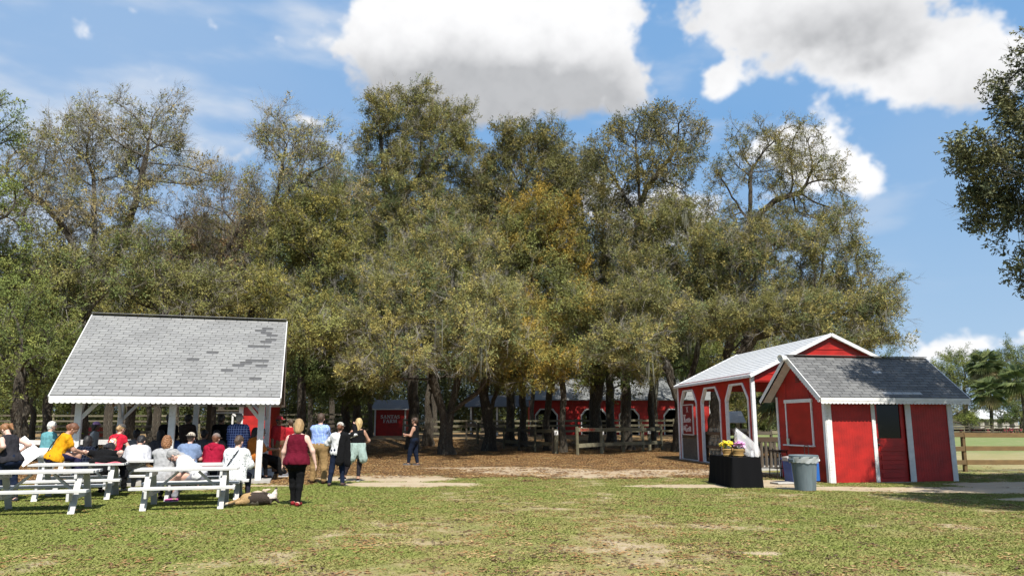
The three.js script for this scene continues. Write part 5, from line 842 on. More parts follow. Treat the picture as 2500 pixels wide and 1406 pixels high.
  lone('cup', 'white paper cup with a green print on the hatch ledge of the red shed', 'cup', new THREE.LatheGeometry([[0, 0], [.035, 0], [.048, .17], [.044, .17], [.034, .01], [0, .01]].map((p) => new THREE.Vector2(...p)), 16), M([.55, .62, .45], .6), [8.1, .993, -22.4], 0);
}
// ---------- palms, far trees and flowers across the field ----------
function palm(label, [x, z], h, r, seed) {
  const t = thing('palm_tree', label, 'palm', [x, ground(x, z), z], 0), rr = rngOf(seed), pos = [], nor = [], uvs = [], idx = [], ch = [], rs = [];
  for (let i = 0; i <= 10; i++) { ch.push(V(.25 * Math.sin(i * .3), i / 10 * h, .1 * i / 10)); rs.push(.24 - .06 * i / 10); }
  treeTube(ch, rs, 8, pos, nor, uvs, idx);
  const g = new THREE.BufferGeometry(); g.setAttribute('position', new THREE.Float32BufferAttribute(pos, 3)); g.setAttribute('normal', new THREE.Float32BufferAttribute(nor, 3)); g.setAttribute('uv', new THREE.Float32BufferAttribute(uvs, 2)); g.setIndex(idx); part('trunk', g, MT.bark, t);
  const mats = [M([.16, .19, .07], .55, { side: THREE.DoubleSide }), M([.11, .15, .055], .55, { side: THREE.DoubleSide }), M([.28, .24, .12], .7, { side: THREE.DoubleSide })], top = ch[10];
  for (let i = 0; i < 46; i++) {
    const az = rr() * 6.283, el = -1.15 + 2.5 * rr(), L = r * (.45 + .2 * rr()), d = V(Math.cos(az) * Math.cos(el), Math.sin(el), Math.sin(az) * Math.cos(el)), hub = top.clone().addScaledVector(d, L), P = [];
    const s = new THREE.Vector3().crossVectors(d, V(0, 1, 0)).normalize(), u = new THREE.Vector3().crossVectors(s, d);
    P.push(...top.clone().addScaledVector(s, .02).toArray(), ...top.clone().addScaledVector(s, -.02).toArray(), ...hub.toArray());
    for (let k = 0; k < 17; k++) { const a = (k / 16 - .5) * 3.6, bl = r * (.55 + .15 * Math.cos(a)), dir = d.clone().multiplyScalar(Math.cos(a)).addScaledVector(s, Math.sin(a)).addScaledVector(u, .1 * (rr() - .3)).normalize(), w = new THREE.Vector3().crossVectors(dir, u).normalize().multiplyScalar(r * .028), m = hub.clone().addScaledVector(dir, bl * .5), e = hub.clone().addScaledVector(dir, bl).add(V(0, -bl * .32, 0)); P.push(...hub.toArray(), ...m.clone().add(w).toArray(), ...e.toArray(), ...hub.toArray(), ...e.toArray(), ...m.clone().sub(w).toArray()); }
    const fg = new THREE.BufferGeometry(); fg.setAttribute('position', new THREE.Float32BufferAttribute(P, 3)); fg.computeVertexNormals(); part('frond', fg, el < -.75 ? mats[2] : mats[i % 2], t);
  }
}
palm('fan palm with a tall pale trunk at the right edge across the field', [72, -107], 7.4, 2.6, 3);
palm('taller fan palm crown left of and behind the pale trunked palm', [70.5, -112], 10.4, 2.4, 4);
palm('third fan palm hanging dead fronds, close behind the pale trunked palm', [68.6, -109], 6.2, 2.2, 5);
palm('cabbage palm with drooping fronds seen through the shelter opening', [15.2, -43], 3.2, 1.6, 6);
const FAR = [
  ['yellow green round oak beyond the palms at the right edge', [73, 0, -122], .4, [[[0, 3, 0], [0, 6, 0]]], [[0, 10, 0, 4.5, 3.5, 4], [-5, 8, 0, 3.5, 3, 3], [4, 7.5, 0, 4, 4, 4], [9, 10, 0, 4, 4, 4]], 'green', .8],
  ['brownish wide tree beyond the field right of the red shed roof', [62, 0, -116], .35, [[[0, 2, 0], [0, 4, 0]]], [[0, 5.5, 0, 4.5, 3.2, 4], [4.5, 4.5, 0, 3.5, 3, 3], [-5, 4.5, 0, 3.6, 3, 3], [1, 8.2, 0, 2.8, 1.8, 2.5]], 'mixed', .9],
  ['dark hedge like tree below the palms at the right edge', [79, 0, -118], .3, [[[0, 2, 0]]], [[0, 3, 0, 4.5, 2.5, 4], [6, 4, 0, 4, 3.5, 4]], 'dark', .9],
  ['low leafy shrub at the foot of the brownish tree across the field', [66, 0, -110], .15, [[[0, .8, 0]]], [[0, 1.7, 0, 3.2, 1.6, 2], [-6, 1.8, 0, 3.5, 1.7, 2]], 'green', .9],
  ['thin leafless tree top showing just above the red shed ridge', [58, 0, -120], .2, [[[0, 4, 0], [0, 8, 0]]], [[0, 8.5, 0, 2, 2.4, 2]], 'bare', .8],
];
FAR.forEach(([label, at, r0, st, lb, style, dn], i) => buildTree(['far_tree', label, at, r0, st, lb, style, dn], 300 + i, undefined, true));
{
  const r = rngOf(71), l = [], g = new THREE.IcosahedronGeometry(.09, 0), c = new THREE.Color();
  for (let i = 0; i < 2600; i++) { const x = 58 + r() * 24, q = new THREE.Quaternion(); l.push([new THREE.Matrix4().compose(V(x, .15 + r() * .75, -113 - r() * 1.4), q, V(1, 1, 1).multiplyScalar(.6 + r())), c.clone().setRGB(...(r() < .55 ? [.30, .05, .07] : [.10, .10, .04]))]); }
  instanced('flower_bed', g, M([1, 1, 1], .9), l, scene, { label: 'band of dark pink flowers along the far field fence', category: 'flower bed' });
}
// ---------- people: bodies are one blended surface; clothes, hair, shoes are their parts ----------
// round cones joined with a smooth minimum; meshed by surface nets
function field(prims, k, cuts) {            // prims: [ax,ay,az,bx,by,bz,ra,rb, fx,fy,fz,fs]
  const n = prims.length, ik = 1 / k;
  return (x, y, z) => {
    let d = 1e9;
    for (let i = 0; i < n; i++) {
      const p = prims[i]; let px = x - p[0], py = y - p[1], pz = z - p[2];
      if (p[11]) { const s = (px * p[8] + py * p[9] + pz * p[10]) * p[11]; px += p[8] * s; py += p[9] * s; pz += p[10] * s; }
      const bx = p[3] - p[0], by = p[4] - p[1], bz = p[5] - p[2], L = bx * bx + by * by + bz * bz, t = L > 1e-9 ? Math.min(1, Math.max(0, (px * bx + py * by + pz * bz) / L)) : 0;
      const dx = px - bx * t, dy = py - by * t, dz = pz - bz * t, e = Math.sqrt(dx * dx + dy * dy + dz * dz) - (p[6] + (p[7] - p[6]) * t);
      const h = Math.max(0, k - Math.abs(d - e)) * ik; d = Math.min(d, e) - h * h * k * .25;
    }
    if (cuts) for (const c of cuts) { const e = c.length > 4 ? c[3] - Math.sqrt((x - c[0]) ** 2 + (y - c[1]) ** 2 + (z - c[2]) ** 2) : x * c[0] + y * c[1] + z * c[2] - c[3]; if (e > d) d = e; }
    return d;
  };
}
function nets(f, prims, pad, cell) {
  let lo = [1e9, 1e9, 1e9], hi = [-1e9, -1e9, -1e9];
  for (const p of prims) { const r = Math.max(p[6], p[7]) + pad; for (let a = 0; a < 3; a++) { lo[a] = Math.min(lo[a], p[a] - r, p[a + 3] - r); hi[a] = Math.max(hi[a], p[a] + r, p[a + 3] + r); } }
  const B = 4, nb = lo.map((l, a) => Math.ceil((hi[a] - l) / cell / B)), nx = nb[0] * B + 1, ny = nb[1] * B + 1, nz = nb[2] * B + 1, F = new Float32Array(nx * ny * nz).fill(9), half = B * cell * .87 + pad;
  for (let bz = 0; bz < nb[2]; bz++) for (let by = 0; by < nb[1]; by++) for (let bx = 0; bx < nb[0]; bx++) {
    const c = f(lo[0] + (bx + .5) * B * cell, lo[1] + (by + .5) * B * cell, lo[2] + (bz + .5) * B * cell);
    if (Math.abs(c) > half * 1.6) { if (c < 0) for (let k = 0; k <= B; k++) for (let j = 0; j <= B; j++) for (let i = 0; i <= B; i++) { const q = ((bz * B + k) * ny + by * B + j) * nx + bx * B + i; if (F[q] === 9) F[q] = -9; } continue; }
    for (let k = 0; k <= B; k++) for (let j = 0; j <= B; j++) for (let i = 0; i <= B; i++) { const q = ((bz * B + k) * ny + by * B + j) * nx + bx * B + i; if (Math.abs(F[q]) === 9) F[q] = f(lo[0] + (bx * B + i) * cell, lo[1] + (by * B + j) * cell, lo[2] + (bz * B + k) * cell); }
  }
  const vid = new Int32Array(nx * ny * nz).fill(-1), pos = [], idx = [], at = (i, j, k) => (k * ny + j) * nx + i;
  for (let k = 0; k < nz - 1; k++) for (let j = 0; j < ny - 1; j++) for (let i = 0; i < nx - 1; i++) {
    let m = 0; const v = []; for (let c = 0; c < 8; c++) { const d = F[at(i + (c & 1), j + (c >> 1 & 1), k + (c >> 2))]; v.push(d); if (d < 0) m |= 1 << c; }
    if (m === 0 || m === 255) continue;
    let sx = 0, sy = 0, sz = 0, n = 0;
    for (const [a, b] of EDGES) if ((v[a] < 0) !== (v[b] < 0)) { const t = v[a] / (v[a] - v[b]); sx += lerp(a & 1, b & 1, t); sy += lerp(a >> 1 & 1, b >> 1 & 1, t); sz += lerp(a >> 2, b >> 2, t); n++; }
    vid[at(i, j, k)] = pos.length / 3; pos.push(lo[0] + (i + sx / n) * cell, lo[1] + (j + sy / n) * cell, lo[2] + (k + sz / n) * cell);
  }
  const quad = (a, b, c, d, flip) => { if (a < 0 || b < 0 || c < 0 || d < 0) return; if (flip) idx.push(a, c, b, a, d, c); else idx.push(a, b, c, a, c, d); };
  for (let k = 1; k < nz - 1; k++) for (let j = 1; j < ny - 1; j++) for (let i = 1; i < nx - 1; i++) {
    const s = F[at(i, j, k)] < 0;
    if (s !== F[at(i + 1, j, k)] < 0) quad(vid[at(i, j - 1, k - 1)], vid[at(i, j, k - 1)], vid[at(i, j, k)], vid[at(i, j - 1, k)], !s);
    if (s !== F[at(i, j + 1, k)] < 0) quad(vid[at(i - 1, j, k - 1)], vid[at(i - 1, j, k)], vid[at(i, j, k)], vid[at(i, j, k - 1)], !s);
    if (s !== F[at(i, j, k + 1)] < 0) quad(vid[at(i - 1, j - 1, k)], vid[at(i, j - 1, k)], vid[at(i, j, k)], vid[at(i - 1, j, k)], !s);
  }
  const g = new THREE.BufferGeometry(); g.setAttribute('position', new THREE.Float32BufferAttribute(pos, 3)); g.setIndex(idx); g.computeVertexNormals(); return g;
}
const EDGES = []; for (let a = 0; a < 8; a++) for (const b of [1, 2, 4]) if (!(a & b)) EDGES.push([a, a | b]);
const prim = (a, b, ra, rb = ra, f, fs = 0) => [a.x, a.y, a.z, b.x, b.y, b.z, ra, rb, f ? f.x : 0, f ? f.y : 0, f ? f.z : 0, fs];
function planar(g, s = 1) { const h = uvm(g); return h; }
function tint(g, fn) { const p = g.attributes.position, c = new Float32Array(p.count * 3); for (let i = 0; i < p.count; i++) { const q = fn(p.getX(i), p.getY(i), p.getZ(i)); c[i * 3] = q[0]; c[i * 3 + 1] = q[1]; c[i * 3 + 2] = q[2]; } g.setAttribute('color', new THREE.BufferAttribute(c, 3)); return g; }
const T_cloth = tex(256, (u, v) => grey(.9 + .1 * tile(u, v, 40, 40, 2) + .08 * tile(u, v, 4, 4, 3)), true, 2, 2), T_clothB = tex(256, (u, v) => grey(.5 + .4 * tile(u, v, 3, 5, 4)), false, 3, 3);
const cloths = new Map();
function cloth(c, pattern) {
  const key = c.join() + (pattern || ''); if (cloths.has(key)) return cloths.get(key);
  let map = T_cloth;
  if (pattern === 'check') map = tex(64, (u, v) => { const a = u % 1 < .22, b = v % 1 < .22; return a && b ? [.95, .97, 1] : a || b ? [.72, .8, .95] : [.42, .55, .85]; }, true, 28, 28);
  if (pattern === 'plaid') map = tex(64, (u, v) => { const a = u < .16, b = v < .16; return a || b ? [.75, .85, 1] : u > .5 ? [.3, .36, .55] : [.2, .25, .45]; }, true, 15, 15);
  if (pattern === 'floral') map = tex(256, (u, v) => { const q = tile(u, v, 11, 11, 2); return q > .3 ? [.42, .48, .44] : q < -.38 ? [.5, .58, .64] : [.97, .97, .97]; }, true, 1.6, 1.6);
  const m = new THREE.MeshPhysicalMaterial({ roughness: .95, specularIntensity: .25, map, bumpMap: T_clothB, bumpScale: .012 }); m.color.setRGB(...c); cloths.set(key, m); return m;
}
const SKINS = { fair: [.56, .33, .25], tan: [.42, .235, .16], brown: [.16, .082, .05], pale: [.62, .40, .32] };
const skinM = M([1, 1, 1], .55, { vertexColors: true });
const HAIRS = { blonde: [.46, .33, .15], darkblonde: [.30, .19, .085], brown: [.06, .034, .02], auburn: [.13, .05, .022], black: [.012, .010, .010], white: [.62, .60, .56], grey: [.26, .255, .25], ginger: [.22, .10, .04] };
function ik(a, target, l1, l2, pole) {
  const d = target.clone().sub(a); let L = d.length(); if (L > l1 + l2 - .004) { d.multiplyScalar((l1 + l2 - .004) / L); L = l1 + l2 - .004; }
  const end = a.clone().add(d), u = d.clone().normalize(), x = (l1 * l1 - l2 * l2 + L * L) / (2 * L), h = Math.sqrt(Math.max(0, l1 * l1 - x * x)), n = pole.clone().addScaledVector(u, -pole.dot(u)).normalize();
  return [a.clone().addScaledVector(u, x).addScaledVector(n, h), end];
}
/* a person: local +z is where they face, +x their left side.  o: h height, g girth, seat (height of the seat or 0), lean, tilt, twist, head [yaw, pitch, roll],
   feet [[x,z],[x,z]], hands [[x,y,z],[x,y,z]] from the shoulders' mid point on the ground frame, top/bottom/shoes/hair/hat */
function person(label, [x, z], face, o, y0 = 0.02) {
  const t = thing('person', label, 'person', [x, ground(x, z) + y0, z], face), S = (o.h || 1.7) / 1.75, G = o.g || 1, cell = o.cell || .017;
  const hipY = o.seat ? o.seat + .11 * S * G : (.93 + (o.dip || 0)) * S, Pc = V(o.px || 0, hipY, o.pz || 0);
  const U = V(Math.sin(o.tilt || 0), 1, 0).applyAxisAngle(V(1, 0, 0), o.lean || 0).normalize(), X = V(1, 0, 0).applyAxisAngle(V(0, 1, 0), o.twist || 0), Rr = X.clone().addScaledVector(U, -X.dot(U)).normalize(), Fw = new THREE.Vector3().crossVectors(Rr, U).normalize();
  const at = (r, u, f = 0) => Pc.clone().addScaledVector(Rr, r * S).addScaledVector(U, u * S).addScaledVector(Fw, f * S);
  const lowU = V(0, 1, 0), hipX = V(1, 0, 0);
  // torso
  const torso = [prim(at(-.075, -.01), at(.075, -.01), .125 * S * G, .125 * S * G, Fw, .12), prim(at(-.05, .12), at(-.065, .36), .118 * S * G, .118 * S * Math.sqrt(G), Fw, .25), prim(at(.05, .12), at(.065, .36), .118 * S * G, .118 * S * Math.sqrt(G), Fw, .25), prim(at(-.085, .40), at(.085, .40), .092 * S * Math.sqrt(G), .092 * S * Math.sqrt(G), Fw, .1)];
  if (o.hips) torso.push(prim(at(-.07, -.05, -.03), at(.07, -.05, -.03), .118 * S * G * o.hips, .118 * S * G * o.hips));
  if (o.belly) torso.push(prim(at(0, .12, .06), at(0, .2, .05), .14 * S * G * o.belly, .13 * S * G * o.belly));
  if (o.bust) torso.push(prim(at(-.065, .33, .085), at(.065, .33, .085), .07 * S, .07 * S));
  const shY = .43, sh = [at(.17 * Math.sqrt(G), shY), at(-.17 * Math.sqrt(G), shY)];
  // legs
  const hips = [Pc.clone().addScaledVector(hipX, .092 * S), Pc.clone().addScaledVector(hipX, -.092 * S)], legs = [], feet = o.feet || [[.1, 0], [-.1, 0]], thigh = .43 * S, shin = .42 * S, an = .075 * S;
  const knees = [], ankles = [], kp = o.knee || [[.05, .2, 1], [-.05, .2, 1]];
  for (let i = 0; i < 2; i++) { const [k, e] = ik(hips[i], V(feet[i][0], (feet[i][2] || 0) + an, feet[i][1]), thigh, shin, V(...kp[i])); knees.push(k); ankles.push(e); legs.push(prim(hips[i], k, .088 * S * G, .062 * S * Math.sqrt(G)), prim(k, e, .058 * S * Math.sqrt(G), .040 * S)); legs.push(prim(k.clone().lerp(e, .28).addScaledVector(V(0, 0, -1), .012), k.clone().lerp(e, .3), .052 * S * Math.sqrt(G), .05 * S)); }
  const turn = o.toes || [.15, -.15], foot = feet.map((f, i) => V(Math.sin(turn[i]), 0, Math.cos(turn[i]))), footP = ankles.map((a, i) => prim(V(a.x, a.y - .035 * S, a.z).addScaledVector(foot[i], -.03 * S), V(a.x, a.y - .048 * S, a.z).addScaledVector(foot[i], .15 * S), .036 * S, .027 * S));
  // arms
  const up = .29 * S, fo = .255 * S, elbows = [], wrists = [], arms = [], hand = o.hands || [[.25, .80, .05], [-.25, .80, .05]], ep = o.elbow || [[.4, 0, -1], [-.4, 0, -1]];
  for (let i = 0; i < 2; i++) { const [e, w] = ik(sh[i], V(...hand[i]), up, fo, V(...ep[i])); elbows.push(e); wrists.push(w); arms.push(prim(sh[i], e, .05 * S * Math.sqrt(G), .042 * S * Math.sqrt(G)), prim(e, w, .041 * S * Math.sqrt(G), .027 * S)); }
  // head
  const [hy, hp, hr] = o.head || [0, 0, 0], nb = at(0, .50, .01), hq = new THREE.Quaternion().setFromEuler(new THREE.Euler(hp, hy, hr, 'YXZ')), HU = V(0, 1, 0).lerp(U, .5).normalize().applyQuaternion(hq), HFr = V(0, 0, 1).applyQuaternion(hq), HF = HFr.addScaledVector(HU, -HFr.dot(HU)).normalize(), HR = new THREE.Vector3().crossVectors(HU, HF), hc = nb.clone().addScaledVector(U, .075 * S).addScaledVector(HU, .11 * S).addScaledVector(HF, .02 * S);
  const hd = (r, u, f) => hc.clone().addScaledVector(HR, r * S).addScaledVector(HU, u * S).addScaledVector(HF, f * S);
  const neck = prim(at(0, .47), hd(0, -.07, -.02), .056 * S, .05 * S);
  const head = [prim(hd(0, .03, -.02), hd(0, .028, .02), .094 * S, .088 * S, HR, .16), prim(hd(0, -.055, .035), hd(0, -.075, .052), .062 * S, .042 * S), prim(hd(0, .0, .088), hd(0, -.028, .112), .010 * S, .015 * S), prim(hd(.078, -.008, -.01), hd(.082, -.035, -.004), .016 * S, .012 * S), prim(hd(-.078, -.008, -.01), hd(-.082, -.035, -.004), .016 * S, .012 * S), prim(hd(-.03, .022, .082), hd(.03, .022, .082), .016 * S), neck];
  const skin = SKINS[o.skin || 'fair'], bodyP = [...torso, ...legs, ...footP, ...arms, neck, prim(at(0, .485), at(.13, .435), .05 * S, .052 * S), prim(at(0, .485), at(-.13, .435), .05 * S, .052 * S)];
  const body = tint(nets(field(bodyP, .045 * S), bodyP, .02, cell), () => skin);
  const hg = tint(nets(field(head, .022 * S), head, .012, Math.min(cell, .011)), (px, py, pz) => {
    const q = V(px, py, pz).sub(hc), r = q.dot(HR) / S, u = q.dot(HU) / S, f = q.dot(HF) / S;
    if (f > .06 && Math.abs(Math.abs(r) - .033) < .015 && Math.abs(u + .002) < .010) return Math.abs(Math.abs(r) - .033) < .007 ? [.03, .025, .02] : [.6, .58, .55];
    if (f > .06 && Math.abs(r) < .026 && Math.abs(u + .058) < .009) return [skin[0] * .75, skin[1] * .45, skin[2] * .45];
    return skin;
  });
  const geos = [body, hg];
  for (let i = 0; i < 2; i++) {                        // hands: palm and five bent fingers
    const d = wrists[i].clone().sub(elbows[i]).normalize(), s = i ? -1 : 1; let n = V(-s, 0, 0).addScaledVector(d, s * d.x).normalize(); if (n.lengthSq() < .1) n = V(0, 1, 0);
    const ac = new THREE.Vector3().crossVectors(d, n).normalize(), w = wrists[i], hp2 = [prim(w, w.clone().addScaledVector(d, .075 * S), .024 * S, .03 * S, n, .7)], cu = .5;
    for (let k = 0; k < 4; k++) { const b = w.clone().addScaledVector(d, .082 * S).addScaledVector(ac, (k - 1.5) * .019 * S), L = [.062, .072, .068, .052][k] * S, m = b.clone().addScaledVector(d, L * .5).addScaledVector(n, L * .12), e = m.clone().addScaledVector(d, L * .42).addScaledVector(n, L * cu * .6); hp2.push(prim(b, m, .0088 * S, .008 * S), prim(m, e, .008 * S, .0065 * S)); }
    const tb = w.clone().addScaledVector(d, .03 * S).addScaledVector(ac, .03 * S * (hand[i][3] || 1)), tm = tb.clone().addScaledVector(d, .035 * S).addScaledVector(ac, .02 * S * (hand[i][3] || 1)).addScaledVector(n, .012 * S); hp2.push(prim(tb, tm, .0115 * S, .0095 * S), prim(tm, tm.clone().addScaledVector(d, .03 * S).addScaledVector(n, .008), .0095 * S, .007 * S));
    geos.push(tint(nets(field(hp2, .008), hp2, .006, o.cell && o.cell > .02 ? .009 : .006), () => skin));
  }
  part('body', geos, skinM, t);
  const wob = (f, amp, fx, fy) => (px, py, pz) => f(px, py, pz) + amp * n3(px * fx + x, py * fy, pz * fx + z);
  // top
  const tp = o.top;
  if (tp) {
    const th = tp.loose || .014, grow2 = (p, k) => { const q = p.slice(); q[6] += k; q[7] += k; return q; }, sl = tp.sleeve ?? .5, P2 = torso.map((p) => grow2(p, th)); P2.push(prim(at(.02, .475), at(.13, .435), .052 * S + th, .054 * S + th), prim(at(-.02, .475), at(-.13, .435), .052 * S + th, .054 * S + th));
    if (sl > 0) for (let i = 0; i < 2; i++) { const e = sh[i].clone().lerp(elbows[i], Math.min(1, sl)); P2.push(prim(sh[i], e, (.056 * Math.sqrt(G)) * S + th, .050 * S * Math.sqrt(G) + th * .9)); if (sl > 1) P2.push(prim(elbows[i], elbows[i].clone().lerp(wrists[i], sl - 1), .044 * S * Math.sqrt(G) + th, .034 * S + th)); }
    if (tp.skirt) P2.push(prim(at(-.09, tp.hem ?? -.1), at(.09, tp.hem ?? -.1), .132 * S * G + th, .132 * S * G + th));
    const hem = at(0, tp.hem ?? -.08), nk = at(0, tp.neck ?? .535), cuts = [[-U.x, -U.y, -U.z, -U.dot(hem)], [U.x, U.y, U.z, U.dot(nk)]];
    if (tp.back) { const bp = at(0, .49, -.05), bn = U.clone().multiplyScalar(.75).addScaledVector(Fw, -.6).normalize(); cuts.push([bn.x, bn.y, bn.z, bn.dot(bp) + .05]); }
    if (sl === 0) for (const s of [1, -1]) { const c = at(s * ((tp.strap || .135) + .11), .42); cuts.push([c.x, c.y, c.z, .115 * S, 1]); }
    part(tp.name || 'shirt', planar(nets(wob(field(P2, .05 * S, cuts), .011, 11, 6), P2, .03, cell)), cloth(tp.c, tp.pattern), t);
    if (tp.hood) { const P3 = [prim(at(-.09, .5, -.06), at(.09, .5, -.06), .06 * S, .06 * S), prim(at(0, .42, -.1), at(0, .5, -.09), .06 * S, .07 * S)]; part('hood', planar(nets(field(P3, .05), P3, .02, cell)), cloth(tp.c), t); }
  }
  const bt = o.bottom;
  if (bt) {
    const th = bt.loose || .008, P2 = [torso[0], ...(o.hips ? [torso[4]] : [])].map((p) => { const q = p.slice(); q[6] += th; q[7] += th; return q; }), len = bt.len ?? .95; P2.push(prim(at(-.05, .05), at(.05, .05), .118 * S * G + th, .118 * S * G + th, Fw, .2));
    for (let i = 0; i < 2; i++) { const l2 = Math.min(1, len * 2 - 1); P2.push(prim(hips[i], knees[i], .09 * S * G + th, .064 * S * Math.sqrt(G) + th)); P2.push(prim(knees[i].clone().lerp(ankles[i], .28).addScaledVector(V(0, 0, -1), .012), knees[i].clone().lerp(ankles[i], .3), .053 * S * Math.sqrt(G) + th, .051 * S + th)); if (l2 > 0) P2.push(prim(knees[i], knees[i].clone().lerp(ankles[i], l2), .06 * S * Math.sqrt(G) + th, .044 * S + th * (bt.flare || 1))); }
    const tp2 = Pc.clone().addScaledVector(U, (bt.rise ?? .1) * S);
    part(bt.name || 'trousers', planar(nets(wob(field(P2, .04 * S, [[U.x, U.y, U.z, U.dot(tp2)]]), .005, 12, 7), P2, .02, cell)), cloth(bt.c), t);
  }
  if (o.belt) { const a = at(0, .07); const P2 = [prim(at(-.05, .07), at(.05, .07), .132 * S * G, .132 * S * G, Fw, .2)], a1 = at(0, .052), a2 = at(0, .088); part('belt', nets(field(P2, .01, [[-U.x, -U.y, -U.z, -U.dot(a1)], [U.x, U.y, U.z, U.dot(a2)]]), P2, .02, .012), MT.black, t); }
  for (let i = 0; i < 2; i++) if (o.shoes) {
    const a = ankles[i], f = foot[i], by = a.y - an, P2 = [prim(V(a.x, by + .042, a.z).addScaledVector(f, -.035 * S), V(a.x, by + .036, a.z).addScaledVector(f, .16 * S), .044 * S, .036 * S)], sole = by + .002;
    const sh2 = part(i ? 'shoe_001' : 'shoe', nets(field(P2, .02, [[0, -1, 0, -sole]]), P2, .02, .011), cloth(o.shoes), t); if (o.soles) { const P3 = [prim(V(a.x, by + .012, a.z).addScaledVector(f, -.035 * S), V(a.x, by + .012, a.z).addScaledVector(f, .165 * S), .046 * S, .038 * S)]; part('sole', nets(field(P3, .01, [[0, -1, 0, -sole + .002], [0, 1, 0, by + .022]]), P3, .02, .011), cloth(o.soles), sh2); }
  }
  // hair
  if (o.hair) {
    const [hk, hs] = o.hair, P2 = [prim(hd(0, .04, -.025), hd(0, .038, .008), .102 * S, .096 * S, HR, .1)], cuts = []; let bob = 0;
    const fp = hd(0, .03, .055), fn = HF.clone().multiplyScalar(.82).addScaledVector(HU, -.57).normalize(); cuts.push([fn.x, fn.y, fn.z, fn.dot(fp)]);
    if (hs === 'bob' || hs === 'long' || hs === 'curly') { const dn = { bob: .115, curly: .10, long: .3 }[hs]; P2.push(prim(hd(0, -.02, -.05), hd(0, -dn, -.06), .095 * S, (hs === 'long' ? .06 : .085) * S), prim(hd(.06, 0, -.01), hd(.065, -dn * .8, -.02), .045 * S, .04 * S), prim(hd(-.06, 0, -.01), hd(-.065, -dn * .8, -.02), .045 * S, .04 * S)); }
    if (hs === 'pony') P2.push(prim(hd(0, .03, -.11), hd(0, -.02, -.17), .035 * S, .04 * S), prim(hd(0, -.02, -.17), hd(0, -.13, -.17), .042 * S, .018 * S));
    if (hs === 'bun') P2.push(prim(hd(0, .0, -.115), hd(0, -.02, -.12), .045 * S, .045 * S), prim(hd(0, -.03, -.06), hd(0, -.06, -.05), .06 * S, .05 * S));
    if (hs === 'short') P2.push(prim(hd(0, -.0, -.055), hd(0, -.05, -.05), .075 * S, .058 * S));
    if (hs === 'hang') P2.push(prim(hd(0, .0, .05), hd(0, -.25, .1), .1 * S, .07 * S), prim(hd(.07, .02, 0), hd(.08, -.22, .05), .05 * S, .04 * S), prim(hd(-.07, .02, 0), hd(-.08, -.22, .05), .05 * S, .04 * S));
    const curl = hs === 'curly' ? .02 : .007, ff = field(P2, .03 * S, hs === 'hang' ? [] : cuts), base = HAIRS[hk];
    const g2 = nets((px, py, pz) => { const q = V(px, py, pz).sub(hc), ang = Math.atan2(q.dot(HR), q.dot(HF)); return ff(px, py, pz) + (hs === 'curly' ? curl * n3(px * 38, py * 38, pz * 38) : curl * n3(ang * 9, q.dot(HU) * 6, 3) ); }, P2, .03, Math.min(cell, .011));
    part('hair', tint(g2, (px, py, pz) => { const q = V(px, py, pz).sub(hc), k = 1 + .4 * n3(Math.atan2(q.dot(HR), q.dot(HF)) * 8, q.dot(HU) * 7, 1); return base.map((c) => c * k); }), hairM, t);
  }
  if (o.hat) {
    const P2 = [prim(hd(0, .045, -.02), hd(0, .05, .005), .106 * S, .1 * S, HR, .08)], b = hd(0, .04, 0), P3 = [prim(hd(-.03, .045, .11), hd(.03, .045, .11), .07 * S, .07 * S, HU, 7), prim(hd(-.02, .04, .15), hd(.02, .04, .15), .06 * S, .06 * S, HU, 7)], bd = o.hat.back ? -1 : 1;
    const hat = part('cap', nets(field(P2, .02, [[-HU.x, -HU.y, -HU.z, -HU.dot(b)]]), P2, .02, .011), cloth(o.hat.c), t);
    if (bd < 0) for (const p of P3) { const c = hc; for (const k of [0, 3]) { const q = V(p[k], p[k + 1], p[k + 2]).sub(c), f2 = q.dot(HF); q.addScaledVector(HF, -2 * f2); p[k] = c.x + q.x; p[k + 1] = c.y + q.y; p[k + 2] = c.z + q.z; } }
    part('brim', nets(field(P3, .02), P3, .01, .009), cloth(o.hat.brim || o.hat.c), hat);
  }
  if (o.glasses) part('glasses', [bar(hd(-.065, .0, .1), hd(.065, .0, .1), .012, .03, 0), bar(hd(.07, .004, .095), hd(.082, .002, -.01), .006, .01, 0), bar(hd(-.07, .004, .095), hd(-.082, .002, -.01), .006, .01, 0)], MT.black, t);
  if (o.strap) { const pts = []; for (let k = 0; k <= 10; k++) { const a = k / 10; pts.push(at(lerp(-.13, .15, a), lerp(.48, .02, a), -.125 * Math.sqrt(G) - .025 - .018 * Math.sin(a * 3.14))); } part('bag_strap', new THREE.TubeGeometry(new THREE.CatmullRomCurve3(pts), 20, .013, 5), MT.black, t); }
  if (o.extra) o.extra({ t, at, hd, sh, elbows, wrists, Pc, U, Fw, Rr, S, knees, ankles, cell });
  return t;
}
const hairM = M([1, 1, 1], .6, { vertexColors: true });
const BLACK = [.009, .009, .010], NAVY = [.015, .022, .065], JEANS = [.016, .025, .055], WHITE = [.74, .74, .74], GREYC = [.40, .40, .41];
const AWAY = Math.PI, sit = (h, o) => ({ seat: h, feet: [[.12, .42], [-.12, .42]], hands: [[.16, h + .32, .38], [-.16, h + .32, .38]], lean: .18, ...o });
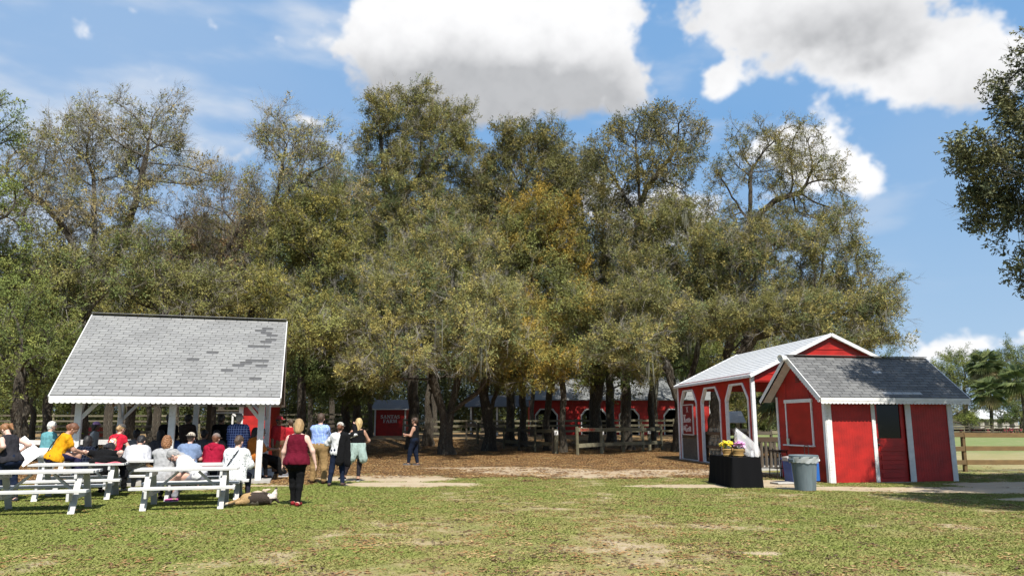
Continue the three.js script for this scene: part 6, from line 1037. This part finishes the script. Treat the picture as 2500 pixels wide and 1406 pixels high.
// facing: 0 looks towards the camera side (+z); AWAY looks to the grove; positive turns to the left seen from the camera when AWAY
person('woman in a maroon tank top, black leggings and red shoes walking past the dog', [-4.17, -14.86], AWAY + .05, { h: 1.66, g: 1.16, hips: 1.12, cell: .013, skin: 'pale', lean: .02, feet: [[.06, .12], [-.07, -.06, 0]], hands: [[.30, .74, .10], [-.38, .74, .02]], elbow: [[1, 0, -.6], [-1, 0, -.6]], head: [.1, .2, 0],
  top: { name: 'tank_top', c: [.13, .008, .022], sleeve: 0, loose: .024, hem: -.10, neck: .50, strap: .12, skirt: 1, back: 1 }, bottom: { name: 'leggings', c: BLACK, len: .97 }, shoes: [.30, .03, .035], hair: ['darkblonde', 'bob'] });
person('tall man in a blue checked shirt and khaki trousers with folded arms', [-5.12, -20.33], AWAY - .25, { h: 1.84, g: 1.16, cell: .014, feet: [[.20, .05], [-.17, .0]], hands: [[-.10, 1.18, .26], [.10, 1.15, .27]], elbow: [[1, -.5, .1], [-1, -.5, .1]], head: [.25, .05, 0], top: { c: [.9, .9, .9], pattern: 'check', sleeve: 1.9, loose: .024, hem: .04 }, bottom: { c: [.36, .235, .105], loose: .026, len: .98, rise: .08 }, belt: 1, shoes: [.05, .025, .015], hair: ['brown', 'short'] });
person('woman in a white top and jeans with a black jacket hung over her right shoulder', [-4.45, -19.55], AWAY, { h: 1.6, g: 1.02, cell: .014, feet: [[.19, .02], [-.13, .1]], hands: [[.16, 1.0, .24], [-.36, 1.5, .24]], elbow: [[1, -.3, -.4], [-1, -.1, .3]], head: [-.1, .05, 0], tilt: -.06, top: { c: WHITE, sleeve: 1.5, loose: .018, hem: -.08 }, bottom: { name: 'jeans', c: JEANS, len: .97, loose: .014 }, shoes: [.12, .08, .07], hair: ['auburn', 'bun'], hat: { c: [.55, .53, .48] },
  extra: ({ at, sh, elbows, wrists, t, S }) => { const s = sh[1], P2 = [prim(s.clone().add(V(.05, .05, -.03)), s.clone().add(V(0, .03, -.05)), .085, .09), prim(s.clone().add(V(.03, 0, -.1)), s.clone().add(V(.10, -.62, -.16)), .085, .10, V(0, 0, 1), .7), prim(s.clone().add(V(-.07, -.05, -.06)), s.clone().add(V(-.10, -.66, -.10)), .07, .09, V(0, 0, 1), .7), prim(s, elbows[1], .075, .066), prim(elbows[1], wrists[1], .064, .06)]; part('jacket', planar(nets((a, b, c) => field(P2, .05)(a, b, c) + .014 * n3(a * 14, b * 3, c * 14), P2, .03, .014)), cloth(BLACK), t); } });
person('blonde woman in a black tank with a sage jacket tied round her waist', [-4.28, -21.2], AWAY + .15, { h: 1.72, g: .98, cell: .014, skin: 'tan', feet: [[.36, .0], [-.04, .0]], toes: [.9, -.1], hands: [[.12, 1.02, .24], [-.12, 1.0, .25]], elbow: [[1, -.2, -.3], [-1, -.2, -.3]], head: [-.1, .0, .08], top: { name: 'tank_top', c: BLACK, sleeve: 0, loose: .014, hem: .02, neck: .50, strap: .13 }, bottom: { name: 'leggings', c: [.03, .026, .032], len: .9 }, shoes: BLACK, soles: WHITE, hair: ['blonde', 'long'],
  extra: ({ t, at, S }) => { const P2 = [prim(at(-.07, .07), at(.07, .07), .155, .155), prim(at(-.10, -.06, -.06), at(-.17, -.30, -.08), .12, .12), prim(at(.08, -.06, -.05), at(.15, -.27, -.06), .12, .13), prim(at(.16, -.1, -.02), at(.19, -.44, .02), .07, .04), prim(at(0, -.06, .07), at(0, -.2, .09), .12, .11)], U = V(0, 1, 0), b = at(0, -.38).y; part('tied_jacket', planar(nets((a, bb, c) => Math.max(field(P2, .06)(a, bb, c) + .016 * n3(a * 13, bb * 3, c * 13), at(0, .15).y * 0 + bb - at(0, .13).y), P2, .03, .014)), cloth([.36, .47, .43]), t); } });
person('man in a black tank top and jeans standing under the oaks facing left', [-3.72, -29.2], -Math.PI / 2 - .2, { h: 1.8, g: 1.16, belly: 1.0, skin: 'tan', feet: [[.12, .20], [-.1, -.1]], hands: [[.12, 1.16, .34], [-.12, 1.12, .34]], head: [0, -.05, 0], top: { name: 'tank_top', c: BLACK, sleeve: 0, loose: .02, hem: -.1, strap: .14 }, bottom: { name: 'jeans', c: [.010, .016, .034], loose: .02 }, shoes: [.06, .05, .05], soles: GREYC, hair: ['brown', 'short'], glasses: 1 });
person('man in a red cap and red jersey just right of the pavilion', [-7.45, -24.3], Math.PI / 2 - .5, { h: 1.8, g: 1.1, cell: .02, skin: 'brown', top: { name: 'jersey', c: [.35, .02, .025], sleeve: .8, loose: .03, hem: -.12 }, bottom: { c: [.16, .09, .05], loose: .03 }, shoes: BLACK, hair: ['black', 'short'], hat: { c: [.5, .06, .07] } });
person('person in a bright red shirt half hidden behind the maroon tank top woman', [-7.85, -27], AWAY + .7, { h: 1.72, g: 1.1, cell: .02, skin: 'tan', hands: [[.3, 1.05, .2], [-.3, 1.05, .2]], top: { c: [.45, .02, .03], sleeve: .9, loose: .024 }, bottom: { name: 'jeans', c: JEANS, loose: .016 }, shoes: BLACK, hair: ['brown', 'short'] });
person('woman in a charcoal sleeveless top and jeans leaning at the left edge, hand on hip', [-10.35, -15.75], -Math.PI / 2 - .25, { h: 1.64, g: 1.16, hips: 1.1, bust: 1, cell: .013, skin: 'pale', lean: .24, dip: -.02, pz: -.06, feet: [[.1, .10], [-.1, -.18]], hands: [[.22, .98, .02], [-.24, .98, .0]], elbow: [[.5, .1, -1], [-.5, .1, -1]], head: [0, .62, 0], top: { name: 'sleeveless_top', c: [.035, .034, .04], sleeve: 0, loose: .02, hem: -.09, strap: .15, skirt: 1 }, bottom: { name: 'jeans', c: [.014, .022, .048], loose: .016 }, shoes: [.05, .05, .06], hair: ['ginger', 'pony'], glasses: 1 });
person('white haired woman in a teal T-shirt and white trousers standing at the tables', [-11.75, -19.3], AWAY - .35, { h: 1.63, g: 1.1, hips: 1.1, cell: .014, lean: .1, feet: [[.12, .02], [-.12, .0]], hands: [[.18, .92, .3], [-.2, .95, .3]], head: [-.4, .1, 0], top: { c: [.14, .36, .40], sleeve: .45, loose: .018, hem: -.04 }, bottom: { c: [.78, .78, .77], loose: .03 }, shoes: WHITE, hair: ['white', 'short'] });
person('person in an orange yellow T-shirt sitting on a table, leaning right', [-10.12, -17.0], AWAY - .75, sit(.73, { h: 1.68, g: 1.22, hips: 1.05, cell: .014, lean: .35, tilt: -.05, feet: [[.12, .45, .38], [-.12, .45, .38]], hands: [[.1, .95, .5], [-.14, .93, .5]], head: [-.3, .5, 0], top: { c: [.78, .36, .012], sleeve: .55, loose: .024, hem: -.12, skirt: 1 }, bottom: { c: [.028, .026, .07], loose: .018 }, shoes: WHITE, hair: ['auburn', 'bun'], skin: 'tan', strap: 1 }));
person('seated person in a lime green cap behind the teal shirt woman', [-12.0, -20.7], AWAY - 1.1, sit(.6, { h: 1.6, cell: .02, head: [0, .2, 0], top: { c: [.28, .25, .29], sleeve: .6 }, bottom: { c: JEANS }, shoes: BLACK, hair: ['grey', 'short'], hat: { c: [.48, .68, .03] } }));
person('dark haired woman in a lilac visor cap behind the pavilion corner post', [-12.15, -22.2], AWAY - 1.3, { h: 1.62, cell: .02, skin: 'brown', top: { c: [.5, .5, .5], sleeve: .6 }, bottom: { c: BLACK }, shoes: BLACK, hair: ['black', 'long'], hat: { c: [.62, .36, .62] } });
person('girl in a red shirt and grey cap with a printed drawstring bag on her back', [-9.95, -19.15], AWAY - .15, sit(.73, { h: 1.6, cell: .014, lean: .25, feet: [[.12, .42, .38], [-.12, .42, .38]], hands: [[.22, .95, .35], [-.22, .95, .35]], head: [-.3, .15, 0], top: { c: [.58, .02, .045], sleeve: .4, loose: .016 }, bottom: { c: BLACK, loose: .016 }, shoes: WHITE, hair: ['darkblonde', 'bun'], hat: { c: [.10, .10, .10], brim: [.10, .10, .10] },
  extra: ({ t, at }) => { const P2 = [prim(at(0, .2, -.17), at(0, .30, -.16), .105, .085)], r = rngOf(9), cs = [[.75, .7, .68], [.7, .2, .3], [.03, .03, .03], [.7, .65, .1], [.7, .35, .45]]; const g = nets(field(P2, .02), P2, .02, .01); const b = part('drawstring_bag', tint(g, (a, bb, c) => cs[Math.floor(clamp(.5 + .62 * n3(a * 14, bb * 14, c * 14), 0, .99) * 5)]), hairM, t); for (const s of [-1, 1]) part('cord', new THREE.TubeGeometry(new THREE.CatmullRomCurve3([at(s * .03, .36, -.16), at(s * .09, .46, -.11), at(s * .12, .52, -.02)]), 8, .006, 4), MT.black, b); } }));
person('person with long black hair in a dark plaid jacket seated at the pavilion corner', [-10.5, -18.75], AWAY - .1, sit(.42, { h: 1.62, g: 1.1, cell: .017, lean: .2, top: { name: 'jacket', c: [.05, .05, .055], pattern: 'plaid', sleeve: 1.8, loose: .03 }, bottom: { c: BLACK }, shoes: BLACK, hair: ['black', 'long'], skin: 'tan' }));
person('person in a black T-shirt slumped forward with their head down at a table', [-9.35, -17.35], AWAY, sit(.42, { h: 1.68, g: 1.14, cell: .014, lean: .62, hands: [[.3, .78, .3], [-.3, .80, .3]], elbow: [[1, -.2, 0], [-1, -.2, 0]], head: [0, .9, 0], top: { c: BLACK, sleeve: .5, loose: .024 }, bottom: { c: BLACK }, shoes: BLACK, hair: ['black', 'long'], skin: 'pale' }));
person('woman with curly auburn hair in a grey long sleeved shirt, back turned on the bench', [-7.18, -15.85], AWAY + .2, sit(.42, { h: 1.66, g: 1.25, hips: 1.1, cell: .013, lean: .12, hands: [[-.05, .80, .5], [-.42, .76, .3]], elbow: [[1, -.4, -.2], [-1, -.4, -.2]], head: [.1, .12, 0], top: { c: [.40, .40, .405], sleeve: 1.85, loose: .026, hem: -.16, skirt: 1 }, bottom: { c: [.05, .05, .06] }, shoes: BLACK, hair: ['ginger', 'curly'] }));
person('grey haired person in a white shirt bending down sideways on the bench, pink sneakers', [-6.48, -15.9], -Math.PI / 2 + .15, sit(.42, { h: 1.68, g: 1.12, cell: .013, lean: .85, feet: [[.12, .40], [-.12, .44]], hands: [[.16, .42, .52], [-.14, .48, .50]], elbow: [[.6, 0, -1], [-.6, 0, -1]], head: [0, .75, 0], top: { c: [.80, .80, .80], sleeve: .6, loose: .03, hem: -.1 }, bottom: { c: [.36, .36, .40], loose: .022, len: .93 }, shoes: [.55, .12, .32], soles: WHITE, hair: ['grey', 'short'], glasses: 1 }));
person('woman in a white floral blouse with a black bag strap across her back', [-5.82, -16.1], AWAY - .15, sit(.42, { h: 1.66, g: 1.3, hips: 1.1, cell: .013, lean: .15, head: [-.1, .2, 0], top: { name: 'blouse', c: [.80, .80, .80], pattern: 'floral', sleeve: 1.1, loose: .035, hem: -.18, skirt: 1 }, bottom: { c: [.04, .04, .06] }, shoes: BLACK, hair: ['brown', 'bun'], strap: 1 }));
person('person in a light blue T-shirt and beige cap seated under the pavilion eave', [-7.95, -18.75], AWAY, sit(.42, { h: 1.72, g: 1.3, lean: .2, head: [0, .1, 0], top: { c: [.20, .27, .42], sleeve: .6, loose: .03 }, bottom: { c: NAVY }, shoes: BLACK, hair: ['brown', 'short'], hat: { c: [.55, .49, .40], back: 1 } }));
person('person in a crimson hoodie seated under the pavilion eave', [-7.42, -18.95], AWAY - .1, sit(.42, { h: 1.7, g: 1.16, lean: .2, head: [0, .1, 0], top: { name: 'hoodie', c: [.36, .012, .04], sleeve: 1.9, loose: .034, hood: 1 }, bottom: { c: NAVY }, shoes: BLACK, hair: ['auburn', 'short'], hat: { c: [.25, .2, .18] } }));
person('black haired woman in an orange top seated behind the right front pavilion post', [-7.12, -21.0], AWAY - .5, sit(.5, { h: 1.64, g: 1.15, lean: .1, skin: 'brown', head: [-.4, 0, 0], top: { c: [.48, .16, .03], sleeve: 1.1, loose: .024, hem: -.16 }, bottom: { c: BLACK }, shoes: BLACK, hair: ['black', 'long'] }), .1);
person('seated person in a white shirt and black trousers, legs out right of the post', [-7.1, -21.7], Math.PI / 2 + .5, sit(.45, { h: 1.75, lean: -.1, skin: 'brown', feet: [[.1, .75], [-.12, .55]], top: { c: [.55, .55, .55], sleeve: .6 }, bottom: { c: BLACK, loose: .03 }, shoes: [.2, .2, .22], soles: WHITE, hair: ['black', 'short'] }), .1);
person('person in a pale grey shirt hunched over a table at the shade edge', [-8.95, -18.15], AWAY + .1, sit(.42, { h: 1.76, g: 1.35, lean: .5, head: [0, .4, 0], top: { c: [.55, .55, .58], sleeve: .7, loose: .03, hem: -.15 }, bottom: { c: GREYC }, shoes: BLACK, hair: ['black', 'short'] }));
person('big man in a navy plaid shirt and grey cap standing in the pavilion', [-7.55, -21.0], AWAY, { h: 1.76, g: 1.38, belly: 1.1, cell: .015, hands: [[.2, .95, .3], [-.2, .95, .3]], head: [0, .15, 0], top: { c: [.6, .6, .75], pattern: 'plaid', sleeve: 1.2, loose: .032, hem: -.12 }, bottom: { c: NAVY, loose: .02 }, shoes: BLACK, hair: ['grey', 'short'], hat: { c: [.26, .26, .27] } }, .1);
// people in the deep shade under the roof
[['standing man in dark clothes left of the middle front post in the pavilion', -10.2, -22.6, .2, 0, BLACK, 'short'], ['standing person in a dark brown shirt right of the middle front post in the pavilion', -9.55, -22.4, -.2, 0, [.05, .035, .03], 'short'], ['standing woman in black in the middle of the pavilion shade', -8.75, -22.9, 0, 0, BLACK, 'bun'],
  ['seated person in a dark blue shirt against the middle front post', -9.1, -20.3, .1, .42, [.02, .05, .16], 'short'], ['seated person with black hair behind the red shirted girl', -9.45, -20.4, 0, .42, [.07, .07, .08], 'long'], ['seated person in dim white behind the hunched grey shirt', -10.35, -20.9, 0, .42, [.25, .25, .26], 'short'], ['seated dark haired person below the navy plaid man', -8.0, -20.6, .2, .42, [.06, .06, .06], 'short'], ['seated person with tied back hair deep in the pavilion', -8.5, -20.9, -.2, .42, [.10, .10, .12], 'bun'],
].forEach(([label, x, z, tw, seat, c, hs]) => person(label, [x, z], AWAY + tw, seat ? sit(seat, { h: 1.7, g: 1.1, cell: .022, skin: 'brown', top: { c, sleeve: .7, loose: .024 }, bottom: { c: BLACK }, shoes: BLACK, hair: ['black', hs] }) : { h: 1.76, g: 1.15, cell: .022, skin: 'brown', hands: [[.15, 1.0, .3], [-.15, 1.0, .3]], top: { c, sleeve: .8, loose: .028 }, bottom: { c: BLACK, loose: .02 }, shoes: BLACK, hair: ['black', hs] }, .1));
// loose things on the tables
{
  const P2 = [prim(V(-.3, .05, 0), V(.25, .06, .02), .1, .09, V(0, 1, 0), .6), prim(V(.2, .05, -.1), V(.34, -.25, .02), .08, .06), prim(V(-.1, .12, 0), V(.1, .1, .05), .08, .08, V(0, 1, 0), .6), prim(V(.3, -.2, .02), V(.33, -.5, .0), .07, .05)];
  const j = thing('jacket', 'black jacket with pink trim thrown over the end of a picnic table', 'jacket', [-8.72, .74, -16.62], .33);
  part('shell', planar(nets((a, b, c) => field(P2, .05)(a, b, c) + .012 * n3(a * 12, b * 12, c * 12), P2, .03, .014)), cloth(BLACK), j); part('trim', new THREE.TubeGeometry(new THREE.CatmullRomCurve3([V(-.25, .02, .13), V(-.05, .0, .14), V(.15, .03, .13), V(.3, -.02, .1)]), 12, .014, 5), M([.6, .12, .16], .7), j);
  lone('paper_sheet', 'large white sheet of paper held up slanting beside the charcoal top woman', 'paper', new THREE.BoxGeometry(.62, .46, .004).rotateZ(-.75).rotateX(-.5), M([.85, .85, .85], .8), [-10.9, .98, -17.1], .3);
  lone('paper_sheet', 'white paper lying on the table before the curly haired woman', 'paper', new THREE.BoxGeometry(.5, .004, .3), M([.85, .85, .85], .8), [-8.75, .757, -17.75], .2);
}
// ---------- the dog, lying on its side and back with its muzzle up ----------
{
  const d = thing('dog', 'tan and dark brown dog rolling on its back in the grass', 'dog', [-4.98, .03, -15.0], .28); d.scale.setScalar(.74);
  const P2 = [prim(V(-.22, .16, 0), V(.06, .18, .0), .15, .185), prim(V(.06, .18, 0), V(.30, .16, -.02), .185, .15), prim(V(.30, .17, -.02), V(.44, .18, -.03), .11, .085), prim(V(.45, .19, -.03), V(.48, .26, -.04), .085, .072), prim(V(.48, .27, -.04), V(.52, .42, -.05), .052, .030), prim(V(.40, .16, .04), V(.40, .06, .12), .045, .022), prim(V(.52, .14, -.05), V(.60, .06, -.04), .045, .022),
    // hind legs stretched out, tail
    prim(V(-.22, .12, .06), V(-.42, .09, .12), .085, .045), prim(V(-.42, .09, .12), V(-.62, .045, .09), .042, .026), prim(V(-.62, .045, .09), V(-.74, .03, .1), .026, .022), prim(V(-.24, .14, -.06), V(-.40, .14, -.1), .08, .045), prim(V(-.40, .14, -.1), V(-.60, .08, -.12), .042, .026), prim(V(-.60, .08, -.12), V(-.72, .06, -.12), .025, .022), prim(V(-.3, .08, .0), V(-.78, .04, -.02), .035, .018),
    // fore legs folded up on the chest
    prim(V(.27, .24, .06), V(.24, .37, .08), .05, .034), prim(V(.24, .37, .08), V(.36, .40, .07), .03, .022), prim(V(.25, .24, -.1), V(.20, .36, -.12), .05, .034), prim(V(.20, .36, -.12), V(.31, .39, -.11), .03, .022)];
  const tan2 = [.34, .22, .10], dark = [.030, .019, .013], white = [.55, .48, .42];
  const dogField = field(P2, .028);
  const g = nets((x, y, z) => dogField(x, y, z) + .007 * n3(x * 34, y * 34, z * 34), P2, .02, .009);
  part('body', tint(g, (x, y, z) => { const n = .05 * n3(x * 9, y * 9, z * 9), k = 1 + .35 * n3(x * 40, y * 40, z * 40); let c = x + n < -.12 ? tan2 : x + n > .34 ? (y > .17 ? white : dark) : dark; if (x < -.66) c = [.5, .42, .3]; if (x > .38 && y > .40) c = dark; if (y > .34 && x < .38) c = mix3(tan2, white, .5); if (y + n < .09 && x > -.2 && x < .1) c = mix3(dark, white, .35); return c.map((v) => v * k); }), M([1, 1, 1], .85, { vertexColors: true }), d);
  part('collar', new THREE.TorusGeometry(.098, .014, 6, 16).rotateY(1.3).translate(.40, .175, -.025), M([.12, .03, .02], .6), d);
}
scene.userData = {}; renderer.render(scene, camera);
